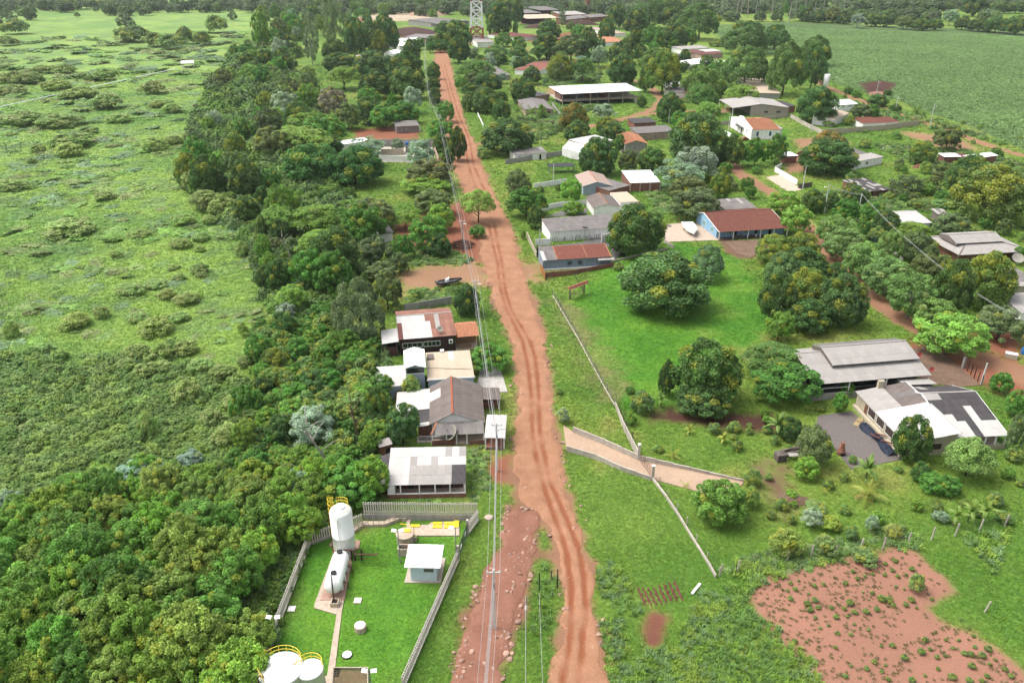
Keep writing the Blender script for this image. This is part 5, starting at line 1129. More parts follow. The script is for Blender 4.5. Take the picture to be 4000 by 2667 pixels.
dish('satellite_dish', 'grey mesh dish below the right end of the hipped hall', Q('13',2275,865), 1.5, R(-10), R(40), MESHD, 1.8)
house('white_roofed_house', 'long house with a cream metal roof behind the clipped trees', Q('13',1187,496,2.9), Q('13',1512,478,2.9), Q('13',1530,360,4.0), at_ridge=True, rf=.68, wall=WHITE, roof=SH_WHITE, wins=[('s',.75,1.0,1.0,1.0)], doors=[('s',.5,.9,2.0,SKYB)])
house('patched_shed', 'collapsing shed roof of loose grey sheets behind the cream roofed house', Q('13',1590,425,2.4), Q('13',1700,425,2.4), Q('13',1660,350,2.9), wall=WOODG, roof=lambda u, v: rg.choice([SH_DARK, SH_PALE, SH_GREY]), cat='shed')
house('plank_shack', 'dark sheet roofed shack patched with white sheets', Q('13',905,195,2.2), Q('13',1130,172,2.2), Q('13',1030,55,3.0), wall=BRICKR, roof=lambda u, v: SH_PALE if rg.random() < .2 else SH_DARK, cat='shack', doors=[('s',.25,.9,1.9,DARKIN)], inset=(.3,.3,1.0,.3), posts=[(.55,.2),(.95,.2)], post_mat=WOODG)
house('edge_house', 'dark grey roofed house cut off by the right edge', Q('13',2240,1065,2.8), Q('13',2520,1050,2.8), Q('13',2236,880,3.8), wall=CREAM, roof=lambda u, v: SH_PALE if v < .2 else SH_GREY, cap=TL_RED)
house('edge_house', 'low pale roofed house with a window, at the right edge below the dark one', Q('13',2262,1245,2.6), Q('13',2520,1232,2.6), Q('13',2270,1125,3.2), wall=WHITE, roof=SH_PALE, wins=[('s',.2,1.0,.9,.8)])
house('corner_house', 'small roof cut off by the right edge below the hedge tree', Q('23',2330,-260,2.6), Q('23',2600,-270,2.6), Q('23',2340,-330,3.0), wall=WHITE, roof=SH_PALE)
wallrun('garden_wall', 'white wall with green panels at the bend of the lane', [Q('13',925,625), Q('13',1005,668)], 1.8, paint('green_panel', (.10,.27,.22), .6, .1), cap=WHITE, panel=2.5)
wallrun('garden_wall', 'low whitish wall behind the clipped street trees', [Q('13',1005,668), Q('13',1240,830)], 1.0, GREYP, panel=4)
# blue veranda house with red tile roof
A, B = Q('12',1905,566,2.5), Q('13',195,527,2.5); C = Q('12',1737,378,3.2); u = (B-A).normalized(); n = Vector((-u.y,u.x,0)); Wt = (C-A).dot(n); rp = Q('12',1812,383,4.7); yr_ = (rp-A).dot(n)
e, L, W, box, rz = house('veranda_house', 'sky blue house with a red tiled roof and white veranda posts', A, B, C, ridge=4.7, rf=min(.85, yr_/Wt), wall=SKYB, roof=TL_RED, kind='tile', inset=(.3,.3,2.4,.3), posts=[(x,.25) for x in (.01,.21,.42,.60,.79,.985)], floor=paint('dark_veranda_floor', (.14,.10,.085), .9, .2), fascia=WHITE)
GRN = paint('green_shutter', (.10,.38,.27), .6, .08)
for f in (.12, .52): window(e, 'w', .6 + f*(box[3]-box[2]), .9, 1.5, 1.5, box, WHITE, GRN, bars=3)
window(e, 's', 3.2, .9, 1.3, 1.1, box, WHITE, GRN, bars=3); window(e, 's', 8.5, .9, 1.3, 1.1, box, WHITE, GRN, bars=3)
for x in (.25,.55,.75): plate(e, 's', L*x, .1, .9, 2.1, box, DARKIN)
p_ = loc2w(e, L*.30, .9); t_ = thing('bench_table', 'wooden table with benches on the blue house veranda', 'table', (p_.x,p_.y,.1), e.rotation_euler.z); MB().box(-1.4,1.4,-.35,.35,.70,.76).build('table_top', WOODG, t_)
for y in (-.65,.65): MB().box(-1.4,1.4,y-.14,y+.14,.40,.45).build('bench', WOODG, t_)
for x in (-1.1,1.1): MB().box(x-.06,x+.06,-.75,.75,0,.40).box(x-.06,x+.06,-.25,.25,.41,.70).build('leg', WOODG, t_)
for k, (f, mt, wd) in enumerate(((.50,REDP,'red'),(.56,WHITE,'white'))):
    p_ = loc2w(e, L*f, 1.0); t_ = thing('plastic_chair', wd + ' plastic chair on the blue house veranda', 'chair', (p_.x,p_.y,.1), e.rotation_euler.z + .4*k); MB().box(-.24,.24,-.24,.24,.40,.44).build('seat', mt, t_); MB().box(-.24,.24,.20,.24,.44,.85).build('backrest', mt, t_)
    for x in (-.2,.2):
        for y in (-.2,.2): MB().box(x-.025,x+.025,y-.025,y+.025,0,.40).build('leg', mt, t_)
house('annex_shed', 'grey sheet roofed shed behind the red tiled blue house', Q('12',1955,360,2.8), Q('12',2255,342,2.8), Q('12',2192,246,3.4), wall=BRICKR, roof=lambda u, v: SH_PALE if (.35 < u < .42 and v > .5) or (.66 < u < .76 and v > .3) else SH_GREY, cat='shed')
slab('concrete_yard', None, [Q('12',1395,630), Q('12',1440,655), Q('12',1900,640), Q('12',1742,478), Q('12',1590,478), Q('12',1390,500), Q('12',1380,560)], paint('cream_concrete', (.58,.46,.36), .9, .1, .4, dirt=(.38,.26,.19), dirt_amt=.4), .12)
slab('stained_yard', None, [Q('12',1950,650), Q('12',2060,760), Q('12',2180,800), Q('13',40,720), Q('13',-60,630)], paint('stained_brown_concrete', (.30,.185,.125)), .06)
p0, p1 = Q('12',1605,500,.6), Q('12',1668,600,.6); boat('white_boat', 'upturned white boat on the pale concrete yard', (p0+p1)/2, (p1-p0).length*1.05, math.atan2(p1.y-p0.y, p1.x-p0.x), BRIGHT, BRIGHT, True, zoff=.7)
o = Q('12',1435,512); lid('well_cover', 'round dark well cover on the pale concrete yard', o, .95, .3, WOODG, GREYP)
post_fence('wooden_fence', 'rough fence with boards behind the pale concrete yard', [Q('12',1450,490), Q('12',1530,488), Q('12',1670,452)], 1.6, 2.0, WOODY, 4, wire_mat=WOODG)
wallrun('yard_wall', 'stained low wall below the pale concrete yard', [Q('12',1392,650), Q('12',1440,690), Q('12',1485,715)], 1.0, CONC, panel=1.5)
wallrun('yard_wall', 'low mossy wall running to the great domed tree', [Q('12',905,845), Q('12',1200,770), Q('12',1440,722)], .5, CONC, panel=2)
# grey blue house at the road
A, B = Q('12',285,826,2.7), Q('12',912,790,2.7); n = Vector((-(B-A).y,(B-A).x,0)).normalized(); Wd = (Q('12',880,668,3.9)-A).dot(n)
e, L, W, box, rz = house('grey_blue_house', 'low grey blue house with a red tiled roof beside the road', A, B, A+n*Wd+Vector((0,0,1.3)), wall=GREYB, roof=lambda u, v: None, inset=(.1,2.9,.35,.2))
sheets(e, (0,0,2.7), (L*.21,0,0), (0,W,1.3), lambda u, v: SH_WHITE if u < .25 and v < .4 else SH_GREY, nx=4); tiles(e, (L*.215,0,2.7), (L*.43,0,0), (0,W,1.3), TL_RED); tiles(e, (L*.65,0,2.7), (L*.35,0,0), (0,W,1.3), TL_RED)
for x in (.215,.65,.998): MB().beam((L*x,0,2.82),(L*x,W,4.12),.25,.1).build('verge_tile', TL_OR, e)
for x in (.36,.51): window(e, 's', L*x, 1.0, 1.1, .95, box, GREYB, GLASS, bars=4)
MB().box(L-2.8,L-.1,.5,.65,-.2,2.6).build('veranda_wall', GREYB, e); MB().box(.05,L*.83,-.12,.3,-.3,.28).build('plinth', WHITE, e)
for x in (L-2.7,L-.2): MB().box(x-.08,x+.08,.1,.26,-.2,2.6).build('post', GREYB, e)
sheets(e, (L*.80,-.9,2.2), (L*.24,0,0), (0,1.1,.25), SH_PALE, name='porch_sheet')
wallrun('brick_wall', 'red brick retaining wall under the grey blue house', [Q('12',302,985), Q('12',560,955), Q('12',935,880)], [1.5,1.3,1.0], BRICKR, panel=3)
wallrun('yard_gate', 'orange brown gate panel at the roadside corner of the grey blue house', [Q('12',262,905), Q('12',304,1005)], 1.9, paint('orange_gate', (.42,.18,.05), .7, .12), 'gate', .08, panel=1.6)
wallrun('yard_gate', 'black gate beside the grey blue house', [Q('12',228,765), Q('12',262,800)], 2.2, BLACK, 'gate', .1)
slab('paved_yard', None, [Q('12',270,700), Q('12',640,660), Q('12',800,590), Q('12',950,650), Q('12',1000,760), Q('12',930,830), Q('12',900,700), Q('12',280,760)], paint('dark_paving', (.17,.16,.15), .9, .25, .7, dirt=(.30,.28,.26), dirt_amt=.4), .07)
wallrun('boundary_wall', 'bright white wall stub behind the tiled grey blue house', [Q('12',820,660), Q('12',905,640)], 2.3, WHITE, 'wall', .15)
o = Q('12',1015,790); e = thing('garden_bench', 'dark box shaped bench in the paved yard', 'bench', (o.x,o.y,.07), .1); MB().box(-.8,.8,-.4,.4,.3,.42).build('seat', STEELD, e); MB().box(-.8,.8,.3,.4,.424,.95).build('backrest', STEELD, e); [MB().box(x-.05,x+.05,-.35,.3,0,.296).build('leg', STEELD, e) for x in (-.7,.7)]
# long grey roofed house with stained wall
A, B = Q('12',346,564,3.0), Q('12',1010,515,3.0); n = Vector((-(B-A).y,(B-A).x,0)).normalized(); Wd = (Q('12',300,440,3.9)-A).dot(n)
e, L, W, box, rz = house('long_grey_house', 'long house with a grey corrugated roof and a black streaked white wall', A, B, A+n*Wd+Vector((0,0,.9)), wall=WHITE, roof=SH_GREY, ov=.25)
g = random.Random(6)
m = MB(); x = .3
while x < L - .3: h_ = g.uniform(.3,1.7); m.box(x, x+g.uniform(.05,.13), .238, .249, .02, h_); x += g.uniform(.12,.4)
tag(m.build('mould_streaks', paint('black_mould', (.06,.055,.05), .95, .2), e), kind='stuff')
dish('satellite_dish', 'pale mesh dish on a mast before the long black streaked wall', Q('12',668,640), 1.0, R(160), R(30), MESHD, 3.6)
wallrun('boundary_wall', 'white wall stub between road corner and the long grey house', [Q('12',215,690), Q('12',352,680)], 1.9, WHITE, panel=2.5)
wallrun('boundary_wall', 'cream wall along the road in front of the long grey house', [Q('12',135,610), Q('12',225,800)], 1.7, CREAM, panel=2.5)
wallrun('boundary_wall', 'long white wall between the small light green trees', [Q('12',165,395), Q('12',440,335), Q('12',700,310)], 1.7, WHITE, panel=3)
wallrun('boundary_wall', 'upper white wall behind the dark trees at the road', [Q('12',200,165), Q('12',500,118)], 1.8, WHITE, panel=3)
slab('lane_pavement', None, [Q('12',300,430), Q('12',690,400), Q('12',690,345), Q('12',480,360)], paint('dark_paving', (.17,.16,.15)), .05)
def gable_front(name, label, fr, fl, bk_r, ridge_z, **k):
    """house whose gable faces the camera: front right eave, front left eave, back right eave"""
    return house(name, label, fr, bk_r, fl, ridge=ridge_z, **k)
rf0 = Q('12',782,95,4.6); rb0 = Q('12',705,-4,4.6); dv = rb0 - rf0
A = Q('12',920,136,3.1); e, L, W, box, rz = gable_front('pale_blue_house', 'pale blue gabled house with a faded pink tile roof', A, Q('12',652,152,3.1), A+dv, 4.6, wall=paint('mist_blue', (.42,.49,.57), .75, .07), roof=TL_PINK, kind='tile', fascia=WHITE, cap=TL_OR)
window(e, 'w', (box[3]-box[2])*.22, 1.2, 1.2, .9, box, GREYP, GLASS, bars=4)
house('lean_to_house', 'dark grey roofed lean-to between the pale blue gable and the white roof', Q('12',892,185,2.6), Q('12',1086,133,2.6), Q('12',985,4,3.0), wall=BRICKR, roof=SH_GREY, ov=.15)
e, L, W, box, rz = house('brick_hall', 'red brick building with a flat white roof', Q('12',1087,112,3.1), Q('12',1368,106,3.1), Q('12',1238,-6,3.5), wall=BRICKR, roof=BRIGHT, kind='plain', ov=.12)
for f in (.02,.33,.66,.98): MB().box(L*f-.15,L*f+.15,.0,.115,-.2,2.95).build('pilaster', CONC, e)
house('flat_roof_annex', 'small annex with a beige flat roof below the dark lean-to', Q('12',1000,292,2.6), Q('12',1165,281,2.6), Q('12',1088,190,2.8), wall=WHITE, roof=SH_BEIGE, kind='plain', ov=.1)
house('tiled_annex', 'small red tiled roof with white parapets behind the dark round tree', Q('12',1040,372,2.6), Q('12',1205,312,2.6), Q('12',1195,285,3.2), wall=WHITE, roof=TL_RED, kind='tile', fascia=WHITE)
rf0 = Q('12',908,330,4.0); rb0 = Q('12',826,226,4.0); dv = rb0 - rf0; A = Q('12',1002,334,2.8)
gable_front('small_gabled_house', 'small white gabled house with a grey roof and orange ridge tiles', A, Q('12',776,390,2.8), A+dv, 4.0, wall=WHITE, roof=SH_BROWN, cap=TL_OR)
house('open_carport', 'open frame carport with a grid roof near the white wall', Q('02',345,1535,2.6), Q('02',580,1525,2.6), Q('02',565,1494,2.6), wall=None, roof=STEELD, kind='plain', posts=[(.02,.2),(.98,.2),(.02,3),(.98,3)], post_mat=GALV, cat='carport')
# tiled gate canopy and the lawn fence
a, b = Q('12',530,1180), Q('12',660,1130); e = thing('gate_canopy', 'little red tiled canopy on two posts over the lawn entrance', 'canopy', (a.x,a.y,0), math.atan2(b.y-a.y,b.x-a.x)); L = (b-a).length
for x in (0,L): MB().box(x-.12,x+.12,-.12,.12,-.2,2.9).build('post', WOODG, e)
tiles(e, (-.7,-.75,2.75), (L+1.6,0,0), (0,.75,.42), TL_RED); tiles(e, (-.7,.75,2.75), (L+1.6,0,0), (0,-.75,.42), TL_RED); MB().beam((-.7,0,3.2),(L+.9,0,3.2),.25,.12).build('ridge_cap', TL_OR, e)
for k in range(3): MB().box(.1,L-.1,-.03,.03,.3+.4*k,.4+.4*k).build('gate_board', WOODG, e)
post_fence('board_fence', 'grey board fence either side of the tiled gate canopy', [Q('12',415,1185), a + Vector((-.15,0,0))], 1.1, 1.6, WOODG, 3, wire_mat=WOODG)
post_fence('board_fence', 'weathered fence from canopy back to the brick wall', [b, Q('12',620,1060), Q('12',570,960)], 1.2, 1.8, WOODG, 3, wire_mat=WOODG)
post_fence('lawn_fence', 'wire fence with concrete posts and low kerb along the lawn', [Q('12',375,1150), Q('12',480,1330), Q('12',600,1530), Q('22',700,150), Q('22',830,390), Q('22',945,590)], 1.8, 2.4, CONC, 5, base=(.18,.16,CONC))
wallrun('garden_wall', 'tapering concrete wall running down to the ramp gate', [Q('22',948,592), Q('22',1020,790), Q('22',1160,1085)], [.9,1.3,1.6], CONC, panel=2.2)
post_fence('garden_fence', 'thin wooden posts behind the tapering concrete wall', [Q('22',1000,680), Q('22',1050,800), Q('22',1105,900)], 1.6, 2.6, WOODG, 2)
# concrete ramp with side walls
slab('concrete_ramp', None, [Q('22',500,990), Q('22',760,1060), Q('22',1280,1262), Q('22',1800,1402), Q('22',2100,1330), Q('22',2130,1290), Q('22',1640,1175), Q('22',1170,1085), Q('22',560,830), Q('22',470,770)], paint('ramp_concrete', (.56,.40,.28), .9, .1, .35, dirt=(.33,.22,.15), dirt_amt=.45), .1)
wallrun('ramp_wall', 'pale low wall on the upper side of the concrete ramp', [Q('22',560,835), Q('22',850,950), Q('22',1160,1090), Q('22',1640,1185), Q('22',2130,1290)], [1.1,1.1,1.0,.6,.4], CONC, panel=3, cap=CONC)
wallrun('ramp_wall', 'low wall on the lower side of the concrete ramp', [Q('22',500,1005), Q('22',760,1075), Q('22',1010,1185), Q('22',1275,1270)], [1.0,.9,.8,.6], CONC, panel=3, cap=CONC)
for nm, p_, h_ in (('left', Q('22',1160,1085), 3.0), ('right', Q('22',1290,1262), 2.5)):
    e = thing('gate_pillar', 'tall white gate pillar on the ' + ('upper' if nm == 'left' else 'lower') + ' side of the ramp', 'pillar', (p_.x,p_.y,0)); MB().box(-.2,.2,-.2,.2,-.2,h_).build('shaft', CONC, e); MB().box(-.24,.24,-.24,.24,h_+.003,h_+.1).build('cap', WHITE, e)
a, b = Q('22',1175,1100), Q('22',1285,1255); e = thing('ramp_gate', 'thin rusty gate closed across the ramp', 'gate', (a.x,a.y,0), math.atan2(b.y-a.y,b.x-a.x)); L = (b-a).length
for z in (.2,.9,1.6): MB().box(0,L,-.02,.02,z,z+.05).build('rail', RUSTP, e)
for k in range(9): MB().box(L*k/8-.018,L*k/8+.018,-.041,-.021,.15,1.7).build('bar', RUSTP, e)
wallrun('kerb_wall', 'low concrete kerb running from the ramp down to the road side', [Q('22',1285,1265), Q('22',1420,1440), Q('32',1520,20), Q('32',1680,280), Q('32',1800,470), Q('32',1870,600)], [.5,.4,.4,.35,.35,.5], CONC, panel=2.5, cap=CONC)
post_fence('garden_fence', 'concrete posts along the low kerb below the ramp', [Q('22',1355,1310), Q('22',1425,1440), Q('32',1605,115), Q('32',1690,285), Q('32',1790,440), Q('32',1905,580)], 1.5, 4.0, CONC, 2)
post_fence('field_fence', 'leaning concrete fence posts above the ploughed field', [Q('32',1905,580), Q('32',2065,545), Q('33',165,460), Q('33',390,410), Q('33',605,410), Q('33',840,345), Q('33',1050,340), Q('33',1280,290), Q('33',1500,250), Q('33',1720,210), Q('33',1940,165), Q('33',2170,125), Q('33',2351,90)], 2.1, 6.0, CONC, 4, lean=.15, size=.16)
p_ = Q('33',1990,910); e = thing('fence_post', 'lone leaning concrete post in the grass right of the ploughed field', 'post', (p_.x,p_.y,0)); MB().beam((0,0,-.3),(.35,0,1.7),.16,.16).build('shaft', CONC, e)
o = Q('32',1690,705); tag(MB().box(-1.15,1.15,-.16,.16,0,.18).build('white_pipe', WHITE, None, loc=(o.x,o.y,.05), rot=.9), 'white plank lying in the grass below the kerb wall', 'plank')
for k, (x, y, h_) in enumerate(((250,740,3.3),(415,690,3.0),(360,610,1.3))):
    p_ = Q('32',x,y); e = thing('iron_post', ['tall dark iron post with an insulator between the two tracks','dark iron post with vines between the two tracks','short dark post between the two taller ones'][k], 'post', (p_.x,p_.y,0)); MB().tube([(0,0,-.2),(0,0,h_)], .07, 6).build('shaft', STEELD, e); MB().lathe([(.1,h_-.1),(.1,h_+.05),(.03,h_+.12)], (0,0,0), 8).build('cap', STEELD, e)
# ------------------------------------------------------------------ village beyond: pavilion, chapel, houses, works
A, B, C = Q('02',457,866,6.3), Q('02',1192,832,6.3), Q('02',1146,760,7.0)
e, L, W, box, rz = house('open_pavilion', 'two storey unfinished concrete building with a bright white roof', A, B, C, wall=None, roof=BRIGHT, kind='plain')
zf = 2.6; MB().box(.2,L-.2,.3,W-.3,zf-.3,zf).build('floor_slab', CONC, e); MB().box(.25,L-.25,.2,.296,zf-.02,zf+.75).build('balustrade', paint('stained_concrete', (.36,.30,.26), .9, .15), e)
for f in (.015,.19,.36,.59,.77,.985):
    for y in (.6, W*.55): MB().box(L*f-.15,L*f+.15,y-.15,y+.15,-.2,zf-.304).build('column', CONC, e)
    MB().box(L*f-.13,L*f+.13,.45,.71,zf+.003,6.25).build('column', CONC, e)
MB().box(L*.02,L*.97,W*.62,W*.66,zf+.004,5.9).build('back_wall', CONC, e)
for a, b in ((.38,.42),(.56,.61),(.02,.05)): MB().box(L*a,L*b,W*.2,W*.618,zf+.004,5.9).build('brick_pier', BRICKR, e)
MB().box(-2.6,-.2,.4,.6,6.0,6.14).build('roof_beam', GALV, e)
for x in (-2.5,-.9): MB().tube([(x,.5,-.2),(x,.5,6.1)], .1, 8).build('steel_post', GALV, e)
for k in range(9): MB().box(L*.90+.02,L*.90+1.5,-.3-.34*(8-k),.03-.34*(8-k),zf-.3*(9-k),zf-.3*(9-k)+.12).build('step', CONC, e)
# barn with open side
fr, fl, bl = Q('03',200,990,4.0), Q('02',2070,1020,4.0), Q('02',1940,940,4.0)
e, L, W, box, rz = gable_front('grey_barn', 'large barn with a pale grey gabled roof, open on its left side', fr, fl, fr + (bl-fl), 5.9, wall=None, roof=SH_PALE, kind='plain')
MB().add([(0.3,.3,-.2),(.3,W*.68,-.2),(.3,W*.68,5.0),(.3,W*.5,5.75),(.3,.3,4.1)], [(0,1,2,3,4)]).build('gable_wall', paint('beige_wall', (.52,.45,.39), .8, .08), e); MB().box(.4,L-.3,.3,.5,-.2,3.9).build('side_wall', CREAM, e); MB().box(.4,L-.3,W*.60,W*.64,-.2,4.2).build('inner_wall', GREYP, e); MB().box(L-.5,L-.3,.5,W*.60,-.2,4).build('end_wall', GREYP, e)
for x in (.3,L*.5,L-.3): MB().box(x-.1,x+.1,W-.4,W-.2,-.2,3.95).build('post', WHITE, e)
for y in (.14,.36): window(e, 'w', W*y, 1.5, 2.0, .9, (.29,L,.3,W), GREYP, GLASS, bars=3)
# chapel
A, B = Q('02',2205,1196,4.0), Q('03',118,1192,4.0); n = Vector((-(B-A).y,(B-A).x,0)).normalized(); rp = Q('03',10,1090,6.2); Wd = (rp-A).dot(n)/.5
e, L, W, box, rz = house('white_chapel', 'little white chapel with an orange tiled roof and arched windows', A, B, A+n*Wd, ridge=6.2, wall=WHITE, roof=TL_OR, kind='tile', ov=.25, cat='chapel')
m = MB(); prof = [(-.3,-.2),(W+.3,-.2),(W+.3,4.6),(W*.62,6.6),(W*.62,7.1),(W*.5,7.5),(W*.38,7.1),(W*.38,6.6),(-.3,4.6)]; k = len(prof)
m.add([(-.25,y,z) for y, z in prof] + [(.24,y,z) for y, z in prof], [tuple(range(k))[::-1], tuple(range(k,2*k))] + [(i,(i+1)%k,k+(i+1)%k,k+i) for i in range(k)]); m.build('facade', WHITE, e)
def arch(par, side, u, z, w, h, x0, y0, mat):
    pts = [(0,0),(w,0),(w,h-w/2)] + [(w/2+w/2*math.cos(a), h-w/2+w/2*math.sin(a)) for a in [math.pi*q/8 for q in range(1,8)]] + [(0,h-w/2)]
    f = lambda a, b, d: (x0+u+a, y0-d, z+b) if side == 's' else (x0-d, y0+u+a, z+b); k = len(pts); m = MB()
    m.add([f(a,b,.004) for a,b in pts] + [f(a,b,.06) for a,b in pts], [tuple(range(k)), tuple(range(k,2*k))[::-1]] + [(i,(i+1)%k,k+(i+1)%k,k+i) for i in range(k)]); return m.build('arched_window', mat, par)
BLG = paint('blue_glass', (.06,.12,.22), .25, .1, 1)
for f in (.18,.62): arch(e, 's', L*f, 1.3, .95, 2.0, 0, box[2], BLG)
for f in (.18,.68): arch(e, 'w', W*f, 2.0, .75, 1.7, -.25, 0, BLG)
arch(e, 'w', W*.42, .0, 1.3, 2.5, -.25, 0, DARKIN); plain_slope(e, (-1.6,W*.34,2.75), (0,W*.32,0), (1.33,0,.3), SH_DARK, 'door_canopy')
arch(e, 'w', W*.45, 4.9, .6, 1.0, -.25, 0, GREYP)
MB().box(L+.05,L+2.8,W*.2,W*.75,-.2,3.4).build('sacristy', WHITE, e); MB().box(L+.0,L+2.9,W*.15,W*.8,3.404,3.6).build('sacristy_roof', GREYP, e); MB().box(-.6,L+3.4,-.9,W+.6,-.2,.08).build('plinth', CONC, e)
def car(label, p, az, mt):
    e = thing('parked_car', label, 'car', (p.x,p.y,0), az); y = .8
    pr = [(-2.0,.35),(-2.05,.75),(-1.9,.95),(.75,.98),(1.85,.82),(2.0,.6),(1.95,.35)]; k = len(pr); m = MB(); m.add([(a,-y,b) for a,b in pr]+[(a,y,b) for a,b in pr], [tuple(range(k)),tuple(range(k,2*k))[::-1]]+[(i,k+i,k+(i+1)%k,(i+1)%k) for i in range(k)]); m.build('body', mt, e)
    pr = [(-1.85,.96),(-1.35,1.42),(.05,1.45),(.8,.985)]; k = 4; m = MB(); m.add([(a,-.74,b) for a,b in pr]+[(a,.74,b) for a,b in pr], [tuple(range(k)),tuple(range(k,2*k))[::-1]]+[(i,k+i,k+(i+1)%k,(i+1)%k) for i in range(k)]); m.build('window', GLASS, e); MB().box(-1.36,.06,-.70,.70,1.425,1.47).build('roof', mt, e)
    for a in (-1.25,1.2):
        for s_ in (-.78,.78): MB().lathe([(.12,-.09),(.31,-.09),(.31,.09),(.12,.09)], (0,0,0), 12).build('wheel', BLACK, e, loc=(a,s_,.3), rot=(R(90),0,0))
car('small red car at the chapel corner, half hidden by a tree', Q('02',2135,1290), .6, REDP); car('silver car parked under the trees at the end of the dark wall', Q('02',800,718), .2, GALV)
H = house
H('white_upper_house', 'white flat roofed upper storey rising over garden walls near the soybean field', Q('03',640,968,3.8), Q('03',832,955,3.8), Q('03',848,905,5.0), wall=WHITE, roof=BRIGHT, kind='plain', wins=[('s',.25,2.6,.8,.7),('s',.55,2.7,2.2,.4)])
H('white_gable_house', 'white gabled house below the flat roofed upper storey', Q('03',600,1105,3.2), Q('03',752,1040,3.2), Q('03',640,985,3.2), ridge=4.2, wall=WHITE, roof=SH_BEIGE, kind='plain')
e, L, W, box, rz = H('tiled_outbuilding', 'low outbuilding with mossy red tiles behind the long compound wall', Q('03',872,1136,2.5), Q('03',1065,1130,2.5), Q('03',1050,1072,3.3), wall=WHITE, roof=TL_RED, kind='tile'); 
H('tiled_outbuilding', 'right hand red tiled outbuilding next to the coconut palm', Q('03',1070,1128,2.5), Q('03',1215,1118,2.5), Q('03',1170,1068,3.3), wall=WHITE, roof=TL_RED, kind='tile')
wallrun('compound_wall', 'long pale wall in front of the red tiled outbuildings', [Q('03',500,1238), Q('03',820,1215), Q('03',1060,1195), Q('03',1380,1155)], 2.4, CREAM, panel=4)
wallrun('compound_wall', 'stained grey wall between the barn and the chapel lawn', [Q('03',205,1085), Q('03',350,1165), Q('03',500,1238)], 1.9, CONC, panel=4)
wallrun('compound_wall', 'grey wall running under the barn front', [Q('02',1920,1150), Q('02',2200,1115), Q('03',190,1080)], 1.6, CONC, panel=4)
wallrun('compound_wall', 'white wall before the chapel beside the huge dark tree', [Q('02',1940,1230), Q('02',2060,1290)], 1.8, WHITE, panel=4)
H('bungalow_wing', 'grey roofed wing of the bungalow beside the large dark tree', Q('03',770,1440,3.0), Q('03',912,1408,3.0), Q('03',800,1330,3.0), ridge=3.9, wall=WHITE, roof=SH_GREY, kind='plain')
H('white_bungalow', 'white bungalow with a pale flat roof and one barred window', Q('03',795,1490,2.9), Q('03',1066,1440,2.9), Q('03',985,1396,3.3), wall=WHITE, roof=SH_PALE, kind='plain', ov=.3, wins=[('s',.42,1.0,1.2,1.1),('s',.08,1.0,.8,1.0)])
H('white_shed', 'left white roofed shed on brick legs at the field track', Q('03',1620,1442,3.0), Q('03',1782,1440,3.0), Q('03',1735,1406,3.3), wall=BRICKR, roof=BRIGHT, kind='plain', cat='shed')
H('white_shed', 'right white roofed shed near the field track, partly behind the gold tipped tree', Q('03',1862,1460,2.9), Q('03',2118,1428,2.9), Q('03',2078,1394,3.4), wall=BRICKR, roof=BRIGHT, kind='plain', cat='shed')
H('maroon_lean_to', 'maroon roofed lean-to between the two white sheds', Q('03',1790,1452,2.8), Q('03',1868,1450,2.8), Q('03',1840,1405,3.2), wall=BRICKR, roof=SH_MAROON, kind='plain', cat='shed')
H('brick_kiosk', 'small brick building with a white slab roof at the concrete drive', Q('03',168,1438,2.8), Q('03',282,1430,2.8), Q('03',258,1390,3.0), wall=BRICKR, roof=BRIGHT, kind='plain')
wallrun('brick_wall', 'red brick yard wall behind the small white slab roof', [Q('03',265,1445), Q('03',385,1408)], 2.0, BRICKR, panel=4)
wallrun('boundary_wall', 'white wall along the concrete drive', [Q('03',120,1545), Q('13',60,10), Q('13',265,130)], 1.9, WHITE, panel=4)
wallrun('boundary_wall', 'dark fence wall at the end of the concrete drive', [Q('13',275,165), Q('13',400,150)], 1.7, WOODG, panel=3)
slab('concrete_drive', None, [Q('13',-20,60), Q('13',190,200), Q('13',310,175), Q('13',120,35)], SLABC, .07)
H('side_house', 'small grey and red roofed house right of the barn', Q('03',110,985,3.2), Q('03',260,975,3.2), Q('03',250,915,4.0), wall=BRICKR, roof=lambda u, v: SH_DARK, kind='plain')
H('stone_house', 'flat roofed grey house under the large hanging trees', Q('02',2200,855,3.0), Q('03',120,860,3.0), Q('03',60,720,3.2), wall=GREYP, roof=SH_BEIGE, kind='plain', wins=[('s',.2,1.0,1.0,1.0)])
# houses left and below the pavilion
rf0 = Q('02',300,985,4.2); rb0 = Q('02',216,892,4.2); A = Q('02',385,1008,3.0)
e, L, W, box, rz = gable_front('pinkish_house', 'pinkish house with a grey gabled roof and arched window left of the pavilion', A, Q('02',120,1015,3.0), A+(rb0-rf0), 4.2, wall=PINK, roof=SH_GREY, kind='plain')
arch(e, 'w', W*.12, 1.0, 1.3, 1.3, box[0], 0, DARKIN)
H('flat_house', 'small house with black and white roof strips behind the pinkish house', Q('02',205,890,3.0), Q('02',352,868,3.0), Q('02',310,825,3.4), wall=PINK, roof=lambda u, v: SH_DARK, kind='plain', fascia=WHITE)
wallrun('compound_wall', 'grey wall stepping along the right side of the pinkish house', [Q('02',365,965), Q('02',450,1085)], 1.8, GREYP, panel=4)
wallrun('compound_wall', 'low wall in front of the pinkish house', [Q('02',150,1150), Q('02',385,1135)], 1.3, PINK, panel=4)
wallrun('roadside_wall', 'white balustrade wall at the verge right of the road', [Q('01',2035,1050), Q('01',2090,1170)], 1.2, WHITE, panel=2.5)
e, L, W, box, rz = H('balcony_house', 'cream two level house with white roofs and balcony', Q('02',690,1335,5.6), Q('02',935,1288,5.6), Q('02',885,1216,6.0), wall=CREAM, roof=SH_WHITE, kind='plain', wins=[('s',.2,3.4,1.2,1.0)])
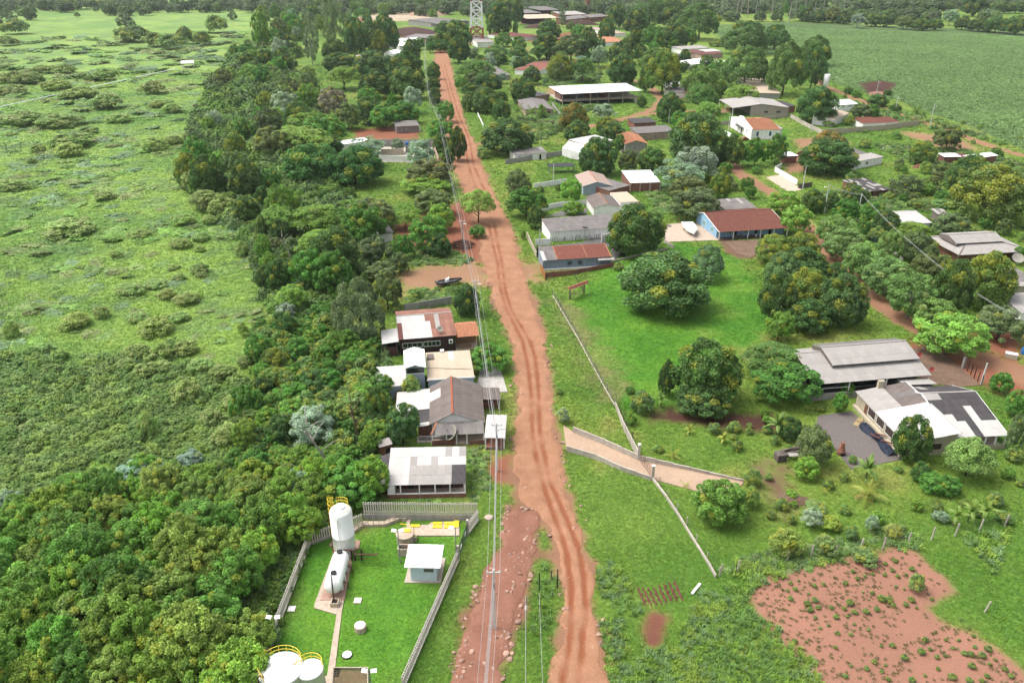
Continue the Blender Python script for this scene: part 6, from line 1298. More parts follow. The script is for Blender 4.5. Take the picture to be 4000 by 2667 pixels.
plain_slope(e, (-3.6,-.3,3.2), (0,W,0), (3.5,0,2.3), BRIGHT, 'stair_roof'); MB().box(-3.6,-.2,.2,W-.3,-.2,3.0).build('stair_wall', WHITE, e)
for k in range(7): MB().tube([(-4.6,.3+.6*k,-.1),(-4.6,.3+.6*k,2.8)], .04, 4).build('fence_bar', STEELD, e)
e, L, W, box, rz = gable_front('orange_gable_house', 'tall grey gable wall with an orange tiled roof', Q('02',1252,1322,5.0), Q('02',1016,1306,5.0), Q('02',1252,1322,5.0)+(Q('02',1045,1190,6.4)-Q('02',1130,1272,6.4)), 6.4, wall=GREYP, roof=TL_OR, kind='tile')
e, L, W, box, rz = H('pink_house', 'long pink house with grey roof sheets and barred windows', Q('02',1150,1228,3.2), Q('02',1497,1206,3.2), Q('02',1480,1146,4.3), wall=PINK, roof=lambda u, v: SH_GREY, kind='plain', wins=[('s',.16,1.1,1.2,.9),('s',.45,1.1,1.1,.9)])
MB().box(L*.68,L*.74,box[2]-.4,box[2]-.004,1.9,2.5).build('air_conditioner', CREAM, e); MB().box(L*.84,L*.90,box[2]-.4,box[2]-.004,2.1,2.6).build('air_conditioner', CREAM, e)
H('dark_shed', 'dark tiled shed beside the bend of the dirt lane', Q('02',1122,1135,2.6), Q('02',1332,1124,2.6), Q('02',1318,1076,3.2), wall=BRICKR, roof=SH_DARK, kind='plain', cat='shed', back=SH_DARK)
e, L, W, box, rz = H('low_white_house', 'low white house with a grey sheet roof beside the coconut palm', Q('02',20,1425,2.6), Q('02',326,1402,2.6), Q('02',310,1346,3.3), wall=WHITE, roof=lambda u, v: SH_PALE if u > .82 and v > .3 else SH_GREY, nx=9, ny=2, kind='sheet', wins=[('s',.12,1.0,1.0,.9)], doors=[('s',.48,.8,2.0,DARKIN),('s',.78,.8,2.0,DARKIN)])
wallrun('boundary_wall', 'long grey wall in front of the low white house', [Q('02',-60,1510), Q('02',280,1455), Q('02',548,1415)], 1.9, GREYP, panel=4)
H('white_long_house', 'white house with a bright white roof among the trees right of the pavilion', Q('02',1700,602,3.4), Q('02',1965,562,3.4), Q('02',1930,506,4.2), wall=WHITE, roof=BRIGHT, kind='plain', wins=[('w',1.0,1.0,1.0,1.0)] if False else ())
for k, (lb, a, b, c, z, rm) in enumerate([('long pale grey roof behind the bright white roof', (1560,455),(1815,440),(1805,410),3.4,SH_PALE), ('maroon roof between the pale grey and white roofs', (1690,490),(1770,470),(1740,436),3.6,SH_MAROON), ('pale panel roof next to the maroon roof', (1790,480),(1930,470),(1890,446),3.4,SH_WHITE), ('maroon wall roof above the bright white roof', (1740,505),(1945,492),(1935,468),3.2,SH_MAROON), ('grey roof end beside the banana plants', (1430,500),(1540,545),(1500,470),3.0,SH_GREY), ('white wall fragment behind the hanging trees', (1490,790),(1640,780),(1630,735),3.0,BRIGHT), ('grey lane side roof behind the dirt lane trees', (1430,850),(1600,850),(1580,805),3.0,SH_GREY)]):
    H('village_roof_house', 'house with ' + lb, Q('02',*a,z), Q('02',*b,z), Q('02',*c,z+.7), wall=PINK if k in (1,3) else WHITE, roof=rm, kind='plain')
H('red_gable_house', 'white house with a red tiled gable roof by the lane, near the yellow topped tree', Q('02',20,640,3.2), Q('02',240,655,3.2), Q('02',105,566,4.6), at_ridge=True, rf=.6, wall=WHITE, roof=TL_RED, kind='plain', fascia=WHITE)
e, L, W, box, rz = H('maroon_house', 'white house with a maroon hipped roof below the brickworks', Q('02',95,345,3.2), Q('02',258,328,3.2), Q('02',215,272,3.2), ridge=5.0, hip=True, wall=WHITE, roof=paint('maroon_tile', (.22,.06,.06), .85, .15), cap=SH_MAROON)
H('orange_house', 'house with an orange tiled roof behind the spreading trees', Q('02',855,390,3.2), Q('02',1045,384,3.2), Q('02',950,338,4.6), at_ridge=True, rf=.5, wall=WHITE, roof=TL_OR, kind='plain')
H('orange_house', 'white house with pale and orange roofs behind the first orange roof', Q('02',930,310,3.4), Q('02',1050,305,3.4), Q('02',990,255,4.4), at_ridge=True, rf=.6, wall=WHITE, roof=TL_PINK, kind='plain')
# left of the road
e, L, W, box, rz = H('block_house', 'small grey block house with one window on red earth', Q('01',1282,1166,3.0), Q('01',1503,1154,3.0), Q('01',1500,1104,3.7), wall=paint('grey_block', (.34,.29,.27), .9, .1), roof=SH_GREY, kind='sheet', wins=[('s',.1,1.0,1.2,1.0),('s',.42,1.5,.5,.4)])
MB().box(L-.02,L+.3,.4,1.2,-.2,2.6).build('white_pillar', WHITE, e)
H('ruin_annex', 'white lean-to roof at the left end of the roofless house', Q('01',786,1330,3.0), Q('01',1040,1292,3.0), Q('01',1020,1258,3.6), wall=WHITE, roof=BRIGHT, kind='plain')
rw = [Q('01',1010,1330), Q('01',1620,1330), Q('01',1680,1440), Q('01',1120,1500)]
wallrun('ruin_wall', 'long grey back wall of the roofless house', [Q('01',1000,1345), Q('01',1625,1350)], 3.0, GREYP, panel=5); wallrun('ruin_wall', 'white broken front wall of the roofless house behind grey leaved trees', [Q('01',1130,1480), Q('01',1360,1490), Q('01',1640,1490)], 2.4, WHITE, panel=4); wallrun('ruin_wall', 'cream inner wall of the roofless house', [Q('01',1150,1430), Q('01',1360,1425)], 2.6, CREAM, panel=4); wallrun('ruin_wall', 'pinkish side wall of the roofless house at its road end', [Q('01',1625,1350), Q('01',1680,1500)], 2.4, PINK, panel=4)
slab('ruin_floor', None, [Q('01',1130,1490), Q('01',1660,1500), Q('01',1620,1355), Q('01',1120,1350)], CONC, .1)
o = Q('01',1390,1400); e = thing('water_tower', 'blue water tank on a stand inside the roofless house', 'water tank', (o.x,o.y,0)); MB().box(-.6,.6,-.6,.6,-.1,3.0).build('stand', GREYP, e); MB().lathe([(.62,3.0),(.82,4.0),(.86,4.0),(.84,4.1),(.3,4.25)], (0,0,0), 18).build('tank', BLUE, e)
H('hidden_house', 'dark roofed house hidden under trees left of the road', Q('11',1140,585,2.6), Q('11',1270,565,2.6), Q('11',1250,500,3.2), wall=WHITE, roof=SH_DARK, kind='plain')
0 and H('hidden_house', 'white wall end showing between the trees left of the road', Q('11',1200,230,2.8), Q('11',1252,225,2.8), Q('11',1250,140,3.0), wall=WHITE, roof=BRIGHT, kind='plain')
H('barn_house', 'white house with a bright roof half hidden by trees at the far road end', Q('01',1265,500,3.2), Q('01',1372,470,3.2), Q('01',1360,432,4.2), wall=WHITE, roof=BRIGHT, kind='plain')
H('long_white_shed', 'upper long white roof at the far road end', Q('01',1330,376,3.6), Q('01',1532,364,3.6), Q('01',1530,342,4.3), wall=WHITE, roof=BRIGHT, kind='plain', cat='shed'); H('long_white_shed', 'lower long white roof at the far road end', Q('01',1315,424,3.4), Q('01',1460,414,3.4), Q('01',1450,378,4.0), wall=WHITE, roof=BRIGHT, kind='plain', cat='shed')
H('grey_long_shed', 'grey roof just behind the two long white roofs', Q('01',1350,342,3.4), Q('01',1600,352,3.4), Q('01',1570,316,4), wall=BRICKR, roof=SH_GREY, kind='plain', cat='shed')
H('pink_roof_house', 'small pink roofed house between dark trees left of the road', Q('01',935,530,3), Q('01',1030,526,3), Q('01',1026,502,3.6), wall=WHITE, roof=TL_PINK, kind='plain')
H('red_roof_farmhouse', 'white farmhouse with a red roof at the edge of the far meadow', Q('01',890,200,3.6), Q('01',1015,196,3.6), Q('01',1005,164,5.4), at_ridge=True, rf=.5, wall=WHITE, roof=TL_RED, kind='plain')
H('long_grey_shed', 'long grey works shed by the sandy ground left of the mast', Q('01',1680,220,4.0), Q('01',1960,196,4.0), Q('01',1950,140,5.5), wall=GREYP, roof=SH_GREY, kind='plain', cat='shed')
H('open_grey_shed', 'open end of the works shed with blue bins', Q('01',1590,215,4.0), Q('01',1680,222,4.0), Q('01',1660,165,5.0), wall=None, roof=SH_GREY, kind='plain', cat='shed', posts=[(.05,.3),(.95,.3)])
H('mast_house', 'white gabled building at the foot of the red and white mast', Q('01',2030,392,4.2), Q('01',2190,388,4.2), Q('01',2120,336,6.0), at_ridge=True, rf=.5, wall=WHITE, roof=SH_PALE, kind='plain')
H('hip_house', 'grey hipped roof house right of the road among trees', Q('01',2195,695,3.2), Q('01',2340,690,3.2), Q('01',2250,608,3.2), ridge=4.8, hip=True, wall=CREAM, roof=SH_GREY)
H('shade_house', 'small white roofed shade hut standing in the marsh by the white pipeline', Q('00',1660,585,3.4), Q('00',1780,580,3.4), Q('00',1790,556,3.6), wall=None, roof=BRIGHT, kind='plain', posts=[(.04,.3),(.5,.3),(.96,.3),(.04,4),(.96,4)], floor=CONC, cat='hut')
H('far_hut', 'tiny grey hut at the far edge of the marsh', Q('00',1558,70,3.5), Q('00',1640,68,3.5), Q('00',1620,48,4.2), wall=GREYP, roof=SH_PALE, kind='plain', cat='hut')
# brickworks with chimney
for k, (lb, a, b, c, z, rm, wl) in enumerate([('open kiln shed with a tan sheet roof', (135,175),(432,166),(420,128),6,SH_BEIGE,None), ('grey kiln roof behind the tan roof', (110,125),(272,118),(240,82),7,SH_GREY,None), ('grey peaked kiln roof beside the chimney works', (255,98),(440,92),(340,58),8,SH_GREY,None), ('long grey drying shed right of the kilns', (495,186),(720,160),(700,130),5,SH_GREY,BRICKR), ('end part of the long drying shed under the round trees', (720,164),(895,150),(880,122),5,SH_GREY,BRICKR), ('pale kiln block with small stacks', (470,140),(690,132),(640,100),5,SH_PALE,BRICKR)]):
    A_, B_ = Q('02',*a,z), Q('02',*b,z)
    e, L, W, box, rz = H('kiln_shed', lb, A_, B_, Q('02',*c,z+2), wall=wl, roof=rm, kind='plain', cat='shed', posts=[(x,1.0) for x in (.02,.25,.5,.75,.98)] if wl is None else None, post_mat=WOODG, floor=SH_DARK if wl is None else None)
    if wl is None: MB().box(1,L-1,W*.6,W*.65,-.2,z-1).build('kiln_wall', BRICKR, e)
for k, (x, y) in enumerate(((545,120),(600,125),(655,118),(440,110),(490,100))): 
    o = Q('02',x,y+14); e = thing('kiln_stack', ['short brick stack on the kiln roof, third from the left','short brick stack on the kiln roof, fourth from the left','short brick stack nearest the tall chimney','leftmost short brick stack on the kiln roof','short brick stack on the kiln roof, second from the left'][k], 'chimney', (o.x,o.y,0), 0, 'short stacks of the kiln'); MB().box(-.9,.9,-.9,.9,-.2,8.5).build('shaft', BRICKR, e); MB().box(-1.1,1.1,-1.1,1.1,8.5,9.2).build('cap', BRICKR, e)
o = Q('02',690,128); e = thing('brick_chimney', 'tall tapering red brick chimney of the brickworks', 'chimney', (o.x,o.y,0)); MB().lathe([(3.2,-.2),(3.0,4),(2.3,24),(2.0,34),(2.4,34.2),(2.4,35.2)], (0,0,0), 16).build('shaft', paint('chimney_brick', (.36,.15,.10), .9, .12, .4), e, True); MB().lathe([(2.5,33),(2.6,33.1),(2.6,33.6),(2.5,33.7)], (0,0,0), 16).build('band', BRICKR, e)
def mound(name, label, p, rx, ry, h, mat):
    m = MB(); n = 26
    for j in range(9):
        for i in range(n): a = 2*math.pi*i/n; f = 1 - j/8.0; q = f*(1+.14*math.sin(3*a+rx)+.07*math.sin(7*a)); m.v.append((rx*q*math.cos(a), ry*q*math.sin(a), h*(1-f**1.6)+rg.uniform(-.06,.06)*h))
    for j in range(8):
        for i in range(n): m.f.append((j*n+i, j*n+(i+1)%n, (j+1)*n+(i+1)%n, (j+1)*n+i)); m.m.append(0)
    return tag(m.build(name, mat, None, True, loc=(p.x,p.y,-.1)), label, 'mound')
DSOIL = paint('dark_spoil', (.085,.042,.032), .95, .25, .3); mound('spoil_heap', 'dark brown earth heap beyond the long white roofs', Q('01',1440,310), 30, 22, 6, DSOIL)
mound('spoil_heap', 'dark earth heap in front of the open kiln shed', Q('02',240,255), 16, 12, 4, DSOIL); mound('spoil_heap', 'dark earth heap under the long drying shed', Q('02',620,225), 22, 14, 5, DSOIL)
SANDM = paint('pale_sand', (.52,.42,.30), .95, .08, .1); mound('sand_heap', 'broad pale sand heap in the far meadow', Q('01',1280,180), 60, 26, 5, SANDM); mound('sand_heap', 'smaller reddish sand heap at the right end of the pale sand', Q('01',1560,140), 26, 20, 6, paint('reddish_sand', (.45,.30,.20), .95, .1, .1))
mound('earth_mound', 'red earth mound under the small dense tree near the white shed', Q('03',1400,1540), 3.4, 2.2, 1.6, paint('red_earth', (.26,.10,.065), .95, .2, 1))
mound('debris_pile', 'heap of dry brown cuttings in the garden above the ploughed field', Q('23',225,1450), 2.6, 1.9, .8, paint('dry_cuttings', (.20,.125,.085), .95, .35, 4))
# ponds and pits at the soybean field
slab('muddy_pit', None, [Q('03',930,880), Q('03',1060,880), Q('03',1085,850), Q('03',1000,838), Q('03',930,850)], paint('red_mud', (.38,.16,.09), .5, .1), .02)
# white water tower
o = Q('03',520,842); e = thing('chalice_tank', 'white chalice shaped water tower at the edge of the soybean field', 'water tower', (o.x,o.y,0)); MB().lathe([(.9,-.2),(.9,3.2),(1.75,4.4),(1.75,9.6),(1.6,9.75),(.02,9.8)], (0,0,0), 28).build('tank', BRIGHT, e, True); MB().tube([(1.0,-1.62,.0),(1.0,-1.62,9.6)], .06, 5).build('ladder', GALV, e)
# white pipeline across the marsh
pp = [Q('00',-200,1068), Q('00',0,1006), Q('00',560,882), Q('00',850,818), Q('00',1100,765), Q('00',1390,700), Q('00',1625,648)]
e = thing('white_pipeline', 'thin white pipeline crossing the marsh on low supports', 'pipeline', (pp[0].x,pp[0].y,0)); 
for a, b in zip(pp[:-1], pp[1:]): 
    MB().tube([a-pp[0]+Vector((0,0,1.2)), b-pp[0]+Vector((0,0,1.2))], .22, 8).build('pipe', BRIGHT, e)
    for k in range(6): q = a.lerp(b, k/6)-pp[0]; MB().box(q.x-.1,q.x+.1,q.y-.1,q.y+.1,-.5,1.0).build('support', CONC, e)
post_fence('marsh_fence', 'dark fence running from the shade hut to the wood', [Q('00',1800,600), Q('00',1990,550)], 1.4, 6, WOODG, 2)
# telecom mast
o = Q('01',2030,410); e = thing('telecom_mast', 'red and white lattice telecom mast', 'mast', (o.x,o.y,0)); RW = [paint('mast_red', (.50,.12,.07), .5, .06), paint('mast_white', (.82,.82,.82), .5, .04)]
hw = lambda z: 5.6 - 2.2*z/60; lev = [0,7,14,21,28,35,42,49,56]; bands = [0,0,1,1,1,0,0,1]
for k, (z0, z1) in enumerate(zip(lev[:-1], lev[1:])):
    m_ = RW[bands[k]]; a, b = hw(z0), hw(z1); sec = thing('section', None, None, (0,0,0)); bpy.data.objects.remove(sec)
    for sx, sy in ((-1,-1),(1,-1),(1,1),(-1,1)): MB().beam((sx*a,sy*a,z0),(sx*b,sy*b,z1),1.1,1.1).build('leg', m_, e)
    for (x0,y0),(x1,y1) in (((-1,-1),(1,-1)),((1,-1),(1,1)),((1,1),(-1,1)),((-1,1),(-1,-1))):
        MB().beam((x0*a,y0*a,z0),(x1*b,y1*b,z1),.62,.62).build('brace', m_, e); MB().beam((x1*a,y1*a,z0),(x0*b,y0*b,z1),.62,.62).build('brace', m_, e); MB().beam((x0*b,y0*b,z1),(x1*b,y1*b,z1),.65,.65).build('horizontal', m_, e)
MB().box(-.3,.3,-.3,.3,0,56).build('cable_ladder', GALV, e)
# ------------------------------------------------------------------ power line, street lamps
POLEC = paint('pole_concrete', (.66,.65,.63), .85, .1, 1.5); WIRE = paint('wire', (.52,.52,.52), .6, .05, 1)
def pole(label, p, h, arm=True, wood=False, lamp=None, az=0.0, group=None):
    e = thing('power_pole', label, 'power pole', (p.x,p.y,0), az, group); mt = WOODG if wood else POLEC
    m = MB(); m.add([(-.17,-.12,-.3),(.17,-.12,-.3),(.17,.12,-.3),(-.17,.12,-.3),(-.10,-.08,h),(.10,-.08,h),(.10,.08,h),(-.10,.08,h)], [(3,2,1,0),(4,5,6,7),(0,1,5,4),(1,2,6,5),(2,3,7,6),(3,0,4,7)]); m.build('shaft', mt, e)
    if arm:
        MB().box(-.85,.85,-.20,-.085,h-.42,h-.28).build('crossarm', POLEC, e)
        for x in (-.75,-.05,.75): MB().lathe([(.05,h-.28),(.075,h-.18),(.05,h-.1),(.06,h-.02)], (x,-.14,0), 8).build('insulator', WHITE, e)
        for k in range(4): MB().box(-.14,.14,-.20,-.105,h-2.2-.22*k,h-2.12-.22*k).build('bracket', GALV, e)
    if lamp is not None:
        dx, dy = lamp; q = MB().tube([(0,0,h-1.6),(dx*.5,dy*.5,h-1.2),(dx,dy,h-1.1)], .035, 6).build('lamp_arm', GALV, e); MB().box(dx-.35,dx+.35,dy-.15,dy+.15,h-1.16,h-1.02).build('lamp_head', WHITE, q)
    return e
line = [(Q('31',2190,1062),9.4,None,'grey concrete power pole standing in the eroded track, nearest of the line'),(Q('21',2214,1185),9.0,(.9,.1),'power pole behind the small roadside shelter'),(Q('11',2022,1338),9.0,(.9,.2),'power pole at the rust roofed house'),(Q('11',1901,748),9.2,(.7,.1),'leaning wooden power pole beside the dead brush heap'),(Q('01',1690,1250),9.2,(.6,0),'power pole above the road junction'),(Q('01',1596,1000),9.0,None,'power pole in the verge beyond the junction'),(Q('01',1552,640),9.2,None,'power pole by the round roadside trees'),(Q('01',1560,440),9.2,None,'power pole at the far road end')]
for p, h, lp, lb in line: pole(lb, p, h, True, 'wooden' in lb, lp)
p_end = Vector((Q('31',2110,1560).x, Q('31',2110,1560).y-14, 0)); 
def wire(name, label, pts, r=.022, sag=.5, group=None):
    m = MB()
    for a, b in zip(pts[:-1], pts[1:]): m.tube([a.lerp(b, k/8) - Vector((0,0,sag*4*(k/8)*(1-k/8))) for k in range(9)], r, 4, cap=False)
    o = m.build(name, WIRE); return tag(o, label, 'power cable', group)
tops = [Vector((p_end.x,p_end.y,9.4))] + [Vector((p.x,p.y,h)) for p, h, lp, lb in line]
for k, dx in enumerate((-.75,-.05,.75)): wire('power_cable', ['left','middle','right'][k] + ' one of the three upper cables on the roadside power poles', [t_ + Vector((dx,-.14,0)) for t_ in tops], .02, .7, 'upper cables of the roadside power line')
for k in range(4): wire('power_cable', ['top','second','third','bottom'][k] + ' one of the four lower cables on the roadside power poles', [t_ + Vector((-.12+.06*k,-.2,-2.15-.22*k)) for t_ in tops], .02, .8, 'lower cables of the roadside power line')
rl = [(Q('13',515,390),9.5,(-1.1,0),'dark street lamp pole in front of the small bushes right of the lane'),(Q('13',815,455),8.5,None,'pale pole at the bend of the lane'),(Q('13',318,170),8,None,'thin white pole beside the concrete drive'),(Q('02',1985,1215),8.5,None,'pole before the chapel lawn'),(Q('02',782,950),8.0,(.1,-.9),'street lamp pole in front of the pavilion'),(Q('02',985,410),8,None,'lamp pole by the orange roofed house'),(Q('02',1440,1140),7,None,'pole beside the dirt lane bend'),(Q('03',395,1215),7.5,(.8,0),'lamp pole inside the chapel lawn wall'),(Q('03',1485,1172),11.0,(.9,0),'tall slanting lamp pole at the field track'),(Q('03',990,890),9,(.9,.1),'street lamp beside the muddy pit'),(Q('03',1165,1035),8,(.9,.2),'street lamp behind the tiled outbuildings'),(Q('02',2310,720),9,(.3,0),'lamp mast between the large hanging trees'),(Q('23',1958,392),4.6,None,'pole at the end of the dark steel fence'),(Q('12',252,780),7.5,None,'thin pole at the corner of the grey blue house'),(Q('12',380,100),6.5,None,'thin white pole beside the pale blue gabled house'),(Q('02',1400,905),8,(-.8,.1),'street lamp at the lane behind the pavilion'),(Q('01',1900,545),8,None,'dark pole on the verge left of the white post'),(Q('02',1120,265),9,(.2,.2),'lamp pole before the round dark tree at the works')]
for p, h, lp, lb in rl: pole(lb, p, h, False, False, lp)
d = [Vector((p.x,p.y,h)) for p, h, lp, lb in rl]
for k in range(3): wire('power_cable', ['left','middle','right'][k] + ' one of three thin cables along the right hand lane', [d[0]+Vector((.1*k,0,-.2*k-.2)), d[1]+Vector((.1*k,0,-.2*k-.2)), Q('13',1440,760,8)+Vector((.1*k,0,-.2*k)), Q('13',2150,1260,8)+Vector((.1*k,0,-.2*k)), P(4400,1330,8)+Vector((.1*k,0,-.2*k))], .022, .6, 'cables along the right hand lane')
wire('power_cable', 'cable sagging between chapel pole and barn', [d[3], Q('02',1740,960,7.5), Q('02',1450,790,8)], .02, .6)
for k, (x, y) in enumerate(((120,860),(265,700))): pass
p_ = Q('32',120,1450); q_ = Q('32',125,880,1.6)
wire('guy_wire', 'pale guy wire rising from the grass between the two tracks', [Vector((p_.x,p_.y-4,.1)), Vector((q_.x,q_.y,3.6))], .03, .1); e = thing('guy_post', 'short post with white insulators at the guy wire', 'post', (q_.x,q_.y,0)); MB().tube([(0,0,-.2),(.1,0,3.6)], .06, 6).build('shaft', GALV, e); MB().lathe([(.16,1.4),(.18,1.7),(.1,2.1)], (.05,0,0), 8).build('insulator', WHITE, e)
wire('guy_wire', 'second pale guy wire running from the tall dark iron post', [Q('32',285,1640,.2), Q('32',250,735,3.0)], .025, .1)
# eucalyptus poles at the top
# ------------------------------------------------------------------ palms, bananas, crop plants
FROND_M = leaf_mat('palm_fronds', (.30,.26,.06), .3)
def frond_mesh(name, n=15, L=1.0, droop=.55, w_=.26, tip=.2):
    m = MB(); pts = [(t, 0, .38*t*1.6 - droop*1.6*t*t) for t in [k/n for k in range(n+1)]]
    for k in range(1, n): 
        x, y, z = pts[k]; ln = w_ * math.sin(math.pi*min(1, .12 + k/n*.95))**.7 + .04
        for s in (-1, 1): m.add([(x-.012,y,z),(x+.03,y,z),(x+.10+.3*ln, s*ln, z-.10-.35*ln)], [(0,1,2) if s > 0 else (0,2,1)])
    m.tube([pts[0],pts[n//2],pts[n]], [.014,.01,.004], 3, cap=False); return m.mesh(name)
def blade_mesh(name, n=6, w_=.13, droop=.8):
    m = MB()
    for k in range(n+1):
        t = k/n; z = .75*t - droop*t*t*.75; b = w_*math.sin(math.pi*min(1,.06+t*.95))**.6 if k < n else 0
        m.v += [(t*.85,-b,z-.05*(b>0)),(t*.85,0,z),(t*.85,b,z-.05*(b>0))]
    for k in range(n):
        for j in (0,1): m.f.append((3*k+j,3*k+j+1,3*k+4+j,3*k+3+j)); m.m.append(0)
    return m.mesh(name)
FR = [frond_mesh('frond', droop=d) for d in (.45,.6,.8)]; BLD = [blade_mesh('leaf', droop=d) for d in (.6,.85,1.1)]
for me in FR + BLD:
    me.materials.append(FROND_M); attr(me, 'tint', [.5]*len(me.vertices)); attr(me, 'young', [0]*len(me.vertices))
pg = random.Random(21); PLANTS = []
def palm(kind, label, p, h, r, n, col, dead=0):
    e = thing(kind, label, 'palm' if 'palm' in kind else 'plant', (p.x,p.y,0)); fam = FR if 'palm' in kind else BLD
    lean = pg.uniform(-.06,.06)*h; MB().tube([(0,0,-.1),(lean*.3,0,h*.5),(lean,0,h)], [.13 if 'palm' in kind else .14,.11,.07], 7).build('stem', BARK_PALE if 'palm' in kind else paint('banana_stem',(.16,.19,.07),.7,.15), e)
    for k in range(n):
        a = 2.4*k + pg.uniform(-.25,.25); el = R(62 - 95*(k/n)) + pg.uniform(-.1,.1); s_ = r*pg.uniform(.85,1.12)
        o = link(fam[min(2, int(3*k/n))], 'frond' if 'palm' in kind else 'leaf', None, e, (lean,0,h), (0,-el,a), (s_,s_,s_)); c = (.38,.28,.10) if k >= n-dead else col; f = pg.uniform(.8,1.2); o.color = (c[0]*f,c[1]*f,c[2]*f,1)
    PLANTS.append(e); return e
GRP, YLP = (.14,.23,.05), (.30,.33,.06)
for lb, c, x, y, h, r in [('tall coconut palm at the right end of the tiled outbuildings','03',1345,1120,4.5,5.2),('coconut palm with a bare trunk beside the low white house','02',268,1335,6.5,3.8),('pale coconut palm before the pinkish house, on the left','02',50,1120,5,4.2),('pale coconut palm before the pinkish house, on the right','02',180,1130,4.5,4.2),('slender palm at the edge of the left wood above the meadow','01',352,690,11,3.4),('bushy palm in the left wood among dark trees','01',200,830,8,5.5),('palm in the left wood in front of the flat topped tree','01',570,850,6,5.0),('palm among houses below the brickworks','02',915,300,7,5.5),('feathery palm in the dark wood left of the road','11',845,650,4,3.0)]:
    palm('palm_tree', lb, Q(c,x,y), h, r, 16, GRP)
for lb, c, x, y, h, r, n, col in [('large banana plant with drooping leaves at the lower end of the gravel yard','23',895,1280,2.2,2.9,12,GRP),('banana plant with broad leaves left of the grey pallets','23',70,860,2.0,3.0,10,GRP),('young banana plant high on the lawn under the dense dark tree','22',1625,850,.9,1.4,8,YLP),('yellow green banana plant in the middle of the garden','22',1935,930,.8,1.6,9,YLP),('banana plant with a fallen dead stem beside the slender tree','22',1365,600,1.5,1.8,8,GRP),('left banana plant of the row behind the fence posts','33',1700,120,1.8,2.2,9,(.19,.28,.06)),('middle banana plant of the row behind the fence posts','33',1830,90,2.0,2.4,9,(.19,.28,.06)),('right banana plant of the row behind the fence posts','33',1980,75,1.8,2.2,9,(.19,.28,.06)),('banana plant behind the patched sheds under the gold tipped tree','13',1690,260,2.2,2.4,9,GRP),('upper banana plant under the gold tipped tree','13',1590,200,2.2,2.4,9,GRP),('banana plant among houses near the maroon roof','02',1420,440,2.5,2.8,9,GRP),('banana plant at the foot of the wood beside the red yard','11',1460,810,1.5,2.0,8,GRP)]:
    palm('banana_plant', lb, Q(c,x,y), h, r, n, col)
for lb, c, x, y, h, r, n in [('yellowing young coconut palm in the garden above the ploughed field','23',905,1440,.7,3.0,11),('small bright yellow palm seedling near the dry cuttings','23',518,1385,.1,1.1,7),('spreading yellow green palm seedling near the ramp','22',1482,1060,.3,1.9,9),('pale palm seedling beside the lower ramp wall','22',1590,1340,.2,1.3,5)]:
    palm('palm_seedling', lb, Q(c,x,y), h, r, n, YLP, 3 if 'young' in lb else 0)
for k, (x, y, r_) in enumerate([(205,655,30),(280,628,20),(250,710,34),(178,722,26),(428,678,32),(508,665,30),(708,658,38),(778,548,32),(818,612,32),(890,592,26),(1075,478,32),(1165,452,34),(1142,538,30),(1190,592,32),(1320,528,38),(1268,575,24),(1070,578,28),(205,800,40),(360,850,48),(428,815,44),(385,905,44),(458,880,36),(582,880,32),(622,965,38),(435,970,30),(750,840,50),(790,925,40),(898,918,44),(998,898,38),(955,745,34),(1040,805,54),(1105,815,54),(1150,858,34),(1262,855,40),(1312,810,44),(1500,800,30),(960,570,24),(1175,685,24),(635,1115,34),(758,1125,32),(922,1080,26),(1135,1225,40),(1040,1228,24),(245,1188,38),(350,1192,22),(615,1242,28),(1440,1178,44),(1405,1290,52),(1485,1258,28),(1630,1172,24),(1745,1176,24),(1885,1138,28),(1840,1066,26),(1895,1238,28),(2020,1265,52),(1965,1322,52),(1250,1345,54),(972,1378,38),(905,1440,38),(710,1510,36),(762,1412,24),(1078,1405,24),(1105,1540,36),(1318,1545,44),(1045,1465,28),(1552,1335,36),(1695,1248,26),(1860,1310,48),(1800,1300,40),(1870,1420,50),(1690,1520,52),(1845,1550,46),(2170,1445,42),(2230,1510,40),(2010,1508,36),(1960,1550,36),(2085,1355,24),(2030,1395,24),(1625,1320,30),(1440,1500,24),(480,1065,24),(555,1040,22),(790,1030,22),(372,748,22),(700,890,34),(870,735,18),(1365,880,22),(1765,985,26),(730,960,22),(1250,705,20),(1560,1440,30)]):
    o = Q('33',x,y); r = r_/2.3515/ (FPX/depth(o))
    cp = tree_at('S', o.x, o.y, r*.72, r*.6, r*.4, None, 'crop plants on the ploughed field', (.075,.115,.036), 'crop_plant'); TREES.pop(); cp['label'] = 'large bushy green crop plant on the ploughed red field' if r_ > 40 else 'mid sized crop plant on the ploughed red field' if r_ > 27 else 'small crop plant on the ploughed red field'; cp['category'] = 'plant'
# dead tree in the thicket and bare trunks
def bare(label, p, h, r, lean, bark):
    e = thing('bare_tree', label, 'tree', (p.x,p.y,0)); MB().tube([(0,0,-.2),(lean*.3,0,h*.4),(lean,0,h*.75)], [r,r*.8,r*.5], 7).build('trunk', bark, e)
    for k in range(7): a = 2.4*k; z = h*(.4+.08*k); x = lean*z/h; l_ = h*.28*pg.uniform(.7,1.2); MB().tube([(x,0,z),(x+l_*.5*math.cos(a),l_*.5*math.sin(a),z+l_*.5),(x+l_*math.cos(a),l_*math.sin(a),z+l_*.8)], [r*.45,r*.3,r*.08], 5).build('branch', bark, e)
bare('bare brown dead tree among the creepers left of the low white roof', Q('21',945,930), 9.5, .2, -.8, paint('dead_wood', (.19,.13,.09), .9, .2))
bare('leaning pale trunk rising out of the thicket behind the tall tank', Q('21',690,1235), 11, .24, -3.2, BARK_PALE)
bare('pale crooked bare tree at the inner edge of the wood', Q('11',330,840), 8, .2, -2.0, BARK_PALE)
